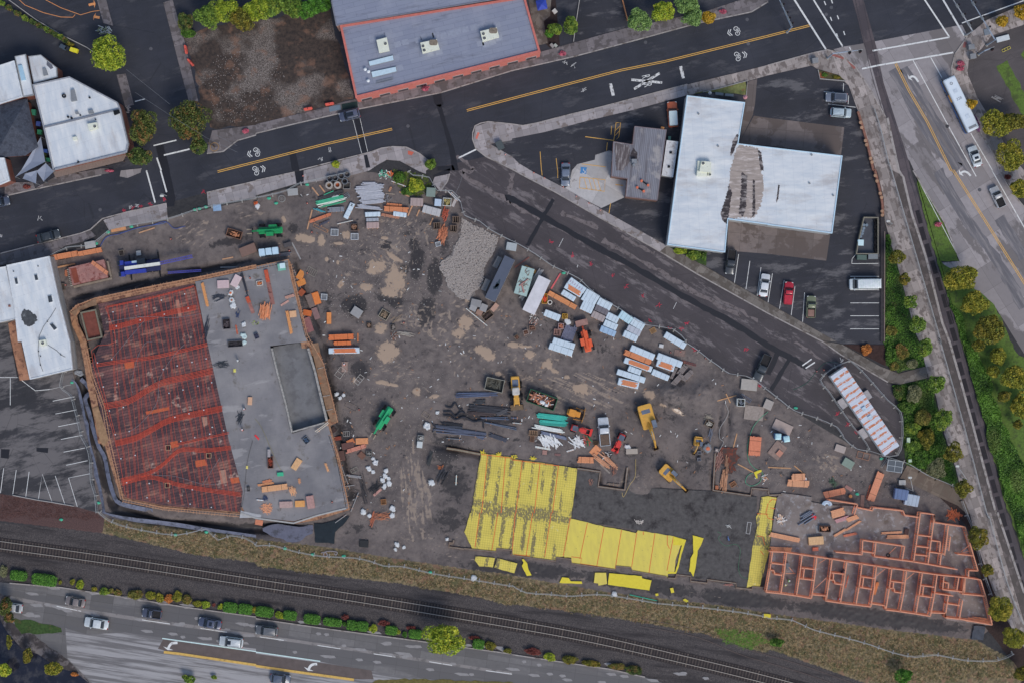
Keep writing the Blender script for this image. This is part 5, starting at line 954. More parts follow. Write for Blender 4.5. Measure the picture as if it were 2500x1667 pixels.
B().ly([(rr(2.9,1.7,.25,4,-h+1.6,0),.8),(rr(2.9,1.7,.3,4,-h+1.6,0),1.9),(rr(2.6,1.5,.3,4,-h+1.6,0),2.1)]).bd_('engine_body',mC,t);B().pr(rr(1.3,1.2,.1,3,-h+1.5,0),2.08,2.16).bd_('engine_hood',M((92,104,128),.5),t)
B().ly([(rr(1.5,1.45,.15,4,-.35,0),1.5),(rr(1.35,1.3,.2,4,-.35,0),3.0)]).bd_('cab',mG,t);B().ly([(rr(1.5,1.45,.3,4,-.35,0),3.0),(rr(1.2,1.2,.3,4,-.35,0),3.12)]).bd_('cab_roof',M((176,176,180),.5),t)
B().ly([(rr(2.0,1.0,.15,4,1.3,0),.8),(rr(1.8,.9,.15,4,1.3,0),1.5)]).bd_('front_frame',mC,t)
for xx in(-h+1.9,h-2.6):
 for sy in(-1,1):wheel(t,xx,sy*1.05,.68,.5)
mb=B();[mb.bar((.9,sy*.45,1.5),(h-.9,sy*.5,.7),.16) for sy in(-1,1)];mb.bd_('lift_arm',mC,t)
B().add([(h-1,-1.3,.1),(h-1,1.3,.1),(h,1.3,.05),(h,-1.3,.05),(h-1.05,-1.3,.95),(h-1.05,1.3,.95)],[(0,1,2,3),(0,4,5,1),(0,3,4),(1,5,2)]).bd_('bucket',M((106,92,78),.7,.2,3),t)
x,y,a,L=span("@22 478,628 670,680");t=Th('bulldozer','small orange yellow bulldozer facing right above the red tractor','bulldozer',x,y,.02+max(0,gH(x,y)),a);h=L/2
crawler(t,L*.68,2.1,.45,.75);mo=M((198,136,62),.5,.12,2,di=(110,90,74),dv=.6)
B().ly([(rr(L*.62,1.1,.15,4,-.2,0),.6),(rr(L*.62,1.1,.15,4,-.2,0),1.4),(rr(L*.55,.9,.15,4,-.2,0),1.55)]).bd_('engine_body',mo,t)
B().ly([(rr(1.1,1.3,.12,4,-.5,0),1.4),(rr(1.0,1.15,.12,4,-.5,0),2.3)]).bd_('cab',mG,t);B().pr(rr(1.35,1.4,.15,4,-.5,0),2.3,2.4).bd_('cab_roof',mo,t)
mb=B();[mb.bar((0,sy*1.15,.5),(h-.2,sy*1.0,.4),.14) for sy in(-1,1)];mb.bd_('push_arm',mo,t);B().add([(h-.25,-1.5,.05),(h-.1,0,.05),(h-.25,1.5,.05),(h-.45,-1.5,.9),(h-.3,0,.95),(h-.45,1.5,.9),(h-.4,-1.5,.05),(h-.4,1.5,.05)],[(0,1,4,3),(1,2,5,4),(6,3,5,7)]).bd_('blade',M((150,118,78),.6,.2,2),t)
def tH(s_,lb,c,boom_ext=1.2,forks=1,cargo=nN):
 x,y,a,L=span(s_);t=Th('telehandler',lb,'telehandler',x,y,.02+max(0,gH(x,y)),a);P_=M(c,.45,.1,2);h=L/2
 B().ly([(rr(L,1.2,.2,4),.7),(rr(L,1.3,.2,4),1.2),(rr(L-.3,1.1,.2,4),1.3)]).bd_('chassis',P_,t)
 B().ly([(rr(1.7,.75,.1,3,-.5,-.75),.7),(rr(1.6,.7,.1,3,-.5,-.75),1.5)]).bd_('engine_box',P_,t)
 B().ly([(rr(1.5,.85,.1,3,0,.75),.8),(rr(1.4,.75,.1,3,0,.75),2.4)]).bd_('cab',mG,t);B().pr(rr(1.45,.82,.1,3,0,.75),2.4,2.5).bd_('cab_roof',P_,t)
 for xx in(-h+.7,h-.7):
  for sy in(-1,1):wheel(t,xx,sy*1.15,.6,.42)
 bo=B().bar((-h+.2,0,2.1),(h+.2,0,1.75),.42,.45).bd_('boom',P_,t);B().bar((h,0,1.75),(h+boom_ext,0,1.1),.32,.34).bd_('boom_extension',M(dk(c,.9),.5),bo)
 B().bar((h+boom_ext,-.65,.8),(h+boom_ext,.65,.8),.12,.6).bd_('fork_carriage',mK,t)
 if forks:
  for sy in(-.4,.4):B().bar((h+boom_ext,sy,.45),(h+boom_ext+1.2,sy,.4),.12,.06).bd_('fork',M((160,150,136)),t)
 if cargo:B().box(h+boom_ext+.1,h+boom_ext+1.3,-1.2,1.2,.45,1.1).bd_('fork_platform',cargo,t)
 return t
tH("@12 1240,600 1120,790",'bright green telehandler parked diagonally on the open mud below the deck',(46,160,112));tH("@11 250,548 30,558",'dark green telehandler near the fence above the podium deck',(36,138,88))
tH("@22 700,90 @21 655,1470",'orange telehandler with tan boom carrying a brown box by the wrapped lumber',(216,96,66),.9,0,M((142,112,110)))
def tR(s_,lb,loader=1):
 x,y,a,L=span(s_);t=Th('tractor',lb,'tractor',x,y,.02+max(0,gH(x,y)),a);P_=M((196,62,62),.45,.1,2);h=L/2
 B().ly([(rr(1.5,.75,.12,4,.35,0),.6),(rr(1.4,.7,.15,4,.35,0),1.3)]).bd_('hood',P_,t)
 B().ly([(rr(1.3,1.3,.15,4,-h+.9,0),.6),(rr(1.2,1.2,.15,4,-h+.9,0),1.3)]).bd_('rear_body',P_,t)
 for sy in(-1,1):wheel(t,-h+.8,sy*.72,.55,.34);wheel(t,h-1.0,sy*.6,.36,.24)
 B().pr(rr(1.05,1.05,.2,4,-h+1.05,0),2.1,2.18).bd_('canopy',M((84,94,114),.5),t);mb=B();[mb.bar((-h+1.05+sx*.4,sy*.4,1.2),(-h+1.05+sx*.4,sy*.4,2.1),.06) for sx in(-1,1) for sy in(-1,1)];mb.bd_('canopy_post',mK,t)
 if loader:
  mb=B();[mb.bar((0,sy*.5,1.2),(h-.4,sy*.5,.5),.12) for sy in(-1,1)];mb.bd_('loader_arm',P_,t);B().add([(h-.5,-.75,.05),(h-.5,.75,.05),(h,.75,.05),(h,-.75,.05),(h-.5,-.75,.6),(h-.5,.75,.6)],[(0,1,2,3),(0,4,5,1)]).bd_('bucket',P_,t)
 return t
tR("@22 530,775 735,835",'red compact tractor with front loader below the bulldozer');tR("@22 1020,830 940,1010",'red compact tractor with grey canopy parked right of the white crew pickup')
x,y,a,L=span("@01 1110,905 1480,865");t=Th('crane_truck','blue crane truck with white telescopic boom and lowered lattice jib','crane truck',x,y,.03,a);h=L/2;mbl=M((48,62,158),.4,.12,2);mwh=M((206,210,214),.5,.1,2,di=(130,130,140),dv=.6)
B().ly([(rr(L,2.2,.2,3),.6),(rr(L,2.3,.2,3),1.2)]).bd_('chassis',M((40,46,88),.6,.2,2),t)
for sy in(-1,1):B().ly([(rr(1.3,.95,.15,4,-h+.4,sy*1.1),.5),(rr(1.2,.85,.2,4,-h+.45,sy*1.1),1.9)]).bd_('cab',mbl,t);B().pr(rr(.5,.8,.05,3,-h+.1,sy*1.1),1.5,1.92).bd_('windscreen',mG,t)
B().pr(rr(2.6,.9,.15,3,-h+2.6,.75),1.2,2.2).bd_('engine_deck',mbl,t);B().pr(rr(4.2,.8,.15,3,-h+3.2,-.9),1.2,1.9).bd_('engine_deck',mbl,t);B().pr(rr(1.6,1.0,.1,3,.6,1.0),1.2,2.6).bd_('operator_cab',mG,t);B().pr(rr(1.7,.4,.1,3,-.4,1.0),1.2,2.4).bd_('counterweight_box',M((150,176,206)),t)
B().bar((-h+1.3,-.1,2.5),(h+.3,.1,2.5),.62,.6).bd_('boom',mwh,t)
for xx in(-h+1.2,-h+2.6,h-2.4,h-1.1):
 for sy in(-1,1):wheel(t,xx,sy*1.1,.5,.35)
def lT(p,q_,w_,mat,nm,par):
 p,q_=Vector(p),Vector(q_);d=(q_-p);L=d.length;d.normalize();n_=Vector((-d.y,d.x,0))*w_/2;up=Vector((0,0,w_/2));mb=B();k=int(L/w_/.9)
 cs=[n_+up,n_-up,-n_-up,-n_+up]
 for c in cs:mb.bar(p+c,q_+c,.09)
 for i in rA(k):
  a_=p+d*L*i/k;b_=p+d*L*(i+1)/k
  for j in rA(4):mb.bar(a_+cs[j],b_+cs[(j+1)%4],.06)
 return mb.bd_(nm,mat,par)
lT((h,.15,2.2),(h+6.6,.9,1.6),.5,M((74,78,170),.5),'lattice_jib',t)
for sx in(h-.3,-h+2):mb=B();mb.bar((sx,-2.4,.4),(sx,2.6,.4),.25);mb.bd_('outrigger',mK,t)
t=Th('boom_section','loose blue lattice boom section lying on the ground below the crane truck','boom section',*G("@01 1545,935")[0]);p=lc_(t,"@01 1545,938 1850,918");lT((*p[0],.4),(*p[1],.4),.35,M((74,78,170),.5),'lattice',t)
x,y,a,L=span("@22 150,485 400,575");t=Th('skip','dark green open skip heaped with scrap wood and white rubbish','skip',x,y,.03,a);wdt=2.6;mg=M((44,98,74),.5,.15,2);h=L/2
mb=cu([(-h,-wdt/2),(h,-wdt/2),(h,wdt/2),(-h,wdt/2)],.1,0,1.5);mb.box(-h+.1,h-.1,-wdt/2+.1,wdt/2-.1,0,.1);mb.bd_('container',mg,t);mb=B();[mb.box(xx,xx+.1,sy*wdt/2-(.1 if sy<0 else 0),sy*wdt/2+(0 if sy<0 else.1),.1,1.4) for xx in np.arange(-h+.3,h-.3,.8) for sy in(-1,1)];mb.bd_('side_rib',mg,t)
def sP(mb,n,rx,ry,z0,z1,l0=.5,l1=1.4,th=.09,ang=nN,sp=3.14,wd=nN):
 for _ in rA(n):
  r_=sqrt(rnd.random());t_=U_(0,6.283);cx,cy,cz=rx*r_*cos(t_),ry*r_*sin(t_),U_(z0,z1);a_=(ang if ang is not nN else 0)+U_(-sp,sp);l=U_(l0,l1)/2;dz=U_(-.15,.15)*l
  mb.bar((cx-l*cos(a_),cy-l*sin(a_),max(.05,cz-dz)),(cx+l*cos(a_),cy+l*sin(a_),max(.05,cz+dz)),wd or th*U_(.8,1.8),th*.5)
 return mb
for nm,n,c in(('scrap_wood',90,(190,132,108)),('dark_scrap',40,(100,70,66)),('pale_scrap',40,(205,205,214))):
 o=sP(B(),n,h-.7,.85,.7,1.45,.4,1.5,.1).bd_(nm,M(nm,c,.8,.2,2),t);o['kind']='stuff'
mb=B().blob(.2,-.4,1.3,.6,.4,.35).blob(1.1,-.7,1.3,.35,.35,.4);mb.bd_('rubbish_bag',M((214,218,226),.6),t)
mb=B();mb.box(-h+.1,h-.1,-wdt/2+.1,wdt/2-.1,.1,.8);mb.bd_('rubble_fill',M((70,58,58),.9,.4,3),t)
mL=lambda c:M(c,.8,.14,3,'O',di=dk(c,.78),dv=.6,ds=2)
GRP={}
def zat(x,y,z=nN):return(gH(x,y)+.03 if z is nN else z)
LR,LO,LW,LB,LP_,LG=(208,152,124),(198,130,96),(188,206,228),(118,88,88),(176,158,166),(128,128,140)
def Sk(s_,w_,lb,c=LR,hh=.9,z=nN,n=nN,na='lumber_stack',cat='lumber stack',gp=nN,rag=.12,strap=1,hl=nN):
 """sawn boards on bearers; s_ two end points, w_ width in tile px (/3.76)"""
 W=w_*S/3.76;x,y,a,L=span(s_,(z or 0)+hh);t=Th(na,lb,cat,x,y,zat(x,y,z),a,gp);bw=min(.28,W/3);k=max(2,round(W/bw));bw=W/k;rows=max(1,min(3,round(hh/.28)));rn=random.Random(len(lb))
 for lv in rA(rows):
  mb=B();z0=.1+(hh-.1)*lv/rows;z1=.1+(hh-.1)*(lv+1)/rows-.015
  for i in rA(k):
   e0,e1=rn.uniform(-rag,rag),rn.uniform(-rag,rag);y0=-W/2+i*bw;mb.box(-L/2+e0,L/2+e1,y0,y0+bw-.02,z0,z1-rn.uniform(0,.02))
  mb.bd_('board_layer',mL(c),t)
 mb=B();[mb.box(u_*L-.05,u_*L+.05,-W/2-.08,W/2+.08,0,.1) for u_ in(-.32,0,.32)];mb.bd_('bearer',mL(LR),t)
 if strap and L>2:mb=B();[mb.box(u_*L-.02,u_*L+.02,-W/2-.01,W/2+.01,.1,hh+.008) for u_ in(-.28,.28)];mb.bd_('strap',mK,t)
 return t
def Wr(s_,w_,lb,c=LW,hh=1.1,z=nN,na='wrapped_lumber',cat='wrapped stack',gp=nN,open_c=nN,sp_=0):
 W=w_*S/3.76;x,y,a,L=span(s_,hh);t=Th(na,lb,cat,x,y,zat(x,y,z),a,gp);rn=random.Random(len(lb)*7)
 j=lambda p,k:[(px+rn.uniform(-k,k),py+rn.uniform(-k,k)) for px,py in p]
 o=B().ly([(rr(L,W,.1,3),.12),(j(rr(L,W,.1,3),.03),hh*.55),(j(rr(L-.04,W-.04,.12,3),.03),hh-.06),(j(rr(L-.2,W-.2,.12,3),.03),hh)]).bd_('wrapping',M(c,.35,.07,1.5,'O',di=dk(c,.86),dv=.55,ds=1.2),t)
 mb=B();[mb.box(u_*L-.06,u_*L+.06,-W/2-.1,W/2+.1,0,.12) for u_ in(-.35,0,.35)];mb.bd_('bearer',mL(LR),t)
 mb=B();[mb.box(u_*L-.03,u_*L+.03,-W/2-.015,W/2+.015,.12,hh+.012) for u_ in(-.3,.02,.3)];mb.bd_('strap',M(dk(c,.8)),t)
 if open_c:
  mb=B();k=5;[mb.box(-L*.32+rn.uniform(-.2,.2),L*.38+rn.uniform(-.2,.2),-W*.36+i*W*.145,-W*.36+(i+1)*W*.145-.02,hh,hh+.05) for i in rA(k)];mb.bd_('exposed_boards',mL(open_c),t)
 if sp_:mb=B();[mb.box(-L/2+.3+i*(L-.6)/sp_,-L/2+.5+i*(L-.6)/sp_,-W*.25,W*.1,hh+.001,hh+.014) for i in rA(sp_)];mb.bd_('printed_mark',M((156,150,176)),t)
 return t
def Pp(s_,w_,lb,c,n=6,r=.09,na='pipe_bundle',cat='pipes',z=nN,gp=nN,jit=.15,ang=0.02,hh=1,taper=nN):
 W=w_*S/3.76;x,y,a,L=span(s_);t=Th(na,lb,cat,x,y,zat(x,y,z),a,gp);rn=random.Random(len(lb)+n);m_=M(c,.45,.12,2,'O')
 for i in rA(n):
  yy=-W/2+(i+.5)*W/n;l=L/2*rn.uniform(.86,1.0);dx=rn.uniform(-jit,jit)*2;da=rn.uniform(-ang,ang)*l
  B().tube([(dx-l,yy-da,.12+r+rn.uniform(0,.04)),(dx+l,yy+da,.12+r+rn.uniform(0,.04))],r,8).bd_('pipe',m_,t)
 mb=B();[mb.box(u_*L-.05,u_*L+.05,-W/2-.1,W/2+.1,0,.12) for u_ in(-.3,.3)];mb.bd_('bearer',mL(LR),t);return t
def Sh(s_,w_,lb,c,n=3,z=nN,na='plywood_sheet',cat='plywood',hh=.12,gp=nN):
 W=w_*S/3.76;x,y,a,L=span(s_);t=Th(na,lb,cat,x,y,zat(x,y,z),a,gp);rn=random.Random(len(lb))
 for i in rA(n):dx,dy,da=rn.uniform(-.06,.06),rn.uniform(-.06,.06),rn.uniform(-.03,.03);B().obox(dx,dy,da,L,W,i*hh/n,(i+1)*hh/n-.008).bd_('sheet',M(c,.8,.16,2,'O',di=dk(c,.8),dv=.58,ds=1.5),t)
 return t
def cr_(s_,lb,c=(150,150,156),hh=.8,z=nN,na='site_box',cat=nN,iq=nN,sl_=0,gp=nN,lid=0,w_=nN,Fr=.08):
 cat=cat or na.replace('_',' ')
 x,y,a,L=span(s_,(z or 0)+hh);W=(w_ or 60)*S/3.76;t=Th(na,lb,cat,x,y,zat(x,y,z),a,gp);m_=M(c,.65,.14,2,'O');q=[(-L/2,-W/2),(L/2,-W/2),(L/2,W/2),(-L/2,W/2)]
 if lid:
  B().pr(q,.08,hh-.08).bd_('box_body',m_,t);B().ly([(rr(L+.08,W+.08,.06,2),hh-.08),(rr(L,W,.08,2),hh)]).bd_('lid',M(dk(c,1.06),.5,.08,2,'O'),t)
  mb=B();[mb.box(u_*L-.06,u_*L+.06,-W/2,W/2,0,.08) for u_ in(-.35,.35)];mb.bd_('skid',mK,t)
 else:
  cu(q,Fr,0,hh).bd_('side_wall',m_,t);B().pr(iN(q,Fr),0,.08).bd_('floor',M(dk(c,.55)),t)
  if sl_:mb=B();[mb.box(-L/2+Fr+(i+.3)*(L-2*Fr)/sl_,-L/2+Fr+(i+.6)*(L-2*Fr)/sl_,-W/2+Fr,W/2-Fr,hh*.7,hh*.76) for i in rA(sl_)];mb.bd_('slat',m_,t)
  if iq:o=sP(B(),26,L*.32,W*.3,.2,hh*.9,.15,min(L,W)*.6,.08).bd_('contents',M(iq,.8,.3,3),t);o['kind']='stuff'
 return t
def Hp(s_,rx,ry,lb,c,n=40,l=(.8,2),ang=0,sp=.35,na='scrap_heap',cat='scrap pile',z=nN,hz=.4,th=.09,c2=nN):
 x,y=G(s_)[0];t=Th(na,lb,cat,x,y,zat(x,y,z));f=S/3.76
 for k,cc in eN([c]+([c2] if c2 else[])):
  m_=M(cc,.8,.15,3);mb=B();sP(mb,n//(2 if c2 else 1),rx*f,ry*f,.06,hz,l[0],l[1],th,R(ang),sp);o=mb.bd_('loose_sticks',m_,t);o['kind']='stuff'
 return t
def bag(s_,r,lb,c=(205,212,226),gp='white bulk bags on the mud',z=nN,full=nN):
 x,y=G(s_)[0];r=r*S/3.76;rn=random.Random(len(lb)*3+int(x*10));t=Th('bulk_bag',lb,'bulk bag',x,y,zat(x,y,z),rn.uniform(0,3),gp)
 c=dk(c,.93);sh=[rn.uniform(.72,1.18) for _ in rA(16)];ky=rn.uniform(.75,1)
 ly=lambda f,z,w:([(r*f*cos(k*.3927)*sh[k]*rn.uniform(1-w,1+w),ky*r*f*sin(k*.3927)*sh[k]*rn.uniform(1-w,1+w)) for k in rA(16)],z)
 B().ly([ly(.9,0,.05),ly(1.05,r*.35,.08),ly(.95,r*.62,.12),ly(.6,r*.72,.25),ly(.25,r*rn.uniform(.55,.8),.3)]).bd_('sack',M(c,.7,.16,5),t)
 mb=B();[mb.tube([(r*.8*cos(k),r*.8*sin(k),r*.6),(r*1.05*cos(k+.3),r*1.05*sin(k+.3),r*.85),(r*.8*cos(k+.6),r*.8*sin(k+.6),r*.6)],.03,4) for k in(0,1.57,3.14,4.7)];mb.bd_('lifting_loop',M(dk(c,.85)),t)
 if full:B().blob(0,0,r*.65,r*.5,r*.45,r*.22).bd_('contents',M(full,.8,.3,4),t)
 return t
def cone(s_,lb,gp='orange traffic cones around the site',z=nN,s9=1.):
 x,y=G(s_)[0];t=Th('traffic_cone',lb,'traffic cone',x,y,zat(x,y,z),gp=gp);B().box(-.2*s9,.2*s9,-.2*s9,.2*s9,0,.04).bd_('base',mK,t);B().cyl(0,0,.04,.7*s9,.15*s9,.03).bd_('cone_body',M((226,92,70)),t);B().cyl(0,0,.34*s9,.46*s9,.105*s9,.085*s9).bd_('reflective_band',M((220,220,226)),t)
def Fr(s_,w_,lb,c=(170,172,178),bars=4,na='scaffold_section',cat='scaffold',z=nN,hh=.1):
 x,y,a,L=span(s_);W=w_*S/3.76;t=Th(na,lb,cat,x,y,zat(x,y,z),a);m_=M(c,.5);mb=B()
 for y0 in(-W/2,W/2):mb.bar((-L/2,y0,hh),(L/2,y0,hh),.07)
 mb.bd_('side_rail',m_,t);mb=B();[mb.bar((-L/2+i*L/(bars-1),-W/2,hh),(-L/2+i*L/(bars-1),W/2,hh),.06) for i in rA(bars)];mb.bd_('cross_bar',m_,t);return t
def hose(s_,lb,c,r=.04,na='hose',cat='hose',z=.05,k=6):
 p=sM(G(s_),k);o=B().tube([(x,y,max(gH(x,y),0)+z) for x,y in p],r,5).bd_(na,M(c,.5),nN);return tag(o,lb,cat)
def bB(s_,w_,lb,c,th=.08,z=nN,na='loose_plank',cat='plank',gp=nN):
 W=w_*S/3.76;x,y,a,L=span(s_);o=B().ly([(rr(L,W,min(.02,W/4),1),0),(rr(L,W,min(.02,W/4),1),th)]).bd_(na,M(c,.8,.16,3,'O'),nN);o.location=(x,y,zat(x,y,z)+.01);o.rotation_euler=(0,0,a);return tag(o,lb,cat,gp)
def wK(s_,lb,vest,z=nN,rot=0,helmet=(222,224,228),crouch=0):
 x,y=G(s_)[0];z=zat(x,y,z);k=.62 if crouch else 1
 J=[(0,0,.95*k),(0,0,1.2*k),(.02,0,1.42*k),(.04,0,1.52*k),(.06,0,1.62*k),(.06,0,1.74*k),(0,.1,.9*k),(.1,.12,.5*k),(0,.13,.08),(.12,.14,.04),(0,-.1,.9*k),(-.1,-.12,.5*k),(-.1,-.13,.08),(.02,-.14,.04),(.02,.2,1.4*k),(.12,.27,1.15*k),(.35,.2,1.05*k),(.02,-.2,1.4*k),(.1,-.27,1.15*k),(.34,-.2,1.1*k)]
 E2=[(0,1),(1,2),(2,3),(3,4),(4,5),(0,6),(6,7),(7,8),(8,9),(0,10),(10,11),(11,12),(12,13),(2,14),(14,15),(15,16),(2,17),(17,18),(18,19)];RR=[.15,.15,.15,.06,.1,.1,.1,.08,.05,.045,.1,.08,.05,.045,.075,.055,.04,.075,.055,.04]
 me=bpy.data.meshes.new('body');me.from_pydata(J,E2,[]);o=bpy.data.objects.new('person',me);COL.objects.link(o);md=o.modifiers.new('s','SKIN');o.modifiers.new('d','SUBSURF').levels=1
 for v,r_ in zip(me.skin_vertices[0].data,RR):v.radius=(r_,r_)
 me.skin_vertices[0].data[0].use_root=1;bpy.context.view_layer.update();m2=bpy.data.meshes.new_from_object(o.evaluated_get(bpy.context.evaluated_depsgraph_get()));o.modifiers.clear();o.data=m2;m2 .materials.append(M((52,54,66),.8));o.location=(x,y,z);o.rotation_euler=(0,0,rot)
 tag(o,lb,'person');B().ly([(rr(.34,.5,.12,3),1.0*k),(rr(.34,.52,.12,3),1.3*k),(rr(.24,.44,.1,3),1.5*k)]).bd_('safety_vest',M(vest,.7),o);B().ly([(rr(.34,.28,.12,4,.08,0),1.68*k),(rr(.26,.24,.11,4,.06,0),1.78*k),(rr(.1,.1,.04,4,.06,0),1.83*k)]).bd_('hard_hat',M(helmet,.4),o)
G1='white wrapped lumber stacks along the side road fence'
for s_,w_,lab,kw in[("@21 525,1000 670,1105",62,'white wrapped stack with faint red print, topmost beside the fence',dict(sp_=6)),("@21 490,1050 640,1140",58,'white wrapped stack with a torn orange corner under the printed stack',dict(open_c=LO)),("@21 460,1110 578,1182",52,'short pale blue wrapped stack left of the torn orange one',{}),("@21 660,1130 780,1200",118,'big square white wrapped stack touching the fence',{}),("@21 640,1225 745,1275",92,'white wrapped stack directly below the big square one',{}),("@21 790,1195 910,1255",78,'white wrapped stack right of the big square one at the fence',{}),("@21 765,1250 880,1305",60,'dark grey wrapped stack between two white rows',dict(c=(110,108,120))),("@21 735,1310 850,1365",62,'beige wrapped stack below the dark grey one',dict(c=(158,150,156))),("@21 870,1325 975,1375",66,'upper white stack of the row of three beside the gravelly gap',{}),("@21 845,1390 965,1440",62,'middle white stack of the row of three',{}),("@21 812,1445 950,1500",58,'bottom striped pale blue stack of the row of three',dict(c=(150,178,214))),("@21 990,1310 1095,1380",74,'pale blue wrapped stack against the fence bend',dict(c=(176,208,230))),("@21 1100,1375 1210,1440",74,'white wrapped stack right of the fence bend',{}),("@21 1060,1435 1180,1495",58,'grey white wrapped stack under the fence bend stack',dict(c=(172,180,200))),("@21 1025,1490 1150,1545",62,'lowest white stack of the fence bend group',{}),("@21 1405,1500 @22 1590,45",62,'long white wrapped bundle alone against the fence',{}),("@21 298,1300 440,1355",62,'single pale wrapped bundle with rounded ends beside the yellow box',{}),("@22 375,-15 575,45",58,'upper of two long white stacks under the grey pipe pallet',{}),("@22 342,35 555,105",62,'lower of two long white stacks under the grey pipe pallet',{}),("@22 1090,55 1305,145",62,'white wrapped stack with a dark torn edge at the top of the middle group',{}),("@22 1032,165 1285,255",56,'white wrapped stack slit open over orange boards in the middle group',dict(open_c=LO)),("@22 1068,240 1185,285",52,'short white stack left of the slit open one',{}),("@22 965,272 1222,355",56,'long white wrapped stack near the bottom of the middle group',{}),("@22 975,360 1165,402",66,'white wrapped stack with a tray of orange boards on top',dict(open_c=LO)),("@22 1335,128 1562,212",62,'long white wrapped stack at the upper right of the middle group',{}),("@22 1330,190 1490,245",66,'white stack with torn orange top right of the gap',dict(open_c=LO)),("@22 1288,272 1440,335",56,'white stack at the lower right of the middle group',{}),]:
 Wr(s_,w_,lab,gp=G1,**kw)
Sk("@22 1035,95 1275,190",50,'orange unwrapped lumber stack between the white middle group stacks',LO,1.1)
Sk("@21 335,1118 585,1255",44,'long orange and white beam stack beside the white container',(196,134,96),.8)
for s_,lab in(("@22 1462,335 1510,240",'leftmost grey weathered beam stack of the fan below the white stacks'),("@22 1475,395 1560,300",'lowest grey weathered beam stack of the fan'),("@22 1530,300 1600,215",'upper grey weathered beam stack of the fan'),("@22 1570,350 1655,270",'rightmost grey weathered beam stack of the fan')):Sk(s_,48 if 'left' not in lab else 26,lab,(122,116,120),.6,na='beam_stack')
Pp("@21 495,1565 550,1415",110,'pallet of dark grey pipes between the telehandler and the white stacks',(108,112,138),10,.13);cr_("@21 425,1425 475,1428",'small white and brown pallet box above the grey pipe pallet',(176,150,158),.7,w_=52,iq=(180,120,100));cr_("@21 385,1480 445,1485",'brown pallet box left of the grey pipe pallet',(164,132,130),.7,w_=56,sl_=4)
bag("@21 510,1387",30,'flattened white bag above the grey pipe pallet');cr_("@21 462,1335 510,1338",'open yellow box below the long beam stack',(200,160,66),.6,w_=44,iq=(150,120,60));cr_("@21 300,1130 300,1220",'yellow tray of orange parts beside the white container',(196,148,58),.4,w_=50,iq=(190,80,60))
x,y=G("@21 348,1210")[0];t=Th('cable_reel','white hoop reel on the mud beside the long beam stack','reel',x,y,.03);B().ring(0,0,0,.15,.48,.32).bd_('hoop',M((196,200,206)),t);B().bar((-.35,-.1,.08),(.35,.15,.08),.1).bd_('spoke',mK,t)
bB("@21 360,1085 445,945",14,'pink red painted beam leaning beside the white container',(190,96,104),.15)
Fr("@22 1562,178 1688,215",16,'red and black ladder lying below the fence',(120,52,54),9,'ladder','ladder');cr_("@21 1270,1480 1318,1455",'small slatted pallet by the fence',(160,128,96),.15,w_=48,sl_=5,na='pallet');Sh("@22 1490,95 1590,105",56,'dark pinkish tarpaulin sheet by the ladder',(120,104,104),1,na='tarpaulin',cat='tarpaulin');cr_("@22 1352,35 1390,42",'small white cool box beside the torn wrapped stack',(176,180,190),.4,w_=30,lid=1)
def cT(s_,w_,lb,c,hh=2.5,na='storage_container',cat='container',roofc=nN,ribs=1):
 x,y,a,L=span(s_,hh);W=w_*S/3.76;t=Th(na,lb,cat,x,y,.02,a);m_=M(c,.6,.12,1.5,'O');B().box(-L/2,L/2,-W/2,W/2,.15,hh-.1).bd_('wall',m_,t);B().ly([(rr(L+.06,W+.06,.05,2),hh-.1),(rr(L,W,.08,2),hh)]).bd_('roof',roofc or M(dk(c,1.05),.5,.1,1,'O'),t)
 if ribs:mb=B();[mb.box(xx,xx+.06,sy*W/2-.03,sy*W/2+.03,.2,hh-.12) for xx in np.arange(-L/2+.2,L/2,.35) for sy in(-1,1)];mb.bd_('wall_rib',m_,t)
 B().box(L/2-.02,L/2+.05,-W/2+.1,W/2-.1,.2,hh-.2).bd_('door',M(dk(c,.85),.6),t);mb=B();[mb.bar((L/2+.08,yy,.3),(L/2+.08,yy,hh-.3),.05) for yy in(-.3,.3)];mb.bd_('door_bar',mY,t)
 mb=B();[mb.box(xx-.15,xx+.15,sy*(W/2-.2)-.15,sy*(W/2-.2)+.15,0,.15) for xx in(-L/2+.4,L/2-.4) for sy in(-1,1)];mb.bd_('foot',mK,t);return t,L,W,hh
r=cT("@11 2330,800 2148,1185",100,'dark blue roofed site trailer with tan puddle marks beside the gravel',(196,196,198),2.9,'site_trailer','trailer',M((84,92,112),.25,.06,1,'O'),0)
for u_,v_,a_,b_ in((.3,.1,.62,.4),(.25,-.25,.35,.22),(.36,.05,.9,.3)):B().pr(wob(-r[1]/2+r[1]*(1-u_)*1.0-.2,v_,a_,b_,0,int(u_*99)),r[3],r[3]+.012).bd_('roof_puddle',M((54,66,80),.15),r[0])
for lab,s_ in(('upper grey metal step platform on the left of the blue roofed trailer',"@11 2240,795 2190,890"),('lower grey metal step platform on the left of the blue roofed trailer',"@11 2130,1000 2085,1100")):
 x,y,a,L=span(s_);t=Th('entry_steps',lab,'steps',x,y,.02,a);B().box(-L/2,L/2,-.5,.5,.7,.78).bd_('platform',M((122,122,128),.7,.2,6),t);mb=B();[mb.box(xx-.04,xx+.04,yy-.04,yy+.04,0,.7) for xx in(-L/2+.1,L/2-.1) for yy in(-.42,.42)];mb.bd_('leg',mY,t);mb=B();mb.bar((-L/2,.5,1.6),(L/2,.5,1.6),.06);[mb.bar((xx,.5,.75),(xx,.5,1.6),.05) for xx in(-L/2,0,L/2)];mb.bd_('handrail',mY,t)
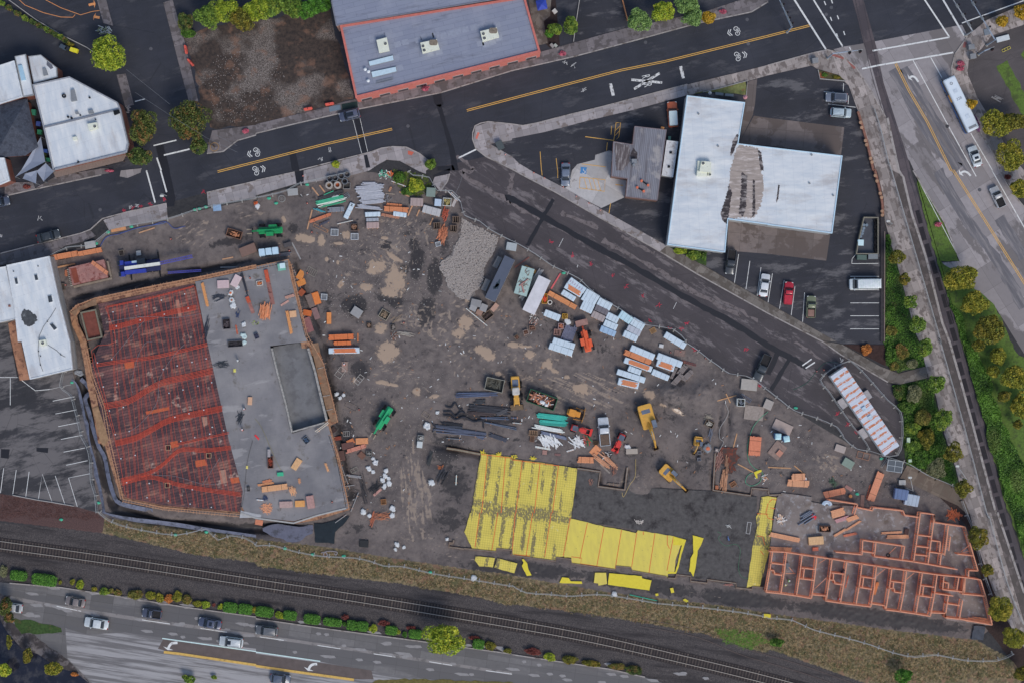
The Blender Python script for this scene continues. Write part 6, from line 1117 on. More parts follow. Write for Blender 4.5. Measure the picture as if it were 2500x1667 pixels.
r=cT("@21 75,1140 150,890",118,'pale green open topped container with rusty pipes on its lid',(148,172,178),2.3);mb=B();mb.tube([(-2.2,-.6,2.5),(-.6,.4,2.5)],.16,8);mb.tube([(-1.2,.7,2.45),(.6,-.6,2.45)],.1,8);mb.bd_('roof_pipe',M((160,122,124)),r[0]);o=sP(B(),26,2.4,.9,2.32,2.42,.3,1.4,.07).bd_('roof_clutter',M((120,104,100)),r[0]);o['kind']='stuff'
Pp("@21 275,900 70,1195",44,'long white pipes leaning between the green container and the white container',(178,176,182),5,.09)
cT("@21 150,1300 300,985",118,'long white roofed storage container with rounded dirty top',(186,188,202),2.6);Sk("@21 120,880 215,930",34,'short orange boards at the head of the green container',(190,140,86),.5);bB("@21 25,890 158,795",12,'dark red timber pole lying above the green container',(126,86,84),.12)
cr_("@11 2300,690 @21 40,705",'pale blue grey site box at the fence above the blue roofed trailer',(150,160,172),1.0,w_=70,lid=1)
for s_,w_,lab,c in(("@11 1975,1205 2065,1225",62,'grey lidded tote left of the trailer foot',(124,126,134)),("@11 1965,1250 2020,1275",46,'small grey tote at the lower left of the trailer clutter',(140,142,150)),("@11 2062,1248 2118,1270",66,'grey tote in the middle of the trailer clutter',(132,134,142))):cr_(s_,lab,c,.8,w_=w_,lid=1)
cr_("@11 2025,1290 2075,1315",'brown carton at the bottom of the trailer clutter',(136,112,104),.5,w_=46,lid=1);cr_("@11 2165,1285 2215,1225",'tan plywood box beside the trailer foot',(158,130,122),.6,w_=40,lid=1);cr_("@11 2085,1360 2165,1300",'dark brown two cell bin below the trailer clutter',(128,112,104),.6,w_=66,iq=(70,60,60));Pp("@11 1930,1265 2135,1435",12,'single long white pipe lying on the mud below the trailer',(196,200,206),1,.1,'white_pipe','pipe')
Hp("@21 200,1370",40,60,'small heap of pale buckets and offcuts below the white container',(150,120,116),24,(.3,.7),0,3,c2=(190,192,198));
for s_,lab,c in(("@21 60,1515 30,1540",'rightward brown crate of the pair at the mud edge',(120,108,100)),("@21 105,1490 150,1475",'pinkish crate between the two brown crates',(158,142,142)),("@21 160,1445 215,1440",'crate of mixed cartons nearest the white container',(136,112,104))):cr_(s_,lab,c,.5,w_=44,iq=(120,90,80))
for i,(s_,lab) in eN((("@11 670,135",'left one of two pale concrete manhole rings with tan bottom'),("@11 748,133",'right one of two pale concrete manhole rings with orange inside'))):
 x,y=G(s_,1)[0];t=Th('manhole_ring',lab,'manhole ring',x,y,0);B().ring(0,0,0,1.0,.72,.42,20).bd_('ring_wall',M((158,154,156)),t);B().cyl(0,0,.0,.3,.42).bd_('fill',M(((130,108,88),(190,104,70))[i]),t)
for s_,lab in(("@11 678,76",'leftmost dark pipe ring beside the pavement'),("@11 728,70",'second dark pipe ring from the left beside the pavement'),("@11 785,52",'third dark pipe ring from the left, largest opening'),("@11 838,36",'rightmost dark pipe ring beside the pavement'),("@11 815,100",'low dark pipe ring below the other rings')):
 x,y=G(s_,.8)[0];t=Th('pipe_ring',lab,'pipe ring',x,y,0,gp='dark pipe rings by the pavement');B().ring(0,0,0,.9,.6,.42,18).bd_('ring_wall',M((70,74,84),.6),t);B().ring(0,0,.9,1.0,.64,.5,18).bd_('rim',M((104,110,122)),t)
cr_("@11 800,140 865,140",'grey concrete catch basin right of the manhole rings',(128,128,134),.7,w_=58);Fr("@11 820,215 845,250",46,'round wire spool frame left of the beam bundle',(120,130,150),4)
x,y=G("@11 240,260")[0];t=Th('wire_cage','round wire cage standing near the pavement edge','wire cage',x,y,0);B().ring(0,0,.8,.86,.7,.62).ring(0,0,.1,.16,.7,.62).bd_('hoop',M((130,132,138)),t);mb=B();[mb.bar((.66*cos(k),.66*sin(k),.1),(.66*cos(k),.66*sin(k),.85),.05) for k in np.arange(0,6.2,.8)];[mb.bar((-.6*cos(k),-.6*sin(k),.83),(.6*cos(k),.6*sin(k),.83),.04) for k in(0,.8,1.6,2.4)];mb.bd_('cage_wire',M((130,132,138)),t)
cr_("@11 290,200 382,192",'pale grey flat tank cover near the pavement',(140,144,152),.5,w_=62,lid=1)
for s_,w_,lab,c,n in(("@11 610,230 705,190",18,'short bright green pipe at the head of the pipe pile',(50,160,130),1),("@11 550,300 800,240",34,'bright green plastic pipes in the middle of the pile',(66,168,140),4),("@11 555,325 830,255",24,'white plastic pipes across the green pile',(196,206,208),3),("@11 560,270 810,185",40,'black pipes behind the green pile',(44,48,58),5),("@11 600,335 820,280",16,'thin green pipes at the foot of the pile',(56,150,120),2),("@11 540,350 628,382",18,'short blue pipes left of the grey planks',(70,150,170),2),("@11 690,240 760,225",22,'short white pipe offcuts on the green pile',(214,222,226),2)):Pp(s_,w_,lab,c,n,.1,ang=.05)
for s_,w_,lab,n in(("@11 910,178 1180,150",62,'upper bundle of long pale grey steel studs',7),("@11 930,225 1180,200",40,'second bundle of long pale grey steel studs',5),("@11 945,262 1180,235",36,'weathered third bundle of grey steel studs',4),("@11 960,300 1185,275",34,'lowest long bundle of grey steel studs',4),("@11 925,328 1160,352",30,'slanting pale stud bundle below the long bundles',4),("@11 975,118 1108,118",22,'short white stud bundle at the top by the rubbish',3)):
 Pp(s_,w_,lab,(160,166,184),n,.12,'stud_bundle','steel studs',ang=.03)
Sk("@11 665,360 805,352",44,'short grey weathered plank stack with ragged ends',(124,130,146),.5,rag=.25);r=Wr("@11 820,438 888,298",46,'white board pack with a black cross mark on its end',hh=.4);mb=B();mb.obox(1.2,0,.7,.5,.1,.41,.43).obox(1.2,0,-.7,.5,.1,.41,.43);mb.bd_('black_mark',mK,r)
G2='wrapped bundles around the top storage yard'
for s_,w_,lab,c in(("@11 1000,402 1140,398",44,'white strapped bundle below the slanting studs',LW),("@11 1010,450 1125,448",34,'grey blue bundle in the middle of the short column',(150,158,176)),("@11 1012,502 1128,498",58,'pinkish strapped pallet at the bottom of the short column',(166,148,152)),("@11 1258,392 1380,408",42,'white rolled bundle lying on the reddish boards',LW),("@11 1415,285 1535,290",74,'beige wrapped pallet at the right of the orange planks',(160,146,150)),("@11 1530,345 1692,390",72,'dirty white strapped bundle near the fence corner',(174,176,186))):Wr(s_,w_,lab,c,.8,gp=G2,na='wrapped_bundle')
Sk("@11 1178,348 1395,362",46,'thick orange plank stack on the storage yard',LO,.7);Sk("@11 1195,308 1340,322",26,'thin splintered orange planks above the thick stack',LO,.3);Sk("@11 1152,402 1312,432",24,'reddish boards below the thick orange stack',(170,124,108),.3);Sk("@11 492,468 685,398",28,'long reddish orange boards beside the blue pipes',(190,118,92),.4)
Fr("@11 530,495 660,560",26,'tan timber angle frame below the reddish boards',(172,132,108),2,'timber_brace','timber brace');Pp("@11 740,493 900,455",12,'thin white pole lying left of the short column',(190,194,200),1,.08,'white_pole','pole');Pp("@11 575,505 680,455",22,'dark blue short rods under the reddish boards',(66,72,96),3,.06)
for s_,w_,lab in(("@11 685,565 755,568",62,'white topped pallet left of the two pallets on the mud'),("@11 870,605 940,605",60,'pale blue topped pallet right of the white pallet'),("@11 1648,680 1695,668",42,'small striped pallet below the scrap wood pile'),("@11 595,1158 652,1162",56,'small white pallet right of the orange formwork packs')):cr_(s_,lab,(172,180,196),.5,w_=w_,sl_=5,na='pallet',Fr=.1)
cr_("@11 868,520 935,518",'open wire basket of scrap between the pallets',(92,82,84),.7,w_=62,iq=(140,110,96));Hp("@11 1715,585",42,60,'heap of orange scrap battens at the edge of the rock pad',(196,132,106),60,(.8,2.2),75,.35,c2=(160,104,84));Hp("@11 1740,400",30,44,'red brown offcuts by the fence corner',(170,90,74),26,(.6,1.6),60,.5)
for s_,lab in(("@11 1800,450 1865,450",'brown open crate above the scrap batten heap'),("@11 1625,510 1695,505",'brown open crate left of the scrap batten heap'),("@11 1780,530 1845,535",'brown open crate right of the scrap batten heap')):cr_(s_,lab,(112,98,92),.9,w_=62,sl_=3)
cr_("@11 1715,285 1790,290",'white open washout tub with yellow inside',(190,196,204),.9,w_=72,iq=(170,160,110));cr_("@11 1640,290 1700,295",'pale blue round edged tank beside the white tub',(160,178,204),1.0,w_=62,lid=1);cr_("@11 1565,195 1645,200",'green grey transformer box on the corner',(112,128,128),1.2,w_=80,lid=1);Pp("@11 1775,195 1870,285",24,'white channel pieces at the fence corner',(184,188,200),2,.1);bB("@11 1805,330 1835,260",26,'short pale board at the fence corner',(166,164,172))
Hp("@11 1180,40",60,40,'tangle of green and white rubbish at the head of the yard',(90,170,150),36,(.3,.8),0,3,c2=(206,210,216),na='rubbish_heap',cat='rubbish');Hp("@11 1235,30",22,20,'small orange netting heap beside the rubbish tangle',(206,110,70),18,(.3,.7),0,3);Pp("@11 1235,95 1385,148",16,'white bent downpipe at the edge of the weeds',(196,200,208),1,.09);bB("@11 1190,210 1275,218",8,'thin grey stick under the steel studs',(150,140,134));Hp("@11 1215,250",30,30,'loose grey stakes beside the thin stick',(120,120,128),14,(.6,1.2),60,.4);cr_("@11 1320,75 1358,75",'small orange slatted pallet in the weeds',(190,130,96),.2,w_=52,sl_=4,na='pallet');Sk("@11 1220,190 1240,150",16,'two short tan offcuts beside the grey studs',(170,132,112),.2)
for s_,lab in(("@11 515,155 575,230",'tan pole leaning beside the manhole rings, left'),("@11 582,135 632,200",'tan pole leaning beside the manhole rings, right'),("@11 1395,415 1435,320",'tan bearer under the beige pallet, left'),("@11 1475,420 1500,360",'tan bearer under the beige pallet, right'),("@11 1595,500 1625,435",'yellow tan pole below the dirty white bundle'),("@11 1315,195 1410,240",'tan lath at the edge of the weeds'),("@11 470,540 515,360",'long thin yellow lath beside the reddish boards'),("@11 330,660 410,815",'long grey scaffold tube beside the deck corner'),("@01 1275,572 1420,525",'tan board on the mud near the blue hose'),("@01 2040,815 2140,795",'orange red board above the podium edge'),("@01 2020,888 2320,880",'long pale steel beam along the podium edge')):bB(s_,12,lab,(176,140,116) if 'grey' not in lab and 'pale' not in lab else(140,142,150))
Sk("@01 470,800 705,758",48,'orange board stack with stakes beside the white skylit shop roof',LO,.8);Sk("@01 715,765 925,725",42,'orange board stack below the grey tank cover',LO,.8)
cr_("@01 778,688 872,672",'pale grey concrete cover box at the fence corner',(148,150,156),.8,w_=60,lid=1);bB("@01 1022,555 1157,528",28,'tan orange plank beside the fence and pavement',(186,136,102),.2);Sh("@01 1957,345 2032,340",62,'blue and white printed site notice board fixed to the fence',(130,160,200),1,na='notice_board',cat='sign board')
x,y,a,L=span("@01 660,975 985,900");t=Th('shoring_box','rusty pink steel trench box with white ribs at the left of the crane truck','trench box',x,y,.03,a);W=3.6
B().pr(rr(L,W,.1,2),.2,1.2).bd_('steel_plate',M((150,112,112),.75,.2,1,'O',di=(112,62,60),dv=.5,ds=.8),t);B().box(-L/2+.4,-L/2+1.5,-W/2+.3,W/2-.3,1.2,1.22).bd_('rust_patch',M((122,66,56)),t)
mb=B();[mb.box(-L/2-.45,-L/2,yy,yy+.12,.2,.9) for yy in np.arange(-W/2,W/2,.36)];mb.bd_('side_rib',M((160,158,158)),t);mb=B();mb.box(-L/2,L/2+.6,-W/2-.5,-W/2-.1,.0,.5);mb.box(L/2+.3,L/2+.65,-W/2,W/2-.4,0,.5);mb.bd_('base_beam',M((128,120,114)),t)
Sk("@01 845,840 990,945",34,'orange beams resting on the rusty trench box',(196,132,106),.3,1.25);bB("@01 530,888 690,855",14,'tan timber left of the rusty trench box',(170,130,100),.2);Fr("@01 540,850 650,830",50,'dark wire frame left of the rusty trench box',(90,84,84),4);Sk("@01 605,970 605,910",24,'short orange blocks left of the trench box',(170,110,88),.3)
cr_("@01 1090,760 1135,750",'small empty box with dark inside above the crane truck',(120,114,112),.4,w_=50,iq=(60,54,54));cr_("@01 1250,760 1290,755",'small white block above the crane truck',(176,176,180),.4,w_=42,lid=1);cr_("@01 545,1070 595,1065",'dark wire crate beside the weeds under the trench box',(100,92,90),.5,w_=62,sl_=4)
cr_("@01 2080,560 2215,600",'brown open crate heaped with orange offcuts',(120,92,82),.7,w_=74,iq=(206,138,108));cr_("@01 2205,755 2345,700",'brown tarped box at the upper podium edge',(112,92,88),.9,w_=82,lid=1);cr_("@11 255,690 325,670",'dark tarped box below the green telehandler',(74,72,78),.7,w_=40,lid=1);Pp("@11 190,775 325,765",34,'dark grey metal sheets behind the service truck',(84,88,104),3,.12)
bag("@11 15,330",26,'white rolled bag at the far left of the storage yard');cr_("@11 -20,305 15,300",'small orange crate beside the rolled white bag',(196,110,70),.4,w_=34,iq=(180,90,60))
for s_,lab in(("@01 1568,628",'fallen traffic cone on the mud above the crane truck'),("@01 600,1050",'traffic cone beside the weeds left of the trench box'),("@11 1355,1395",'traffic cone right of the concrete boxes'),("@11 470,300",'traffic cone left of the green pipe pile'),("@11 432,50",'traffic cone in the dark gap of the pavement'),("@11 512,565",'traffic cone below the timber angle frame'),("@11 305,735",'traffic cone beside the service truck'),("@11 470,940",'traffic cone beside the grating by the deck corner'),("@22 2283,408",'traffic cone by the fence under the black pickup'),("@22 1778,150",'traffic cone on the old pavement behind the fence'),("@22 1455,97",'traffic cone left of the dark tarpaulin'),("@22 1548,90",'traffic cone right on the dark tarpaulin'),("@32 447,268",'traffic cone near the painted bars on the side road'),("@32 513,257",'traffic cone at the top corner of the office fence'),("@12 945,620",'red cone beside the orange can below the deck'),("@21 200,20",'leftmost cone on the side road pavement'),("@21 298,68",'second cone from the left on the side road pavement'),("@21 470,150",'cone beside the blue grey saloon'),("@21 590,237",'cone at the tip of the forecourt slab, left one'),("@21 705,298",'cone at the tip of the forecourt slab, right one'),("@21 812,363",'rightmost cone on the side road pavement')):cone(s_,lab)
for s_,lab in(("@00 1700,420 1715,500",'red barrier at the upper left of the vacant lot'),("@00 1725,548 1778,608",'tilted red barrier below the first one on the vacant lot'),("@10 440,1010 520,995",'left one of two red barriers along the main road pavement'),("@10 635,965 718,950",'right one of two red barriers along the main road pavement')):
 x,y,a,L=span(s_);t=Th('road_barrier',lab,'barrier',x,y,.05,a,'red plastic barriers of the vacant lot');B().ly([(rr(L,.6,.28,5),0),(rr(L,.5,.24,5),.4),(rr(L-.1,.28,.13,5),.85)]).bd_('barrier_body',M((230,92,84),.45),t);B().cyl(0,0,.85,.87,.09).bd_('filler_cap',mK,t)
D=1.5
def dbox(s_,w_,lab,c,hh=.6,**k):return cr_(s_,lab,c,hh,z=D,w_=w_,**k)
dbox("@01 1995,1045 2100,1040",70,'pinkish white form panel pack at the upper left of the poured slab',(176,158,168),.5,lid=1);dbox("@01 2190,965 2140,1060",64,'tall pinkish white panel pack beside the black column',(182,166,176),.5,lid=1);dbox("@11 200,890 268,880",62,'mint green tool box at the top of the deck',(104,160,152),.8,lid=1);dbox("@11 218,875 265,870",44,'pale mint lid lying on the mint tool box',(180,226,224),.9,lid=1)
dbox("@11 5,1038 60,1030",44,'white crate of orange offcuts near the top of the deck',(206,200,204),.4,iq=(200,120,80));dbox("@01 2045,1410 2110,1405",90,'dark open crate right of the grey conduit',(70,66,76),.6,iq=(90,84,92));dbox("@02 2090,25 2225,15",56,'long dark crate with pale edges at the left of the deck',(92,92,102),.5,iq=(60,58,66));dbox("@11 -15,1525 22,1510",48,'dark crate full of rods in the middle of the deck',(84,88,110),.5,iq=(60,64,90));dbox("@02 2275,540 2312,542",70,'small tan carton on the lower deck',(182,148,128),.4,lid=1)
dbox("@12 440,878 480,925",56,'blue grey crate of clamps below the ramp wall',(112,118,132),.4,iq=(60,80,110));dbox("@12 195,1215 250,1212",32,'small green generator on the lower deck',(60,160,130),.5,lid=1,na='generator');dbox("@12 132,1160 130,1050",50,'brown open box with red timbers on the lower deck',(112,84,80),.6,iq=(150,70,56));bB("@12 132,1050 132,980",26,'pale grey board sticking out of the brown box',(150,148,158),.3,D+.3)
Sh("@12 352,1160 410,1070",56,'tan plywood pack tilted on the lower deck',(200,162,126),3,D,hh=.4);Sh("@12 230,1488 345,1482",56,'pink wrapped panel pack at the bottom of the deck',(166,144,146),3,D,hh=.5);Sh("@12 372,1480 455,1475",56,'orange plywood offcut pile between two pink packs',(214,152,98),3,D,hh=.4);Sh("@12 518,1520 502,1405",62,'rightmost pink panel pack with rounded corners on the lower deck',(164,132,134),3,D,hh=.6)
Sh("@11 320,1320 378,1315",58,'square tan plywood pack near the right edge of the deck',(214,164,134),3,D,hh=.4);Sk("@12 55,1355 285,1325",52,'long orange lumber bundle on the lower deck',(212,158,124),.6,D);Sk("@12 18,1315 160,1292",20,'thin orange boards above the long bundle',(206,146,110),.25,D,strap=0);Sk("@12 60,1290 140,1268",26,'splintered reddish boards at the top of the lower lumber',(192,128,100),.2,D,rag=.3,strap=0);Sk("@11 283,1290 325,1492",26,'long orange beam bundle near the right edge of the deck',(212,146,100),.35,D,strap=0)
Sk("@01 1855,1030 1905,1245",26,'long orange beams at the upper left of the poured slab',(206,146,100),.3,D,strap=0);Sk("@11 270,1165 355,1140",24,'pinkish boards at the right edge of the deck',(178,140,132),.25,D,strap=0);bB("@11 238,1240 310,1195",18,'pink plank below the pinkish boards',(176,140,136),.12,D+.02);Sk("@12 635,1110 665,1190",18,'small leaning orange board bundle on the right of the lower deck',(206,156,120),.25,D,strap=0);Sk("@12 395,1250 400,1300",18,'two short tan boards in the middle of the lower deck',(190,140,110),.2,D,strap=0)
Hp("@11 98,1290",52,30,'bundle of fanned orange battens on the upper deck',(206,140,108),46,(2.0,3.0),82,.2,z=D,hz=.5);Hp("@12 345,1360",28,26,'fan of short tan sticks right of the long orange bundle',(206,160,130),26,(.9,1.5),110,.5,z=D);Hp("@12 105,1520",48,42,'scattered orange lath scraps at the bottom of the deck',(214,150,122),40,(.5,1.3),20,1.4,z=D,hz=.12);Hp("@12 95,1430",22,24,'dark blue tangle of ties on the lower deck',(56,72,110),40,(.3,.6),0,3,z=D,th=.05)
Pp("@12 22,1440 90,1445",14,'short white pipe left of the blue tangle',(220,224,230),1,.1,'white_pipe','pipe',D)
x,y,a,L=span("@11 100,915 165,1230");t=Th('steel_beam','rusty red steel form beam lying on the upper deck','steel beam',x,y,D,a);B().box(-L/2,L/2,-.4,.4,0,.12).bd_('lower_flange',M((142,102,100),.8,.3,1.5,'O',di=(96,62,62),dv=.5,ds=1.5),t);B().box(-L/2,-L/2+2.4,-.36,.36,.12,.4).bd_('rusty_head',M((172,82,62),.8,.3,3),t)
x,y,a,L=span("@01 2280,1160 2335,1310");t=Th('steel_beam','shorter rusty pink form beam below the black column','steel beam',x,y,D,a);B().box(-L/2,L/2,-.34,.34,0,.14).bd_('lower_flange',M((142,102,100),.8,.3,1.5,'O'),t);B().box(-L/2,-L/2+1.2,-.36,.36,.14,.4).bd_('rusty_head',M((172,82,62),.8,.3,3),t)
Pp("@01 2228,940 2288,1150",20,'black steel column lying on the upper deck',(52,54,66),2,.12,'steel_column','column',D)
for s_,lab,r_,f in(("@01 2130,1125",'uppermost white sack of the deck with orange fill',28,(190,110,80)),("@01 2190,1072",'small white sack beside the tall panel pack',20,nN),("@01 2140,1190",'white sack with brown fill below the uppermost sack',26,(150,100,84)),("@01 2155,1240",'plain white sack under the brown filled sack',32,nN),("@01 2250,1412",'crumpled white sheet sack in the middle of the deck',24,nN),("@01 2248,1515",'pale turquoise crumpled sack near the long dark crate',28,nN),("@02 2255,10",'small turquoise sack right of the long dark crate',20,nN)):bag(s_,r_,lab,(190,214,226) if 'turq' in lab else(206,214,228),'white sacks on the podium deck',D,f)
Hp("@01 2020,1160",40,34,'dark bundle of rebar offcuts on the upper deck',(58,64,78),26,(.8,1.6),20,.3,z=D,hz=.12,th=.06);Hp("@02 2050,210",60,30,'dark rebar scraps at the left of the deck',(54,60,70),24,(1,1.8),5,.4,z=D,hz=.1,th=.05);Hp("@02 2215,690",24,40,'dark branching rebar bundle on the lower deck',(50,56,68),22,(1,2),70,.6,z=D,hz=.12,th=.05);Hp("@11 5,1400",30,24,'dark and lime coils of cable on the upper deck',(56,60,66),20,(.2,.5),0,3,z=D,hz=.1,th=.04,c2=(160,180,80))
Hp("@01 1905,1450",26,70,'dark pipes lying along the slab joint',(52,58,74),16,(2,3.2),75,.12,z=D,hz=.12,th=.06);Hp("@01 2195,1310",18,30,'navy bundle of straps below the plain white sack',(58,70,104),14,(.5,1),80,.4,z=D,hz=.2);Sk("@01 2165,1415 2180,1500",12,'thin red painted timber on the deck',(200,90,66),.12,D,strap=0)
Pp("@12 560,820 680,730",30,'two pale poles leaning off the lower ramp corner',(178,172,168),2,.09,'pale_pole','poles',D+.4,jit=.05);wK("@02 2242,800",'worker in orange vest and dark trousers on the lower left of the deck',(226,90,60),D,1)
wK("@02 2258,612",'worker in white helmet crouching beside cables on the poured slab',(150,90,96),D,2,crouch=1);wK("@02 2200,170",'worker in white and navy standing near the dark rebar scraps',(200,204,214),D,.5)
Sh("@02 2155,262 2177,262",30,'small yellow tray on the poured slab, upper one',(222,200,110),1,D,'small_tray','tray',.1);Sh("@02 2270,1145 2288,1145",28,'small yellow tray on the poured slab, lower one',(214,196,120),1,D,'small_tray','tray',.1);cr_("@02 2268,1348 2292,1346",'small dark motor box on the lower deck edge',(58,58,62),.3,z=D,w_=46,iq=(90,90,96));cone("@12 705,1462",'orange cone at the lower right of the deck',z=D);cone("@01 2305,988",'orange cone near the top of the deck',z=D);bB("@12 0,850 38,890",16,'pair of red handles lying on the deck',(214,60,70),.08,D)
OG=(198,132,78)
for s_,w_,lab,c in(("@11 430,925 385,995",56,'upper tan plywood sheet by the deck edge',OG),("@11 380,1045 475,1000",52,'second tan plywood sheet slanted by the deck edge',OG),("@11 520,1250 475,1135",62,'grey brown form panel pack left of the orange pack',(116,104,104)),("@11 572,1222 540,1118",60,'bright orange ribbed form panel pack',(216,122,70)),("@11 435,1298 508,1312",52,'rust orange ribbed panel below the grey brown pack',(186,104,62)),("@11 565,1360 530,1258",52,'dusky purple form panel beside the rust orange one',(128,104,108)),("@11 670,1405 668,1300",40,'upright narrow orange ribbed panel on the mud',(212,134,84)),("@11 395,1140 435,1095",50,'dark orange panel corner at the deck edge',(150,84,62)),("@11 500,1480 455,1350",70,'pink and purple stained panel at the deck edge',(136,96,102)),("@12 915,912 1028,910",56,'flat orange plywood sheet below the green telehandler',(198,140,104)),("@12 790,960 900,940",60,'dark brown form panels behind the pink boards',(98,72,72)),("@12 790,1090 770,1000",62,'dark brown panel pack along the lower deck edge',(92,72,72)),("@12 710,890 780,880",34,'red brown panel scrap at the deck edge',(128,66,56)),("@12 840,930 900,900",46,'bent orange panel beside the flat plywood sheet',(180,112,78)),("@12 690,790 720,830",60,'blackish form panel at the deck corner',(70,58,60)),("@12 995,1060 950,1020",52,'brown rusty pallet sheet above the white sacks',(112,84,76))):
 Sh(s_,w_,lab,c,3,hh=.35)
Fr("@11 470,905 550,950",62,'grey steel grating rack near the deck corner',(140,138,136),6);Pp("@11 340,895 415,1090",10,'long pale scaffold tube under the tan plywood sheets',(150,154,168),1,.06,'scaffold_tube','tube')
cr_("@11 885,1275 962,1325",'flat grey concrete lid box on the dark wet patch',(134,136,144),.6,w_=80,lid=1,gp=nN);cr_("@11 1140,1300 1215,1345",'open concrete box with brown water beside a puddle',(148,144,138),.6,w_=80,iq=(140,124,110));cr_("@11 1015,1420 1060,1420",'small black bin left of the puddle',(74,66,64),.5,w_=50,iq=(130,110,100));cr_("@11 1235,1440 1280,1435",'small black bin right of the puddle',(90,86,88),.5,w_=50,iq=(130,124,124));Hp("@11 1270,1515",30,34,'small heap of rusty scrap under the right black bin',(120,88,76),24,(.3,.9),0,3,c2=(150,150,156));Hp("@11 1370,1500",55,16,'bundle of thin white rods pointing right',(164,160,158),12,(1.4,2.6),-10,.15,th=.06);Hp("@11 1290,1350",40,34,'tan sticks right of the open concrete box',(140,124,110),8,(.8,1.6),30,.6,th=.05)
Sk("@11 668,1530 890,1520",50,'upper orange lumber stack right of the deck',(204,116,76),1.0,rag=.1);Sk("@12 715,15 865,12",34,'middle orange lumber stack right of the deck',(206,116,74),.9);Wr("@12 665,85 948,78",54,'white wrapped stack with exposed orange boards right of the deck',open_c=(206,122,84),hh=.8);bB("@11 935,1568 935,1490",12,'upright orange stick above the lumber stacks',(176,112,80))
Sh("@12 812,275 812,180",54,'pale plywood platform with a worker on it',(142,124,122),1,na='plywood_platform');wK("@12 815,208",'worker in orange jacket standing on the pale plywood platform',(240,100,60),.12,1.2)
Fr("@12 745,320 800,245",62,'tilted pale scaffold frame under the plywood platform',(176,174,176),3);Fr("@12 918,380 975,312",50,'pale ladder shaped scaffold frame on the mud',(184,184,188),4);Fr("@12 800,845 858,842",44,'small pale rack right of the dark panel',(160,160,164),4);Fr("@12 875,1190 930,1160",36,'grey square scaffold frame above the poles',(140,142,140),3);Fr("@12 750,575 750,630",24,'thin dark ladder frame at the deck foot',(120,116,112),4);Fr("@12 825,570 925,620",50,'thin L shaped wire frame beside the red can',(130,120,116),2);Fr("@12 1530,650 1585,690",40,'thin pale wire square left of the dark pipes',(140,130,122),2)
for s_,r_,lab in(("@12 740,480",22,'torn white bag below the scaffold frames, left'),("@12 770,515",20,'purple white bag below the torn bag'),("@12 805,488",18,'small torn white bag right of the purple white one'),("@12 1075,1070",20,'small white sack at the top of the lower sack line'),("@12 1098,1105",26,'round white sack under the small top sack'),("@12 1035,1160",26,'long crumpled white sack left of the sack line'),("@12 1075,1192",20,'little white sack beside the crumpled one'),("@12 1195,1182",26,'white sack heading the cluster of seven'),("@12 1185,1228",24,'second white sack of the cluster from the top'),("@12 1217,1252",20,'small right sack of the cluster'),("@12 1162,1270",27,'left sack of the cluster with dark folds'),("@12 1222,1300",28,'largest round white sack of the cluster'),("@12 1180,1325",28,'bottom white sack of the cluster'),("@12 1570,770",36,'big crumpled white bag left of the dark pipes'),("@12 1665,650",20,'small white round bag above the dark pipes'),("@12 1255,1528",30,'white sack beside the tan crate'),("@12 985,1560",30,'white sack at the lower edge of the deck mud, left'),("@13 1042,30",22,'white sack at the lower edge of the deck mud, middle'),("@13 1250,28",28,'white sack at the lower edge of the deck mud, right'),("@13 1295,295",26,'white torn bag in the open mud near the railway verge'),("@13 1280,340",18,'tiny white bag under the torn bag near the verge'),("@13 1360,320",18,'flat white bag right of the torn bag near the verge'),("@13 2000,600",30,'pale bag lying on the verge fence line'),("@23 940,748",28,'white plastic bag on the verge below the long yellow sheet'),("@13 1755,245",18,'white bag beside the small block footing'),("@12 1610,1290",30,'white looped bag beside the dark sheet pile heap')):bag(s_,r_,lab)
cr_("@12 1485,880 1540,885",'upper pale tank box left of the dark pipe stock',(140,146,154),.7,w_=50,iq=(170,172,178));cr_("@12 1478,940 1526,945",'lower pale tank box left of the dark pipe stock',(172,180,190),.9,w_=56,lid=1);Sk("@12 835,1005 998,955",36,'pink lumber bundle with ragged ends below the telehandler',(190,130,118),.5,rag=.3);cr_("@12 1010,1022 1060,1025",'grey gravel filled crate below the pink lumber',(104,108,112),.5,w_=50,iq=(130,130,134))
for s_,lab in(("@12 760,1080 860,1355",'long grey tube leaning on the lower deck edge'),("@12 865,1565 945,1375",'pale thick tube leaning off the deck corner'),("@12 820,1325 915,1312",'short grey tube across the leaning tubes'),("@12 828,1225 970,1242",'grey pipe bundle lying flat below the scaffold frame'),("@13 725,95 830,20",'pale green tipped tube at the bottom corner of the deck')):Pp(s_,10 if 'bundle' not in lab else 24,lab,(146,148,158),1 if 'bundle' not in lab else 3,.08,'scaffold_tube','tube')
Hp("@12 1090,1330",40,50,'curved black hoses below the white sack cluster',(52,54,62),26,(.8,1.8),60,.6,th=.07);Hp("@12 985,1340",24,110,'long dark reinforcement bars along the deck mud',(58,58,66),20,(2,4.2),105,.1,th=.05);bB("@12 1080,1410 1150,1350",22,'pink board beside the curved black hoses',(170,132,130));cr_("@12 1145,1470 1195,1465",'tan slatted crate near the tyre marks',(150,110,80),.4,w_=50,sl_=4);Hp("@13 1160,30",80,34,'loose orange sticks at the bottom of the deck mud',(182,122,96),22,(1,2.6),10,.5,th=.06);Hp("@13 1075,60",16,44,'upright bundle of red brown sticks at the bottom of the deck mud',(170,104,84),12,(1.5,2.4),70,.15,th=.06)
Sh("@13 150,180 215,210",66,'orange plywood with a notch in the lower trench, left',(206,128,92),1);Sh("@13 205,185 300,235",62,'orange plywood with a dark hole in the lower trench, right',(214,138,98),1);bB("@13 295,165 390,252",12,'white plank in the lower trench',(196,192,196));Sh("@13 -10,85 60,95",48,'pinkish orange ply at the foot of the deck',(196,130,108),1)
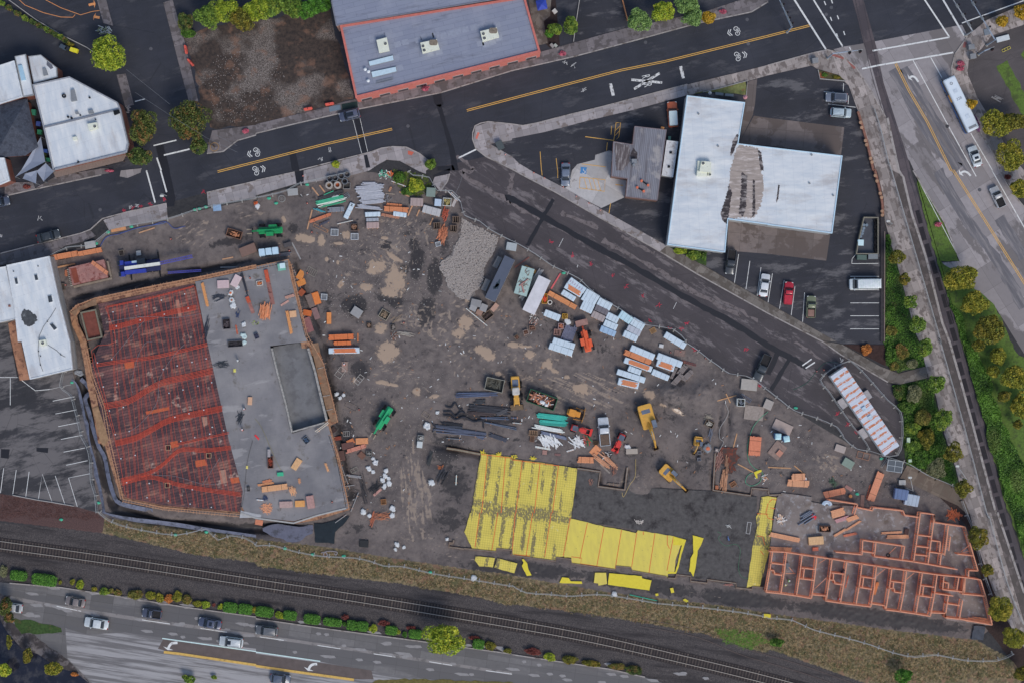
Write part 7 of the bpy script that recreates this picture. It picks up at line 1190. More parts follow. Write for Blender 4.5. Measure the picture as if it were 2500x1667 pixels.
o=B().pr(rG(G("@13 535,95 620,105 760,60 860,30 800,120 725,180 720,285 545,275"),.1,1),.05,.12).bd_('tarpaulin',M((36,44,52),.35,.2,1));tag(o,'black plastic tarpaulin below the bottom right corner of the deck','tarpaulin')
o=B().pr(rG(G("@13 60,140 200,100 350,130 525,115 520,200 460,215 400,270 290,265 180,230 60,170"),.15,.8),-.6,.05).bd_('silt_sheet',M((98,102,124),.4,.15,1,di=(70,72,84),dv=.5));tag(o,'wrinkled grey blue silt sheet lying in the lower trench','silt sheet')
o=B().pr(rG(G("@33 1885,1035 1995,1045 1970,1170 1865,1165"),.1,.6),.0,.3).bd_('tarpaulin',M((64,70,84),.35,.25,1.5));tag(o,'dark wrinkled tarpaulin at the lower right corner of the framed slab','tarpaulin')
cr_("@13 950,285 1030,290",'black rectangular pit cover on the mud by the verge',(40,42,46),.3,w_=62,lid=1)
for k,s_ in eN(("@02 650,355 700,420 740,560 760,680 790,760 800,900 850,1080 875,1200 905,1340 945,1568","@02 740,340 800,400 830,460 780,520 815,640 850,780 905,960 960,1060 990,1220 1040,1400 1100,1480 1300,1530 1400,1545","@03 945,0 1000,30 1250,70 1600,110 1900,160 2350,225")):
 p=sM(G(s_),3);L_s,R_s=rB(p,(1.1,.9,.9)[k]);rn=random.Random(k);mb=B();n_=len(p);v=[(x,y,.1+rn.uniform(-.05,.15)) for x,y in L_s]+[(x,y,-.5+rn.uniform(0,.3)) for x,y in R_s]
 mb.add(v,[(i,i+1,n_+i+1,n_+i) for i in rA(n_-1)]);mb.add([(x,y,z-.06) for x,y,z in v],[(n_+i,n_+i+1,i+1,i) for i in rA(n_-1)]);o=mb.bd_('silt_fence',M((104,110,134),.45,.2,1.2,di=(66,70,84),dv=.52));tag(o,('grey silt fabric sheet along the west car park edge','folded grey silt fabric along the foot of the red tendon bay','long grey silt fabric strip along the railway verge')[k],'silt fabric')
bag("@02 722,285",42,'big grey plastic bundle beside the white skylit shop corner',(140,146,160),nN)
DP=(66,72,88)
for s_,w_,lab,n,c in(("@12 1820,488 2230,478",40,'slate blue pipe bundle at the top of the dark pipe stock',5,(78,90,122)),("@12 1620,795 2115,855",52,'long blue grey pipe bundle at the bottom of the stock',6,(84,92,116)),("@12 1625,770 1900,790",26,'short dark pipes above the bottom bundle',3,DP),("@12 2055,698 2345,702",24,'steel blue pipe pair in the middle of the stock',2,(84,96,122)),("@12 2095,738 @22 60,800",18,'thin slanting blue pipe pair',2,(88,100,124)),("@12 1950,600 2340,640",60,'loose dark pipes in the upper stock',7,(58,60,70)),("@12 1950,650 2200,670",30,'brownish dark pipes under the loose upper ones',4,(72,64,68)),("@12 2000,555 2100,545",40,'short dark pipes near the top bundle',4,(60,64,74)),("@12 1700,740 1900,770",24,'black drain pipes beside the corrugated hose',3,(44,46,54)),("@22 0,742 95,748",16,'short white pipe left of the turquoise pipes',1,(176,182,190)),("@22 0,695 60,698",14,'short blue pipe end left of the turquoise pipes',1,(80,96,130)),("@12 2035,870 2110,885",30,'short blue grey end pipes of the bottom bundle',3,(90,100,126)),("@12 2140,850 2300,905",36,'slanting slate pipes at the lower right of the stock',4,(74,78,94)),("@12 1740,885 1900,892",20,'pale dotted pipe piece beneath the bottom bundle',1,(110,116,130)),("@12 2210,670 2320,615",34,'short crossed pipes at the right of the stock',4,(68,70,82))):Pp(s_,w_,lab,c,n,.1,ang=.04)
for s_,lab in(("@12 1740,590 1790,600 1830,560 1870,620 1900,610",'black flexible duct loop at the top left of the pipe stock'),("@12 1720,640 1790,640 1830,680 1880,640 1920,650",'ribbed black hose with a kink, upper one'),("@12 1720,670 1780,675 1830,710 1890,690 1930,690",'ribbed black hose with a kink, lower one'),("@12 1940,700 2000,730 2080,720 2090,790",'bent black hose in the middle of the stock'),("@12 1615,740 1650,790 1620,830",'short bent black hose left of the stock')):hose(s_,lab,(50,52,62),.16,'corrugated_hose',z=.15)
Hp("@12 1715,1230",40,44,'dark sheet pile offcuts left of the big yellow sheet',(72,74,84),24,(1,2.6),60,.2,c2=(60,60,66));Hp("@12 1595,1060",22,60,'dark upright sheet piles at the end of the trench',(62,66,72),10,(1.5,3),68,.1,th=.14);Hp("@12 1690,1150",28,18,'orange offcuts near the dark sheet piles',(190,116,80),10,(.4,1),20,1);Pp("@12 1835,1310 1840,1218",16,'short white pipe standing out on the dark mud',(200,212,216),1,.1,'white_pipe','pipe')
x,y,a,L=span("@12 2110,380 2270,410");cr_("@12 2108,378 2272,412",'large grey open topped concrete mix tank at the yard centre',(150,152,150),1.2,w_=118,iq=(90,92,90))
TQ=(60,170,165)
for s_,w_,lab,c,n in(("@22 225,672 515,705",46,'upper turquoise pipe bundle below the skip',TQ,7),("@22 250,725 515,745",22,'middle turquoise pipe bundle below the skip',TQ,4),("@22 245,745 500,770",20,'lower thin turquoise pipes below the skip',(48,140,136),3),("@22 195,772 485,822",36,'thick white pipe bundle under the turquoise ones',(214,218,222),4),("@22 255,828 500,885",26,'navy and white pipe bundle above the pale offcuts',(112,122,150),4)):Pp(s_,w_,lab,c,n,.12)
Hp("@22 350,910",88,30,'large heap of white plastic pipe offcuts',(206,210,222),60,(1.2,2.6),-55,.5,hz=.5,th=.14);Hp("@22 590,920",56,34,'smaller heap of white plastic offcuts to the right',(206,210,222),34,(1.0,2.2),-35,.9,hz=.4,th=.12);Sk("@22 215,962 350,985",18,'white flat boards under the pipe offcuts',(206,210,216),.2,strap=0);Sk("@22 505,1005 570,985",14,'short white boards right of the pipe offcuts',(200,204,214),.2,strap=0)
cr_("@22 155,835 235,840",'small tan pallet crate left of the white pipes',(150,126,110),.5,w_=50,sl_=4);cr_("@22 165,885 205,890",'brown pallet piece under the tan crate',(126,100,88),.3,w_=60,sl_=4);Sh("@22 280,1012 322,1016",40,'small pink paper sack beside the yellow sheet',(150,118,116),1,na='paper_sack',cat='sack');Sh("@22 392,1032 445,1036",20,'dark pink flat board beside the yellow sheet',(120,92,94),1)
Sh("@22 735,1035 795,965",66,'bright orange form panel beside the loader attachments',(206,140,106),2);Sk("@22 605,1080 745,1085",56,'orange plywood offcut stack above the big yellow sheet',(204,140,108),.5);Hp("@22 860,1090",70,34,'long tan boards fanning towards the footing',(190,144,120),20,(2.4,4),-40,.12,th=.12);Hp("@22 870,1050",46,40,'black bags and scraps beside the fanned boards',(44,44,52),30,(.3,.8),0,3,c2=(190,190,196),na='rubbish_heap',cat='rubbish')
Hp("@22 690,905",34,40,'red and green machine parts beside the white pickup',(186,66,62),22,(.5,1.4),-60,.4,c2=(60,110,84));cr_("@22 770,905 770,945",'dark slatted pallet between pickup and red parts',(88,74,62),.3,w_=44,sl_=4);bB("@22 808,1120 900,1205",16,'grey plank above the stepped footing',(132,126,126));Sk("@22 878,1300 985,1312",16,'grey plank stack inside the stepped footing',(120,110,106),.25,strap=0);Hp("@22 940,1170",34,50,'scattered red brown scraps inside the stepped footing',(140,100,90),20,(.3,1),80,.8,th=.06)
bag("@22 1060,965",28,'round white sack beside the grey concrete block');cr_("@22 1048,1005 1152,1002",'speckled grey concrete block right of the red tractor',(150,144,142),.5,w_=46,lid=1);Hp("@22 955,980",30,36,'dark red implement frame behind the right tractor',(120,50,52),20,(.5,1.3),60,.6);Hp("@22 725,1280",20,40,'small pile of pinkish laths on the grey sub base',(150,112,104),10,(.8,1.6),80,.6,th=.06)
for s_,lab in(("@22 1720,1000 1722,1030",'upper pallet of grey blocks beside the small digger'),("@22 1718,1062 1720,1092",'lower pallet of grey blocks beside the small digger')):cr_(s_,lab,(120,124,140),.6,w_=34,sl_=4,na='block_pallet')
cr_("@22 1775,735 1850,770",'rusty winch frame with white rollers',(110,96,88),.5,w_=60,iq=(170,168,166));Hp("@22 1800,690",30,24,'pale rungs and rods above the winch frame',(150,144,138),12,(.6,1.4),0,.4,th=.06);Hp("@22 1825,850",16,44,'bundle of slate rods beside the trench',(110,118,140),14,(1,1.8),80,.25,th=.05);bag("@22 1795,975",46,'large grey plastic sheet bundle with orange scraps',(130,138,152),nN,full=(190,110,84));cr_("@22 1880,1010 1885,980",'pallet of white cans beside the trench',(140,130,136),.5,w_=34,iq=(190,186,190))
cr_("@22 2105,385 2250,400",'square grey concrete tank lid at the fence',(148,146,148),.5,w_=100,lid=1);Sh("@22 2135,640 2310,665",130,'large grey plywood platform with pink stains',(142,134,134),1,na='plywood_platform');cr_("@22 2070,555 2140,560",'white walled site toilet shell seen from above',(206,210,216),2.0,w_=70,iq=(120,130,150));Fr("@22 2100,490 2190,545",34,'blue grey ladder section above the toilet shell',(96,108,136),8,'ladder','ladder');cr_("@22 2320,560 @32 40,590",'pale concrete box at the fence between two platforms',(146,142,144),.6,w_=84,lid=1)
Sk("@22 2225,1040 2240,870",106,'wide orange red lumber stack near the green hose',(216,130,106),.9);cr_("@32 55,745 215,820",'wide pale board platform with pink stains above the two toilets',(150,138,138),.3,w_=92,lid=1)
for s_,lab in(("@32 60,868 130,870",'left one of two portable toilets with bright blue white roof'),("@32 140,895 205,885",'right one of two portable toilets with bright blue white roof')):
 x,y,a,L=span(s_,2.3);t=Th('portable_toilet',lab,'portable toilet',x,y,.03,a,'portable toilets by the pale platforms');B().ly([(rr(1.15,1.15,.08,3),0),(rr(1.12,1.12,.08,3),2.1)]).bd_('cabin',M((76,118,170),.5),t);B().ly([(rr(1.22,1.22,.12,3),2.1),(rr(1.1,1.1,.2,3),2.25),(rr(.6,.6,.2,3),2.35)]).bd_('roof',M((172,214,236),.4),t);B().box(.56,.6,-.35,.35,.1,1.95).bd_('door',M((90,132,180)),t)
Sh("@32 40,1050 130,935",118,'grey plywood platform with an orange square below the toilets',(134,118,116),2,na='plywood_platform');Sh("@32 85,1040 120,1000",50,'small pinkish square board on the lower platform',(176,128,116),1,.3);cr_("@32 620,965 710,995",'pale flat concrete lid beside the inner fence',(150,142,144),.4,w_=62,lid=1);cr_("@32 695,1090 780,1140",'green grey utility vault cover',(116,132,128),.7,w_=74,lid=1);Hp("@32 600,1290",34,34,'dark green slatted crate remains',(72,92,80),22,(.5,1.2),30,1.6)
Sk("@32 222,1240 340,1235",58,'short orange lumber pack above the white wrap',LR,.7);Sk("@32 183,1292 375,1305",62,'long orange lumber pack with a white wrap on its end',LR,.7);bag("@32 335,1265",26,'torn white wrap between two orange lumber packs');Sk("@32 518,1405 708,1365",58,'orange lumber pack slanted above the slab edge',(196,130,106),.7);Sk("@32 945,1455 1040,1200",66,'tall upright orange lumber pack on the mud',(214,142,118),.7);Sk("@32 905,1440 940,1310",10,'thin orange boards left of the tall upright pack',(206,120,98),.15,strap=0);bB("@32 862,1515 870,1405",34,'wide brown gangplank at the slab edge',(128,104,100),.12);Sh("@32 710,1320 770,1360",30,'small pink stained board near the slanted pack',(150,116,116),1)
Fr("@32 820,1030 930,1060",60,'tan timber frame against the fence',(166,120,98),3,'timber_brace','timber brace');Fr("@32 1040,1150 1110,1050",14,'long pale steel pole beside the wire cage',(160,162,168),2,'steel_pole','pole');x,y=G("@32 755,1415")[0];t=Th('cable_reel','small orange tan reel beside the slanted lumber pack','reel',x,y,.03);B().cyl(0,0,0,.3,.35).bd_('drum',M((190,130,84)),t)
x,y,a,L=span("@32 1095,1130 1235,1150",1.5);t=Th('wire_pen','square wire pen with a dark mesh cover beside the pavement','wire pen',x,y,.02,a);W=2.3;m_=M((166,176,190),.5)
B().box(-L/2+.05,L/2-.05,-W/2+.05,W/2-.05,1.36,1.4).bd_('mesh_cover',M((88,96,108),.6,.2,12),t);mb=cu([(-L/2,-W/2),(L/2,-W/2),(L/2,W/2),(-L/2,W/2)],.1,1.4,1.5);mb.box(-.05,.05,-W/2,W/2,1.41,1.49).box(-L/2,L/2,-.05,.05,1.42,1.48);mb.bd_('top_frame',m_,t);mb=B();[mb.box(sx*(L/2-.05)-.04,sx*(L/2-.05)+.04,sy*(W/2-.05)-.04,sy*(W/2-.05)+.04,0,1.4) for sx in(-1,1) for sy in(-1,1)];mb.bd_('corner_post',m_,t)
Wr("@32 1165,1390 1288,1410",100,'blue ribbed portable unit left of the pale one',(98,116,158),1.6,na='portable_unit',cat='portable unit');r=Wr("@32 1262,1440 1388,1465",106,'pale blue flat roofed portable unit on the right',(162,176,200),1.6,na='portable_unit',cat='portable unit');cr_("@32 1205,1290 1265,1290",'small white box at the foot of the street lamp',(158,160,166),.6,w_=44,lid=1);
hh=3.0;x,y,a,L=span("@32 640,270 1140,1000",hh);W=3.55;t=Th('office_trailer','long fenced office trailer with white ribbed roof streaked by orange rust','trailer',x,y,.02,a);B().box(-L/2+.05,L/2-.05,-W/2+.05,W/2-.05,.4,hh-.1).bd_('wall',M((190,194,204),.6),t)
q=NM('rust_streaked_roof',.5,.3);wv=q.n('TexWave',wave_type='BANDS',bands_direction='X');D_(wv,'Scale',.245);D_(wv,'Distortion',1.6);D_(wv,'Detail',3);D_(wv,'Detail Scale',2.5);q.nt.links.new(q.co('O'),wv.inputs['Vector'])
f=q.mh('MULTIPLY',q.rng(wv.outputs['Fac'],.62,.78),q.rng(q.noise(q.co('O'),1.7,5,.7),.38,.5));f2_=q.rng(q.noise(q.co('O',0,.5,.5),.35,2),.62,.68)
B().ly([(rr(L,W,.1,2),hh-.1),(rr(L-.05,W-.05,.1,2),hh)]).bd_('roof',q.end(q.mix(q.mh('MAXIMUM',f,q.mh('MULTIPLY',f2_,.8)),A((186,196,218)),A((184,116,86)))),t)
mb=B();[mb.box(xx-.05,xx+.05,-W/2,W/2,hh,hh+.03) for xx in np.arange(-L/2+.6,L/2-.3,.82)];mb.bd_('roof_rib',M((200,208,226),.5),t)
for dx in(-.5,1.6):B().box(dx-.4,dx+.4,-.3+dx*.02,.5,hh,hh+.3).bd_('rooftop_unit',M((170,190,214),.4),t)
for sx,sy,l in((-3.4,-1,2.0),(3.8,-1,2.0),(-2.0,1,1.8)):d_=B().box(sx-l/2,sx+l/2,sy*(W/2+.7)-.65,sy*(W/2+.7)+.65,.6,.7).bd_('entry_platform',M((160,160,172),.6),t);mb=B();[mb.box(sx+u_-.04,sx+u_+.04,sy*(W/2+1.3)-.04,sy*(W/2+1.3)+.04,0,1.5) for u_ in(-l/2,l/2)];mb.bd_('rail_post',mY,d_)
for xx in(-L/2+2,L/2-2):
 for sy in(-1,1):wheel(t,xx,sy*(W/2-.3),.4,.25)
for s_,lab in(("@22 1860,548 2060,490",'yellow tan beam across the trench head'),("@22 1965,475 2005,560",'tan beam crossing the trench head'),("@22 2030,980 2065,840",'long tan stake right of the trench'),("@22 2072,1120 2215,1195",'long tan plank pointing at the yellow scrap'),("@32 0,1150 215,1160",'long thin tan rail above the short lumber pack'),("@32 240,1135 340,1218",'tan board leaning on the short lumber pack')):bB(s_,10,lab,(178,140,110))
Hp("@22 1945,1270",30,56,'tall bundle of upright tan battens beside the thin footing',(170,130,108),40,(2,3.6),83,.12,hz=.5);Hp("@22 1895,1090",24,60,'rusty pink sheet piles along the dark trench',(140,108,104),24,(1.2,2.6),70,.3,hz=.3);Hp("@22 1970,1130",14,60,'thin tan battens right of the rusty sheet piles',(150,116,100),12,(1.5,2.6),85,.2);cr_("@22 2005,1320 2055,1290",'small tan pallet beside the upright battens',(150,110,88),.3,w_=44,sl_=4,na='pallet');cr_("@22 1868,1335 1895,1335",'small orange brown crate in the footing corner',(150,96,72),.3,w_=34,lid=1);Hp("@22 2320,1235",26,34,'brown carton and torn white wrap beside the yellow scrap',(196,150,126),12,(.4,.9),0,3,c2=(200,204,214))
o=St('red_soil_patch',sS(rG(G("@22 1900,1000 1960,960 2060,980 2090,1050 2040,1120 2060,1180 1990,1200 1960,1120 1920,1080"),.5,.5),.05),M((112,62,52),.9,.3,1.5,di=(74,62,62),dv=.42,ds=1.2));
for s_,w_,lab,c,h_ in(("@33 20,200 285,255",42,'long orange board stack along the left of the framed slab',LR,.5),("@33 590,20 700,-12 ",70,'orange lumber pack at the top of the framed slab',LR,.6),("@33 615,85 735,45",34,'pinkish board bundle below the top lumber pack',(180,140,150),.35),("@33 730,70 830,35",40,'orange board bundle right of the pinkish one',LR,.4),("@33 610,215 720,150",22,'lower slanted orange boards of the loose pile',LR,.3),("@33 720,160 855,75",18,'long slanted orange boards of the loose pile',LR,.25),("@33 700,215 820,190",22,'short reddish boards right of the loose pile',(190,116,96),.25),("@33 1040,190 1230,180",20,'orange board pair on the open slab, upper',LR,.3),("@33 1095,225 1290,220",34,'orange board bundle on the open slab, lower',LR,.35),("@33 20,330 215,340",36,'orange boards along the top wall of the left bays',(196,140,112),.3),("@33 975,750 1010,640",26,'orange lumber pile inside the sixth bay',(200,130,92),.4),("@33 710,700 738,580",10,'thin red boards inside the fourth bay',(190,104,84),.15)):
 Sk(s_,w_,lab,c,h_,ZS,strap=0,rag=.2)
Sh("@33 365,260 500,250",72,'tan plywood work table on the framed slab',(204,168,134),2,ZS,'work_table','table',.8);cr_("@33 410,338 462,335",'small red box below the tan work table',(222,112,92),.4,z=ZS,w_=28,lid=1);cr_("@33 472,150 578,152",'dark crate of orange offcuts on the framed slab',(96,78,76),.7,z=ZS,w_=58,iq=(206,146,118));Hp("@33 115,55",50,38,'white and tan offcut heap at the left of the framed slab',(206,176,160),40,(.4,1),0,3,z=ZS,c2=(206,204,212));Hp("@33 1930,985",70,26,'long orange boards heaped at the lower right corner of the slab',(204,142,116),28,(1.5,3.6),-12,.25,z=ZS);Hp("@33 1700,20",56,44,'orange scrap heap outside the upper right corner of the slab',(184,104,76),44,(.6,1.8),20,1.4)
for s_,w_,lab,n in(("@33 300,50 400,-10",40,'slate blue ducts on the framed slab, upper bundle',3),("@33 262,120 430,15",18,'long slate pipe on the framed slab',1),("@33 330,105 425,45",12,'thin slate pipe right of the long one',1)):Pp(s_,w_,lab,(98,108,130),n,.15,'duct_bundle','ducts',ZS)
cr_("@33 400,28 440,52",'small red toolbox beside the slate pipes',(210,50,60),.3,z=ZS,w_=30,lid=1);hose("@Z 855,322 865,305 885,300 905,308 912,325",'curved white wrap roll at the top of the framed slab',(176,196,224),.4,'wrap_roll','wrap roll',.4);cr_("@33 175,465 190,515",'slate blue bin inside the second bay',(96,106,120),.6,z=ZS,w_=30,lid=1);cr_("@33 545,400 600,400",'dark grey compressor on the corridor wall line',(66,70,80),.6,z=ZS,w_=28,lid=1);cr_("@33 1255,175 1290,180",'black and brown tool bag on the open slab',(70,50,50),.5,z=ZS,w_=50,lid=1);cr_("@33 680,535 695,550",'black machine in the third bay',(50,54,66),.5,z=ZS,w_=46,lid=1)
wK("@33 185,620",'worker in lime vest bending in the second framed bay',(140,215,110),ZS,0,crouch=1);wK("@33 155,660",'worker in yellow vest crouching in the second framed bay',(214,200,60),ZS,2,crouch=1);wK("@33 640,785",'worker in red top at the wall of the third bay',(226,70,60),ZS,1)
x,y=G("@33 1100,392")[0];t=Th('cable_coil','black cable coil inside the central framed room','cable coil',x,y,ZS);B().ring(0,0,0,.15,.4,.22).bd_('coil',mK,t);Sh("@33 445,120 462,185",40,'pale grey board left of the offcut crate',(130,134,144),1,ZS,hh=.05)
q=NM('yellow_membrane',.45,.35);P=q.co('W',-83)
base=q.mix(q.rng(q.noise(q.co(),.3,4),.35,.65),A((194,181,90)),A((209,195,96)))
sx_=q.n('SeparateXYZ');q.nt.links.new(q.co('W',-7),sx_.inputs[0]);bd=q.rng(q.mh('ABSOLUTE',q.mh('ADD',sx_.outputs[1],33.2)),2.2,.8)
wv=q.n('TexWave',wave_type='BANDS',bands_direction='X');D_(wv,'Scale',.145);D_(wv,'Distortion',.6);D_(wv,'Detail',1);q.nt.links.new(q.co('W',-8),wv.inputs['Vector'])
st=q.mh('MAXIMUM',q.mh('MULTIPLY',q.rng(wv.outputs['Fac'],.5,.9),q.rng(q.noise(q.co('W',-83,.12,.6),.6,3,.5),.4,.55)),q.mh('MULTIPLY',bd,q.rng(q.noise(q.co('W',-8,.2,1),.8,3),.3,.5)))
bl_=q.rng(q.mh('ADD',q.noise(q.co('W',-83,.8,1.4),2.4,5,.75),q.mh('MULTIPLY',st,.14)),.56,.6);base=q.mix(q.mh('MULTIPLY',q.mh('MULTIPLY',q.rng(st,.1,.7),bl_),.8),base,A((92,88,82)))
base=q.mix(q.mh('MULTIPLY',q.rng(q.noise(q.co('W',-83,.5,1.5),1.8,6,.75),.64,.67),.6),base,A((110,104,80)));base=q.mix(q.mh('MULTIPLY',q.rng(q.noise(q.co(),.8,5),.66,.69),.6),base,A((204,202,174)))
b=q.brick(q.co('W',-7),.46,.46,.022,(1,1,1,1),(1,1,1,1),(.62,.62,.55,1))
m_ym=q.end(q.mix(1.0,base,b.outputs[0],'MULTIPLY'));
q=NM('yellow_membrane_clean',.4,.35);base=q.mix(q.rng(q.noise(q.co('W',-83,.3,1),1.2,5),.35,.65),A((198,185,94)),A((209,196,94)));m_yc=q.end(q.mix(q.mh('MULTIPLY',q.rng(q.noise(q.co(),1.5,5,.7),.64,.67),.6),base,A((120,116,70))),nN,q.noise(q.co('W',-83,.2,1),1,3),.5,.1)
m_yb=M((211,194,64),.4,.08,2);m_tape=M((214,96,56),.5)
def Mb(lb,parts,tapes=(),na='vapour_barrier'):
 p0=G(parts[0][0])[0];t=Th(na,lb,'plastic sheet',*p0,.0)
 for k,(s_,m_,z,am) in eN(parts):p=rG(lc_(t,s_,0),am,.7,k+3);B().pr(p,-.05,z).bd_('sheet',m_,t)
 for s_ in tapes:mb=B();flat(mb,lc_(t,s_,0),.13,parts[0][2]+.012);mb.bd_('seam_tape',m_tape,t)
 return t
Mb('huge dirty yellow vapour barrier sheet with rebar grid and orange tape seams',[("@12 2068,1022 2200,1035 2350,1060 @22 0,1075 250,1105 600,1160 570,1400 548,1568 @23 545,50 535,60 480,400 405,412 400,445 0,392 @13 2350,385 2350,345 2210,330 2200,358 1985,330 1915,180 1965,0 @12 1975,1568 2010,1350 2035,1200",m_ym,.1,.06)],["@12 2125,1040 2100,1300 2070,1568 @13 2055,0 2010,320","@12 2290,1060 2250,1568 @13 2220,0 2165,345","@22 95,1085 35,1568 @23 30,0 0,380 -10,390","@22 258,1110 205,1568 @23 190,0 130,400","@22 428,1130 372,1568 @23 360,0 300,405","@12 2070,1030 2350,1065 @22 0,1080 420,1135","@23 20,385 165,400 160,385"])
Mb('clean yellow vapour barrier strips continuing to the right of the dirty sheet',[("@23 545,55 700,92 850,130 1005,158 1140,188 1155,165 1320,190 1485,218 1500,240 1440,540 1425,595 1105,535 1090,505 955,490 950,525 780,495 548,468 545,412 480,412 530,60",m_yc,.1,.05),("@23 1480,215 1600,252 1555,380 1530,500 1505,562 1430,562 1432,545 1500,545 1560,300 1480,300",m_yb,.13,.05),("@23 1480,218 1560,260 1500,440 1490,540 1435,555 1450,380",m_yc,.11,.04)],["@23 535,45 470,400","@23 692,95 622,425","@23 845,135 778,492","@23 1005,160 948,510","@23 1145,185 1098,500","@23 1312,190 1256,560","@23 1482,218 1422,535","@23 545,405 638,418 630,470 735,485 945,520","@23 1425,210 1425,290 1445,330","@23 1205,175 1205,205"])
Mb('yellow vapour barrier strip with rebar grid left of the framed slab',[("@22 2290,1420 2350,1415 @32 80,1428 45,1568 @33 10,350 -60,620 -80,690 @23 2200,675 2155,690 2170,600 2210,300 2250,130 2240,40 2270,0 2270,1568".replace(' 2270,1568',''),m_ym,.1,.06)],["@32 10,1470 40,1440 80,1450","@23 2250,10 2350,15","@32 0,1480 -20,1568 @33 0,50 50,65","@23 2250,215 2300,220 2320,300","@32 20,1520 70,1530","@23 2280,350 2310,390"])
YG='loose yellow membrane pieces along the lower trench'
for lab,parts in(('twisted bright yellow membrane strip standing alone on the sub base',[("@23 1658,208 1757,235 1735,300 1705,350 1690,470 1665,588 1640,545 1625,540 1640,420 1665,370",m_yb,.2,.04)]),('left oval yellow membrane piece in the lower trench',[("@13 2015,400 2195,418 2175,502 2050,492 2010,440",m_ym,.1,.04)]),('second yellow membrane piece in the lower trench',[("@13 2215,418 2350,455 @23 50,468 22,555 -10,550 @13 2190,505",m_ym,.1,.04)]),('folded yellow scrap with pointed ends in the lower trench',[("@23 90,430 105,425 140,465 150,520 180,575 135,582 90,490 105,460",m_yb,.15,.03)]),('yellow scrap with a tail beside the verge edge',[("@23 460,592 520,600 540,630 640,632 645,655 550,650 500,650 435,645",m_yb,.15,.03)]),('square yellow membrane piece left of the long one',[("@23 762,552 863,552 873,655 792,670 790,650 752,645",m_yc,.12,.02)]),('long bright yellow membrane piece in the lower trench',[("@23 892,556 1190,583 1195,605 1280,622 1260,715 1160,700 880,662",m_yb,.12,.03)]),('small yellow square on the dark strip',[("@23 1450,695 1478,690 1490,733 1462,740",m_yb,.08,.02)]),('small crumpled yellow scrap on the verge line',[("@23 1565,800 1590,790 1622,812 1600,825",m_yb,.12,.03)]),('yellow plastic drum shaped scrap at the right of the verge line',[("@23 2312,928 2350,930 @33 25,935 22,965 @23 2310,965",m_yb,.2,.03)]),('tiny orange yellow scrap near the teal strip',[("@23 1315,745 1340,742 1345,762 1320,768",m_yb,.08,.02)]),('bright yellow Y shaped scrap near the green hose',[("@22 2220,1195 2270,1175 2290,1172 2290,1190 2250,1210 2255,1250 2240,1252",m_yb,.12,.02)])):t=Mb(lab,parts,(),'membrane_scrap');t['group']=YG
for i,(s_,lab) in eN((("@22 20,1055",'leftmost crumpled yellow edge tuft of the big sheet'),("@22 190,1065",'second crumpled yellow edge tuft'),("@12 2080,1010",'yellow tuft at the upper left corner of the big sheet'),("@12 2230,1030",'yellow tuft right of the corner tuft'))):x,y=G(s_)[0];o=sP(B(),10,.5,.3,.12,.3,.3,.8,.1).bd_('membrane_scrap',m_yb);o.location=(x,y,0);tag(o,lab,'plastic scrap',YG)
Fr("@23 2165,195 2180,90",34,'white pipe frame beside the right yellow strip',(190,194,204),2);Hp("@23 1165,80",34,20,'tangled white wire and pipe scraps on the sub base',(196,192,194),20,(.4,1.1),20,1.5,th=.06);Hp("@23 1990,125",18,12,'white bent pipe scrap on the sub base',(206,208,216),6,(.5,1),10,1,th=.07);Hp("@23 1985,240",8,16,'blue and white clamp lying on the sub base',(90,120,180),6,(.5,1),100,.3,th=.07);Hp("@23 1985,665",46,10,'pinkish pipe ends at the low footing',(170,120,116),12,(.4,1.2),-10,.4,th=.06);bB("@23 1080,755 1340,812",7,'long thin teal strip on the verge',(60,170,150),.06)
hose("@22 2350,640 2290,690 2220,770 2185,860 2160,970 2175,1090 2230,1160 2300,1200 @32 -60,1240 @22 2270,1290 2200,1320 2145,1290 2160,1230 2210,1200",'long green garden hose winding past the red lumber stack',(80,160,130),.05);hose("@22 1955,560 1985,640 1960,710 1910,790 1905,880 1940,920 1900,1000 1880,1050",'pale grey hose snaking along the dark trench',(150,150,156),.06);hose("@23 1885,175 1920,200 1895,240 1960,305 2050,290 2095,340 2080,480 2090,560 2130,600 2220,600",'thin dark green hose curling across the sub base',(72,120,96),.04)
hose("@01 920,695 980,610 1100,580 1250,530 1400,500 1520,470 1600,530 1700,510",'blue hose tangled along the inside of the upper left fence',(66,84,150),.07);hose("@01 1100,575 1300,520 1480,490 1520,475",'second thinner blue hose beside the upper left fence',(84,110,170),.05);hose("@13 600,370 640,365 655,395 630,405 620,385 640,358 700,355 745,365 735,390 720,375",'grey coiled suction hose on the verge',(150,144,154),.11);hose("@22 1135,1075 1130,1230 1080,1310 1025,1420 1010,1380",'tan rope barrier beside the stepped footing',(180,160,110),.05,'rope','rope')
hose("@32 230,440 350,380 430,290 500,210 560,185 640,190",'thin dark green cable across the side road beside the office',(50,92,84),.04);hose("@02 2215,1560 2250,1400 2280,1100 2330,900",'thin dark power cable running down the deck',(84,84,90),.04,z=1.53);hose("@12 0,700 60,780 140,960 200,1100 240,1170",'thin olive power cable leading to the green generator',(130,128,96),.035,z=1.53)
t=Th('junk_pen','walled pen full of wet ground and stacked tyres beside the parking bays','storage pen',*G("@31 880,425")[0]);q_=lc_(t,"@31 880,425 1015,428 1015,768 808,768 830,640",1.2);cu(q_,.18,0,1.2).bd_('pen_wall',M((124,122,116),.8,.2,2),t);B().pr(iN(q_,.1),.0,.1).bd_('floor',M((74,78,90),.3,.15,.6),t)
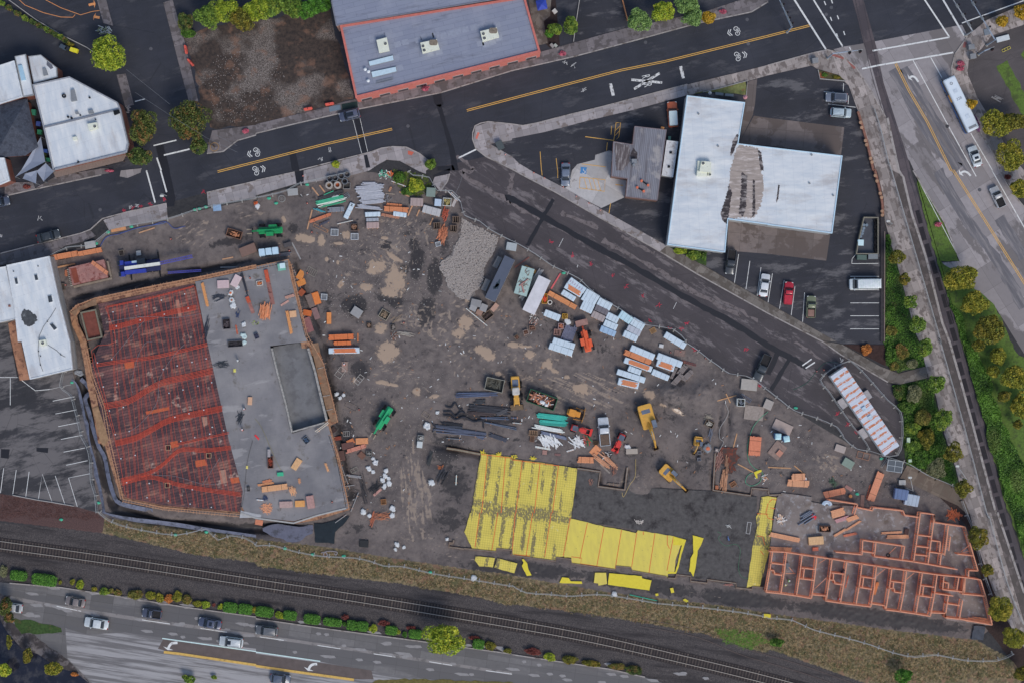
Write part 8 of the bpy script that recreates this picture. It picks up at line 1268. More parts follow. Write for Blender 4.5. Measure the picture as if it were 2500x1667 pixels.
for k in rA(12):yy=470+k*24;xx,y2=G(f"@31 {985 + (k % 2) * 4},{yy}")[0];o=B().ring(0,0,0,.5+.2*(k%3),.42,.2,14).bd_('tyre',mt,nN);o.location=(xx,y2,.1);tag(o,'used black tyre in the row along the right wall of the junk pen','tyre','tyres in the junk pen')
for k,(xx,yy) in eN(((882,500),(880,530),(872,555),(865,580),(852,605),(908,500))):a_,b_=G(f"@31 {xx},{yy}",1)[0];o=B().ly([(rr(.56,.56,.27,4),.0),(rr(.58,.58,.28,4),.45),(rr(.56,.56,.27,4),.88),(rr(.46,.46,.22,4),.88)]).bd_('drum',M((110,126,146),.5));o.location=(a_,b_,.12);tag(o,'grey blue steel drum along the left wall of the junk pen','drum','drums in the junk pen')
cr_("@31 828,660 878,662",'pale blue plastic tank at the lower left of the junk pen',(176,206,236),1.1,w_=52,lid=1,z=.12);cr_("@31 820,795 905,798",'left green grey dumpster below the junk pen',(78,96,94),1.2,w_=44,lid=1,na='dumpster');cr_("@31 922,790 1008,788",'right grey dumpster below the junk pen',(110,118,128),1.2,w_=44,lid=1,na='dumpster')
for k,(s_,lab) in eN((("@00 550,418 605,448",'dark wheelie bin at the left end of the alley bins'),("@00 600,435 632,455",'black wheelie bin beside the yellow ones'),("@00 642,450 675,462",'left yellow lidded wheelie bin in the alley'),("@00 675,460 708,472",'right yellow lidded wheelie bin in the alley'))):cr_(s_,lab,((62,74,90),(40,44,50),(226,190,60),(230,192,50))[k],1.1,w_=36,lid=1,z=.05,na='wheelie_bin',cat='bin')
for k,(s_,lab) in eN((("@00 305,1030",'large green bin beside the dark hip roof'),("@00 350,1135",'blue bin in the gap beside the white corner shop'),("@00 360,1212",'green bin under the blue bin in the gap'),("@00 415,1385",'small blue bin in the plant filled gap'),("@00 438,1465",'small green bin at the end of the gap'))):X,Y=N(s_)[0];cr_(f"@N {X-5},{Y} {X+5},{Y+1}",lab,((50,120,104),(58,78,150),(60,140,110),(60,90,170),(60,140,110))[k],1.1,w_=(50,40,40,30,30)[k],lid=1,na='wheelie_bin',cat='bin')
cr_("@20 1868,860 1940,868",'left grey bench on the small dark terrace',(110,118,130),.45,w_=22,lid=1,na='bench',z=.16);cr_("@20 1958,872 2032,878",'right grey bench on the small dark terrace',(116,124,136),.45,w_=22,lid=1,na='bench',z=.16);x,y=G("@20 1808,868")[0];t=Th('garden_parasol','small closed white parasol on the dark terrace','parasol',x,y,.1);B().cyl(0,0,0,2,.03).bd_('pole',mY,t);B().cyl(0,0,1.7,2.1,.35,.03,8).bd_('canopy',M((190,196,212)),t);x,y=G("@20 2130,905")[0];t=Th('garden_parasol','pink parasol at the corner of the warehouse terrace','parasol',x,y,.1);B().cyl(0,0,0,2,.03).bd_('pole',mY,t);B().cyl(0,0,1.6,2.1,.45,.03,8).bd_('canopy',M((190,140,156)),t)
x,y=G("@20 272,45",2.2)[0];t=Th('garden_parasol','royal blue square parasol in the paved yard','parasol',x,y,.14,.2);B().cyl(0,0,0,2.4,.04).bd_('pole',mY,t);B().ly([(rr(2.0,2.0,.1,2),2.0),(rr(.3,.3,.1,2),2.5)]).bd_('canopy',M((50,70,170),.6,.15,2),t);cr_("@20 380,90 405,120",'white square planter table in the paved yard',(176,176,180),.7,w_=36,lid=1,z=.15)
cr_("@20 1435,1270 1458,1272",'small green tank behind the workshop',(110,160,150),.9,w_=34,lid=1,z=.05);cr_("@20 1368,1175 1395,1182",'orange wood offcut box at the workshop corner',(200,140,90),.5,w_=22,lid=1,z=.05);cr_("@10 2222,1300 2255,1370",'dark utility cabinet on the pavement island',(70,78,84),1.2,w_=60,lid=1,z=.13);cone("@10 2288,1422",'small orange cone on the pavement island');cr_("@20 355,405 382,435",'left utility box in the flower bed',(130,130,136),.6,w_=26,lid=1,z=.14);cr_("@20 390,408 410,428",'right utility box in the flower bed',(150,158,160),.6,w_=22,lid=1,z=.14)
cr_("@10 790,985 930,960",'dark green steel cellar grate in the pavement by the kerb',(36,52,52),.1,w_=50,lid=1,z=.12);cr_("@10 672,1005 775,985",'blue grey glazed cellar light in the pavement',(96,114,134),.1,w_=44,lid=1,z=.12)
cr_("@30 2100,370 2215,340",'white and grey lounge bench on the plaza',(176,186,200),.5,w_=46,lid=1,z=.14,na='bench');Fr("@30 2145,475 2218,440",22,'yellow trimmed low bench on the plaza',(190,180,80),4,'bench','bench',.3);Hp("@30 2090,905",40,12,'pile of grey driftwood sticks on the plaza',(150,150,156),8,(.8,2),-25,.3,z=.15,th=.08);cr_("@30 1985,300 2035,290",'grey utility vault lid on the corner pavement',(104,114,130),.15,w_=54,lid=1,z=.14)
def lM(na,c1,c2,c3=nN):
 q=NM(na,.6,.25);a=q.attr('tint');c=q.mix(q.rng(a,.15,.85),A(c1),A(c2))
 if c3:c=q.mix(q.mh('MULTIPLY',q.rng(q.attr('clump'),.55,.8),.7),c,A(c3))
 D_(q.b,'Subsurface Weight',0)
 return q.end(c)
LM={'yg':lM('yellow_green_leaves',(76,84,36),(156,158,62),(164,150,62)),'lime':lM('lime_leaves',(86,112,38),(168,186,66),(186,186,66)),'dark':lM('dark_green_leaves',(44,62,36),(98,120,62),(128,96,66)),'red':lM('russet_green_leaves',(50,64,38),(104,116,58),(142,92,66)),'green':lM('green_leaves',(58,84,40),(128,160,70),(140,150,62)),'blue':lM('grey_green_leaves',(74,104,62),(136,168,102)),'hedge':lM('hedge_leaves',(46,80,36),(98,152,60)),'olive':lM('olive_leaves',(62,66,32),(136,136,58),(144,124,52)),'gold':lM('golden_leaves',(120,104,34),(204,170,62)),'shrub':lM('autumn_shrub_leaves',(72,76,42),(140,138,70),(150,108,78)),'crimson':lM('crimson_twigs',(84,44,44),(142,82,78)),'ivy':lM('ground_ivy_leaves',(40,66,32),(100,142,58),(96,112,62)),'orange':lM('orange_shrub_leaves',(150,92,48),(206,144,84)),'grey':lM('grey_shrub_leaves',(84,92,66),(144,146,118)),'purple':lM('purple_flowers',(92,60,96),(150,110,160)),'pink':lM('pink_flowers',(150,70,96),(206,120,146))}
def quads(na,V,tint,clump,mat,parent=nN):
 n=len(V);me=bpy.data.meshes.new(na);me.vertices.add(4*n);me.vertices.foreach_set('co',V.astype(np.float32).ravel());me.loops.add(4*n);me.loops.foreach_set('vertex_index',np.arange(4*n,dtype=np.int32));me.polygons.add(n);me.polygons.foreach_set('loop_start',np.arange(0,4*n,4,dtype=np.int32));me.update(calc_edges=1)
 for k,a in(('tint',tint),('clump',clump)):me.attributes.new(k,'FLOAT','FACE').data.foreach_set('value',np.clip(a,0,1).astype(np.float32))
 me.materials.append(mat);o=bpy.data.objects.new(na,me);COL.objects.link(o)
 if parent:o.parent=parent
 return o
def lq(P,g,sn,up,size):
 n=len(P);nrm=g.normal(scale=sn,size=(n,3));nrm[:,2]+=up;nrm/=np.linalg.norm(nrm,axis=1)[:,nN];t=np.cross(nrm,g.normal(size=(n,3)));t/=np.linalg.norm(t,axis=1)[:,nN];b=np.cross(nrm,t);s_=(size*g.uniform(.6,1.25,n))[:,nN]
 return np.stack([P-t*s_*.5,P-b*s_*.36,P+t*s_*.5,P+b*s_*.36],1)
def leaves(na,mat,rx,ry,rz,zc,n,size=.3,lobes=nN,seed=0,flatb=.35,parent=nN):
 g=np.random.default_rng(seed);k=lobes or max(6,int(5+rx*ry*1.6));th=g.uniform(0,2*np.pi,k);rr_=np.sqrt(g.random(k))*.76
 lc=np.stack([rr_*np.cos(th)*rx,rr_*np.sin(th)*ry,(.15+.35*(1-rr_)+g.uniform(-.12,.12,k))*rz],1);lr=g.uniform(.2,.42,k);tc=g.random(k)
 lc[0]=0,0,0;lr[0]=.76
 w_=lr**2;idx=g.choice(k,n,p=w_/w_.sum());d=g.normal(size=(n,3));d[:,2]=np.abs(d[:,2])*.9-flatb*g.random(n);d/=np.linalg.norm(d,axis=1)[:,nN]
 rad=g.uniform(.7,1.1,n)**.7;P=lc[idx]+d*rad[:,nN]*(lr[idx][:,nN]*np.array([rx,ry,rz*.9]));P[:,2]=np.maximum(P[:,2]+zc,.08)
 cell=(np.floor(P[:,0]*1.7+7)*31+np.floor(P[:,1]*1.7+3)*17+seed)%97/97
 return quads(na,lq(P,g,.6,.6,size),cell*.45+g.random(n)*.55,tc[idx]*.5+cell*.35+g.random(n)*.15,mat,parent)
m_bark=M((86,74,66),.9,.25,3)
_s=[100]
def tree(s_,rx,lb,kind,ry=nN,h=nN,na='street_tree',cat='tree',gp=nN,size=.34,dens=1.0,rot=0):
 ry=ry or rx;f=S/3.76;rx,ry=rx*f,ry*f;h=h or(2.2+(rx+ry)*1.05);zc=h*.62;x,y=G(s_,zc)[0];_s[0]+=1
 t=Th(na,lb,cat,x,y,0,R(rot),gp);n=int(min(5200,(520*rx*ry+300)*dens*(.34/size)**1.3));leaves('crown',LM[kind],rx*1.02,ry*1.02,h*.42,zc,n,size,nN,_s[0],parent=t)
 mb=B();tr_=.06+.035*h;mb.tube([(0,0,0),(.05,.03,zc*.5),(0,0,zc*.8)],[tr_,tr_*.7,tr_*.4],8);rn=random.Random(_s[0])
 for k in rA(6):a=k*1.05+rn.uniform(-.3,.3);mb.tube([(0,0,zc*rn.uniform(.45,.75)),(rx*.35*cos(a),ry*.35*sin(a),zc*.95),(rx*.7*cos(a),ry*.7*sin(a),zc*1.08)],[tr_*.5,tr_*.28,tr_*.1],5)
 mb.bd_('trunk',m_bark,t);return t
def Sb(s_,rx,lb,kind,ry=nN,h=nN,na='shrub',cat='shrub',gp=nN,size=.24,rot=-8,dens=1.,z=nN):
 ry=ry or rx;f=S/3.76;rx,ry=rx*f,ry*f;h=h or min(1.6,.5+min(rx,ry)*.7);x,y=G(s_,h*.5)[0];_s[0]+=1
 t=Th(na,lb,cat,x,y,zat(x,y,z),R(rot),gp);leaves('foliage',LM[kind],rx*1.08,ry*1.08,h*.75,h*.35,int(min(3000,(900*rx*ry+120)*dens)),size,nN,_s[0],.1,t)
 mb=B();[mb.tube([(0,0,0),(rx*.5*cos(a),ry*.5*sin(a),h*.6)],[.05,.02],4) for a in(0,1.6,3.1,4.6)];mb.bd_('stem',m_bark,t);return t
def hD(s_,rx,ry,lb,kind='hedge',h=1.1,gp='clipped green hedges along the highway'):
 f=S/3.76;rx,ry=rx*f,ry*f;x,y=G(s_,h)[0];_s[0]+=1;t=Th('hedge',lb,'hedge',x,y,.0,R(-8),gp);g=np.random.default_rng(_s[0])
 B().ly([(rr(2*rx*.9,2*ry*.9,min(rx,ry)*.75,4),.05),(rr(2*rx*.95,2*ry*.95,min(rx,ry)*.78,4),h*.75),(rr(2*rx*.8,2*ry*.8,min(rx,ry)*.7,4),h*.93)]).bd_('inner_growth',M((36,58,30),.9,.3,4),t)
 n=int(1000*rx*ry*1.2+300);u=g.uniform(-1,1,n);v=g.uniform(-1,1,n);rc=.6;k=(np.abs(u)**4+np.abs(v)**4)<1;u,v=u[k],v[k];n=len(u);e=np.maximum(np.abs(u),np.abs(v));z=h*(1-.35*e**6)+g.uniform(-.12,.12,n)-(g.random(n)<.3)*g.random(n)*h*.7*(e>.8)
 P=np.stack([u*rx,v*ry,np.maximum(z,.1)],1);quads('foliage',lq(P,g,.5,1,.2),g.random(n),np.zeros(n),LM[kind],t);return t
tree("@00 1000,510",178,'broad lime green tree with a golden patch beside the upper left alley','lime',172,8,size=.36);tree("@00 1320,1180",128,'dark russet green tree in front of the white corner shop','red',165,8,size=.36);tree("@00 1290,1450",130,'lower dark green tree leaning over the crossing island','dark',88,6.5,size=.34);tree("@00 1745,1120",185,'dark green tree with russet tips at the corner of the vacant lot','red',180,8.5,size=.36);tree("@00 1825,1345",82,'small dark green tree under the russet tree at the lot corner','dark',92,6)
for s_,rx,ry,kd,lab,h in(("@00 1700,210",85,90,'dark','dark green bush at the left end of the lot hedge row',3),("@00 1920,150",120,130,'green','feathery yellow green conifer, first from the left behind the lot',6),("@00 2080,110",120,120,'lime','feathery yellow green conifer, second from the left behind the lot',6),("@00 2240,170",120,110,'olive','olive conifer, third from the left behind the lot',6),("@10 20,90",130,110,'lime','bright conifer in the middle of the row behind the lot',6),("@10 160,60",120,90,'green','green conifer right of the middle of the row behind the lot',6),("@10 330,60",130,110,'green','mid green leafy tree near the salmon building',5),("@10 470,90",110,95,'hedge','deep green leafy tree second from the salmon building',5),("@10 600,50",110,80,'hedge','deep green leafy tree touching the salmon building corner',5),("@00 1730,310",80,50,'ivy','low ivy clump at the lot corner by the pavement',1.5)):tree(s_,rx,lab,kd,ry,h,'leafy_tree' if 'conifer' not in lab else 'conifer',size=.3,gp='trees behind the vacant lot')
for s_,rx,ry,kd,lab,h in(("@20 1165,195",122,112,'blue','pale green tree at the left of the north pavement trees',5.5),("@20 1395,112",115,100,'lime','lime green tree second in the north pavement trees',5.5),("@20 1605,45",120,80,'blue','pale green tree third in the north pavement trees',5.5),("@20 1655,165",100,85,'blue','pale green tree overhanging the north kerb',5),("@20 1802,165",72,68,'gold','golden small tree at the right end of the north pavement trees',4),("@20 400,268",74,60,'green','round dark green bush pair beside the salmon building corner',3),("@20 345,315",42,42,'hedge','small green bush touching the salmon parapet corner',2),("@20 532,248",74,86,'green','upright yellow green bush beside the north car park entrance',4),("@30 2330,110",78,80,'gold','golden tree at the upper right edge of the corner pavement',5),("@30 2145,198",66,56,'gold','small golden tree left of the one at the edge',4),("@30 1850,962",70,56,'gold','small golden tree squeezed against the bus',4)):tree(s_,rx,lab,kd,ry,h)
for s_,rx,ry,kd,lab in(("@30 2090,1150",150,130,'yg','big yellow green tree below the bus'),("@30 2240,1120",150,90,'olive','olive tree at the right edge below the bus'),("@30 2210,1430",150,130,'yg','big yellow green tree at the right edge beside the white saloon'),("@31 2320,170",105,100,'yg','yellow green tree at the right edge beside the white pickup'),("@31 1755,985",152,130,'yg','large round yellow green tree at the top of the avenue row'),("@31 1885,1215",130,115,'yg','second large yellow green tree of the avenue row'),("@31 2030,1440",165,130,'olive','third large olive tree of the avenue row'),("@32 2110,130",92,90,'yg','fourth avenue row tree, smaller and round'),("@32 2250,330",125,115,'yg','fifth avenue row tree beside the lane edge'),("@32 2310,590",100,120,'yg','sixth avenue row tree at the right edge'),("@32 1935,40",66,62,'olive','small olive tree left of the avenue row'),("@32 2062,265",70,60,'yg','small yellow green tree between the fourth and fifth avenue trees'),("@32 2165,500",66,62,'olive','small olive tree under the fifth avenue tree'),("@32 2290,760",50,46,'olive','small olive tree low at the right edge')):tree(s_,rx,lab,kd,ry,gp='yellow green trees along the avenue',h=6.0 if rx>100 else 4)
GT='small round trees along the promenade'
for i,(s_,r_,kd,lab) in eN((("@31 1185,793",80,'olive','topmost round olive tree of the promenade'),("@31 1247,995",56,'olive','smallest round tree second from the top of the promenade'),("@31 1298,1205",68,'green','third round tree of the promenade'),("@31 1365,1420",86,'green','fourth round tree of the promenade, beside the white van bays'),("@32 1435,55",88,'green','fifth round tree of the promenade, above the side walkway'),("@32 1535,390",92,'green','sixth round tree of the promenade, below the side walkway'),("@32 1610,705",98,'green','seventh round tree of the promenade, largest near the office trailer'),("@32 1700,1020",95,'olive','eighth round tree of the promenade, with brownish tips'),("@32 1785,1340",84,'olive','ninth round tree of the promenade, beside the service walkway'),("@33 1918,220",102,'olive','tenth round tree of the promenade, above the framed slab corner'),("@33 2010,525",64,'olive','eleventh tree of the promenade, small and pale'),("@33 2140,880",126,'yg','twelfth tree of the promenade, large beside the framed slab'),("@33 2255,1150",112,'yg','thirteenth tree of the promenade, lower right'),("@33 2325,1480",74,'olive','last tree of the promenade in the bottom right corner'))):tree(s_,r_,lab,kd,gp=GT,h=3.6+r_*.02,size=.28)
tree("@13 1725,1150",195,'big bright green roadside tree between the railway and the highway','lime',150,8,'roadside_tree',size=.36);tree("@33 1235,1500",90,'bright green young tree at the bottom of the verge','hedge',80,4,'young_tree',size=.28);tree("@33 70,1190",66,'dark green bush on the verge left of the bottom right corner','ivy',46,2,'bush')
for s_,rx,ry,lab in(("@03 165,582",78,46,'first clipped hedge at the left end of the highway'),("@03 402,622",116,54,'long second clipped hedge at the left end of the highway'),("@03 2110,875",66,48,'left half of the hedge pair above the white sport utility car'),("@03 2250,890",66,48,'right half of the hedge pair above the white sport utility car'),("@13 75,915",84,48,'hedge just right of the hedge pair'),("@13 310,948",62,44,'hedge with a yellow bush on its left'),("@13 512,982",76,46,'square hedge left of the first crimson shrub'),("@13 700,1010",86,38,'oval hedge below the first crimson shrub'),("@13 880,1038",50,46,'left half of the double hedge'),("@13 975,1048",54,46,'right half of the double hedge'),("@13 1240,1085",56,42,'hedge with a small lime tail on its right'),("@13 1462,1120",62,42,'hedge touching the big roadside tree from the left'),("@13 2042,1212",52,46,'hedge right of the big roadside tree')):hD(s_,rx,ry,lab)
for s_,rx,ry,kd,lab in(("@13 1080,1065",38,42,'lime','round lime shrub between two hedges'),("@13 215,945",48,36,'lime','yellow green bush left of its hedge'),("@13 1305,1098",26,22,'lime','lime tail shrub on the hedge'),("@13 1365,1118",20,30,'hedge','tiny green shrub before the last left hedge'),("@13 2150,1225",60,42,'olive','olive shrub right of the last hedge'),("@13 810,1025",20,22,'hedge','tiny green shrub between oval and double hedge'),("@13 822,962",36,28,'crimson','first crimson shrub above the hedges'),("@13 1172,1015",52,28,'crimson','second crimson shrub above the hedges'),("@13 1422,1062",50,24,'crimson','third crimson shrub above the hedges'),("@13 2010,1150",56,20,'crimson','long crimson shrub right of the big tree'),("@23 345,1322",58,40,'lime','bright lime shrub by the highway kerb at lower centre'),("@23 200,1280",80,34,'crimson','dark reddish shrub left of the lime shrub'),("@23 525,1350",76,40,'olive','oval olive shrub right of the lime shrub'),("@23 728,1385",104,32,'olive','long olive shrub second from the lime shrub'),("@23 970,1415",86,34,'shrub','rust and green shrub near the end of the kerb'),("@23 1120,1440",84,44,'dark','dark green shrub at the end of the kerb'),("@13 2310,1270",44,26,'olive','small olive weeds before the dark reddish shrub'),("@03 735,660",40,48,'lime','tallest lime shrub at the start of the autumn shrub row'),("@03 662,640",24,30,'yg','small yellow shrub left of the tallest lime one'),("@03 552,640",14,22,'yg','tiny yellow shrub beside the second hedge'),("@03 866,702",30,22,'yg','low yellow shrub before the green one'),("@03 958,722",46,42,'green','green shrub in the autumn shrub row'),("@03 1020,718",20,26,'shrub','small rust shrub right of the green one'),("@03 1080,738",46,30,'shrub','yellow rust shrub fourth in the row'),("@03 1240,755",78,46,'shrub','widest grey green shrub of the row'),("@03 1378,762",50,44,'yg','round yellow green shrub after the widest one'),("@03 1468,788",44,46,'yg','yellow shrub with rusty right side'),("@03 1550,790",44,46,'orange','rust orange shrub of the row'),("@03 1625,780",48,52,'yg','yellow shrub after the rust orange one'),("@03 1715,800",50,56,'shrub','large yellow rust shrub near the end of the row'),("@03 1815,838",42,34,'yg','second to last yellow shrub of the row'),("@03 1892,845",44,36,'lime','last lime shrub of the row'),("@03 1962,850",16,18,'crimson','tiny brown shrub before the hedge pair'),("@03 2025,865",28,28,'lime','small lime shrub touching the hedge pair'),("@03 2330,895",34,34,'yg','yellow shrub right of the hedge pair'),("@03 30,545",36,60,'grey','grey green bush at the left edge above the highway')):Sb(s_,rx,lab,kd,ry,gp='planted shrubs between railway and highway')
for s_,rx,ry,kd,lab,h in(("@03 60,850",60,90,'red','rusty tree on the river bank at the left edge',5),("@03 85,960",44,60,'red','lower rusty tree on the river bank',4),("@03 250,1315",46,80,'olive','olive tree on the lower river bank',4),("@03 495,1430",88,70,'yg','yellow green tree over the water in the bottom left',4),("@03 45,1450",62,70,'lime','lime tree at the bottom left corner',4),("@03 85,1190",24,66,'olive','thin olive tree near the left edge of the bank',4),("@03 1740,1530",64,44,'green','green bush at the bottom edge of the highway',2),("@03 1965,1512",26,18,'green','tiny bush at the bottom edge of the highway',1)):tree(s_,rx,lab,kd,ry,h,'bank_tree')
Sb("@03 680,1485",36,'small orange shrub on the river bank','orange',22)
for s_,rx,ry,kd,lab,h in(("@11 1320,60",60,60,'ivy','dark weedy bush inside the fence bend',1.2),("@11 1470,130",80,66,'lime','bright lime weed clump inside the fence bend',1.2),("@11 1400,190",80,40,'ivy','low green weeds under the lime clump',.8),("@10 730,1510",44,34,'lime','small bright street shrub by the main road kerb',1.6),("@10 1602,1510",62,48,'green','bright street shrub at the bulb of the pavement',2.0),("@21 1545,735",70,36,'lime','bright hosta bed under the warehouse corner',.8),("@21 1672,775",74,50,'green','round striped grass clump under the warehouse corner',1.1),("@32 905,72",56,46,'orange','round orange shrub in the triangular planting bed',1.2),("@30 520,690",30,20,'ivy','green groundcover in the corner planting bed',.5),("@30 630,710",40,16,'olive','olive groundcover at the right of the corner bed',.5),("@21 1760,790",26,40,'ivy','dark green tuft right of the striped grass clump',.8),("@00 410,1450",20,60,'dark','dark plants in the gap between hip roof and corner shop',1.6),("@00 650,410",40,20,'olive','olive weeds above the yellow bins',.8),("@01 245,150",40,22,'crimson','brownish flower tub on the pavement corner at left',.6),("@01 1010,3",40,14,'pink','pink flowers at the street edge below the awning',.5)):
 Sb(s_,rx,lab,kd,ry,h,rot=0)
for k in rA(11):
 t_=k/10;xx=np.interp(t_,[0,.3,.6,1],[10,230,430,600]);yy=np.interp(t_,[0,.3,.6,1],[30,170,270,370]);Sb(f"@00 {xx:.0f},{yy:.0f}",44,'dense dark green hedge bush in the diagonal alley hedge','dark' if k%3 else 'green',26,1.4,'alley_hedge','hedge','bushes of the diagonal alley hedge',rot=-32)
for s_,rx,ry,kd,lab,h in(("@32 1130,120",60,80,'ivy','dark green clump above the side walkway, left',1.2),("@32 1225,90",66,70,'shrub','tan and green clump above the side walkway, middle',1.2),("@32 1160,225",50,40,'shrub','straw coloured clump above the side walkway, lower',.9),("@32 1325,200",60,50,'grey','grey clump above the side walkway, right',1.4),("@32 1200,460",60,70,'dark','dark green clump right of the office fence, top',1.5),("@32 1350,470",76,90,'grey','grey green bush right of the office fence, top',2),("@32 1280,600",80,60,'ivy','green bush right of the office fence, second',1.4),("@32 1420,690",80,90,'shrub','olive tan bush in the middle of the undergrowth',2),("@32 1320,790",80,60,'green','bright green bush in the middle of the undergrowth',1.4),("@32 1460,880",80,100,'olive','olive bush right of the middle of the undergrowth',2),("@32 1340,960",70,60,'green','light green bush near the white vaults',1.2),("@32 1410,1080",90,80,'ivy','green bush above the service walkway',1.6),("@32 1540,1160",90,90,'grey','large grey bush at the foot of the undergrowth',2),("@31 1125,1290",50,60,'ivy','low green clump on the left verge of the promenade',.8),("@31 1100,650",24,70,'ivy','ivy at the top of the left promenade verge',.6),("@31 1130,1470",60,50,'shrub','reddish brown clump on the left promenade verge',.9)):
 Sb(s_,rx,lab,kd,ry,h,gp='undergrowth beside the office trailer',rot=0,size=.26)
for k,s_ in eN(("@32 1290,902","@32 1297,982","@32 1305,1090")):cr_("@32 %d,%d %d,%d"%(int(s_[4:8])-14,int(s_.split(',')[1]),int(s_[4:8])+14,int(s_.split(',')[1])),('upper','middle','small lower')[k]+' pale green utility vault in the undergrowth',(168,190,176),.7,w_=(46,34,24)[k],lid=1,na='utility_vault',cat='utility box')
def gC(s_,n,kind,size,h,na='ground_cover',amp=.6):
 pts=np.array(sR(s_,n));g=np.random.default_rng(len(s_));n=len(pts);hn=(np.sin(pts[:,0]*1.3)*np.cos(pts[:,1]*1.1)+np.sin(pts[:,0]*.5+2)*np.sin(pts[:,1]*.6))*.25+.5;z=h*(.35+.65*np.clip(hn,0,1))+g.uniform(-.15,.15,n)
 P=np.stack([pts[:,0],pts[:,1],np.maximum(z*g.uniform(.5,1,n)**.5,.1)],1)
 o=quads(na,lq(P,g,.6,.9,size),hn*.7+g.random(n)*.5-.1,np.sin(pts[:,0]*.7+1)*np.sin(pts[:,1]*.4)*.6+.3,LM[kind]);o['kind']='stuff';return o
gC("@32 1775,0 1850,0 1990,250 2080,560 2230,900 2350,1150 @33 2350,380 2225,0 @32 2190,1500 2050,1000 1900,450",24000,'ivy',.34,1.3)
gC("@31 1570,900 1650,1150 1760,1330 1850,1568 @32 1850,0 1775,0 @31 1765,1540 1640,1100",3200,'ivy',.3,.7)
gC("@32 1140,410 1440,350 1530,560 1620,900 1720,1250 1690,1310 1500,1200 1280,1120 1240,640",9000,'ivy',.28,.5);gC("@31 1075,590 1180,900 1340,1480 @32 1380,0 1440,215 1210,275 1085,215 1075,0 @31 1070,1500",6000,'ivy',.26,.35)
def tufts(s_,n,mat,l=.3,na='grass'):
 g=random.Random(n);mb=B()
 for x,y in sR(s_,n):
  z=gH(x,y)-.02;a=g.uniform(0,6.28)
  for k in rA(3):b=a+g.uniform(-1.2,1.2);ll=l*g.uniform(.5,1.3);w_=.045;dx,dy=cos(b)*ll,sin(b)*ll;mb.add([(x-dy*w_/ll,y+dx*w_/ll,z),(x+dy*w_/ll,y-dx*w_/ll,z),(x+dx,y+dy,z+g.uniform(.06,.22))],[(0,1,2)])
 o=mb.bd_(na,mat);o['kind']='stuff';return o
for c,n in(((156,138,108),6500),((90,88,58),5000),((66,64,46),4000),((126,96,76),2000)):
 tufts("@03 960,100 1900,200 2350,250 @13 0,270 700,345 1100,420 2000,560 2350,590 @23 0,600 900,760 2000,885 @33 0,945 1100,1095 1900,1185 2350,1500 @33 1000,1568 0,1240 @23 2350,1290 1800,1120 1200,1010 700,930 0,840 @13 2350,850 2050,770 1300,640 700,570 0,480 @03 2350,450 1800,380 960,170",n,M(c,.9,.2,.8),.42)
tufts("@23 1850,1080 2200,1090 2350,1180 2200,1250 1950,1200",900,M((96,132,60),.9,.2,.8),.45);tufts("@01 480,840 560,1100 600,1400 560,1400 500,1100",500,M((70,96,56),.9,.2,.8),.35);tufts("@11 1260,0 1560,40 1600,120 1500,230 1400,210 1280,110",900,M((88,104,50),.9,.2,.8),.35)
tufts("@02 0,1400 900,1568 @03 940,60 0,50",1500,M((92,68,68),.9,.3,.8),.3,'leaf_litter')
for s_,kd,lab in(("@10 1555,818",'pink','pink flower tub on the pavement below the salmon building'),("@20 465,495",'pink','small red flower tub right of the salmon building'),("@00 2255,1205",'pink','pink flower tub near the kerb bend below the vacant lot'),("@30 1768,582",'pink','upper hanging pink flower basket at the avenue corner'),("@30 1760,632",'pink','lower hanging pink flower basket at the avenue corner'),("@31 1560,495",'pink','pink flower basket on a post between the tram and the avenue'),("@30 1720,800",'purple','row of purple flowers behind the front of the bus'),("@30 1905,1130",'purple','purple flowers behind the rear of the bus'),("@20 1940,110",'pink','flower bed with pink blossoms on the north pavement'),("@31 2200,60",'crimson','reddish planting island at the right edge')):
 big='row' in lab or 'rear' in lab;Sb(s_,36 if not big else 34,lab,kd,26 if not big else 90,.7,'flower_tub','flowers',size=.2,rot=0 if not big else 22,z=.15)
mf=M((150,156,166),.5,.1,2,metal=.2)
def fN(s_,lb,h=1.8,na='chain_link_fence',color=nN,foot=1):
 m_=color or mf;p=sM(G(s_,h),2) if len(N(s_))>2 else G(s_,h);t=Th(na,lb,'fence',*p[0],0);q=[(x-p[0][0],y-p[0][1]) for x,y in p];top=B();wires=B();d=0;nxt=0;gz_=lambda x,y:min(0,gH(x+p[0][0],y+p[0][1]))
 for a,b in zip(q,q[1:]):
  L=dist(a,b)
  if L<.01:continue
  top.bar((*a,h),(*b,h),.07);wires.bar((*a,.15),(*b,.15),.04);k=int(L/.3)
  for i in rA(k):u=i/k;x,y=a[0]+(b[0]-a[0])*u,a[1]+(b[1]-a[1])*u;wires.bar((x,y,.1),(x,y,h),.012)
  for z in(.6,1.0,1.4):wires.bar((*a,z),(*b,z),.012)
 top.bd_('top_rail',m_,t);wires.bd_('wire_mesh',m_,t)
 tot=sum(dist(a,b) for a,b in zip(q,q[1:]));n_=min(48,max(2,int(tot/3)));step=tot/n_;acc=0;targets=[i*step for i in rA(n_+1)];k=0
 for a,b in zip(q,q[1:]):
  L=dist(a,b)
  while k<len(targets) and targets[k]<=acc+L+1e-6:
   u=(targets[k]-acc)/max(L,1e-6);x,y=a[0]+(b[0]-a[0])*u,a[1]+(b[1]-a[1])*u;po=B().cyl(x,y,-.1,h+.05,.045,n=6).bd_('post',m_,t);an=atan2(b[1]-a[1],b[0]-a[0])+1.57
   if foot:B().obox(x,y,an,.8,.24,0,.12).bd_('foot',M((146,146,150)),po)
   k+=1
  acc+=L
 return t
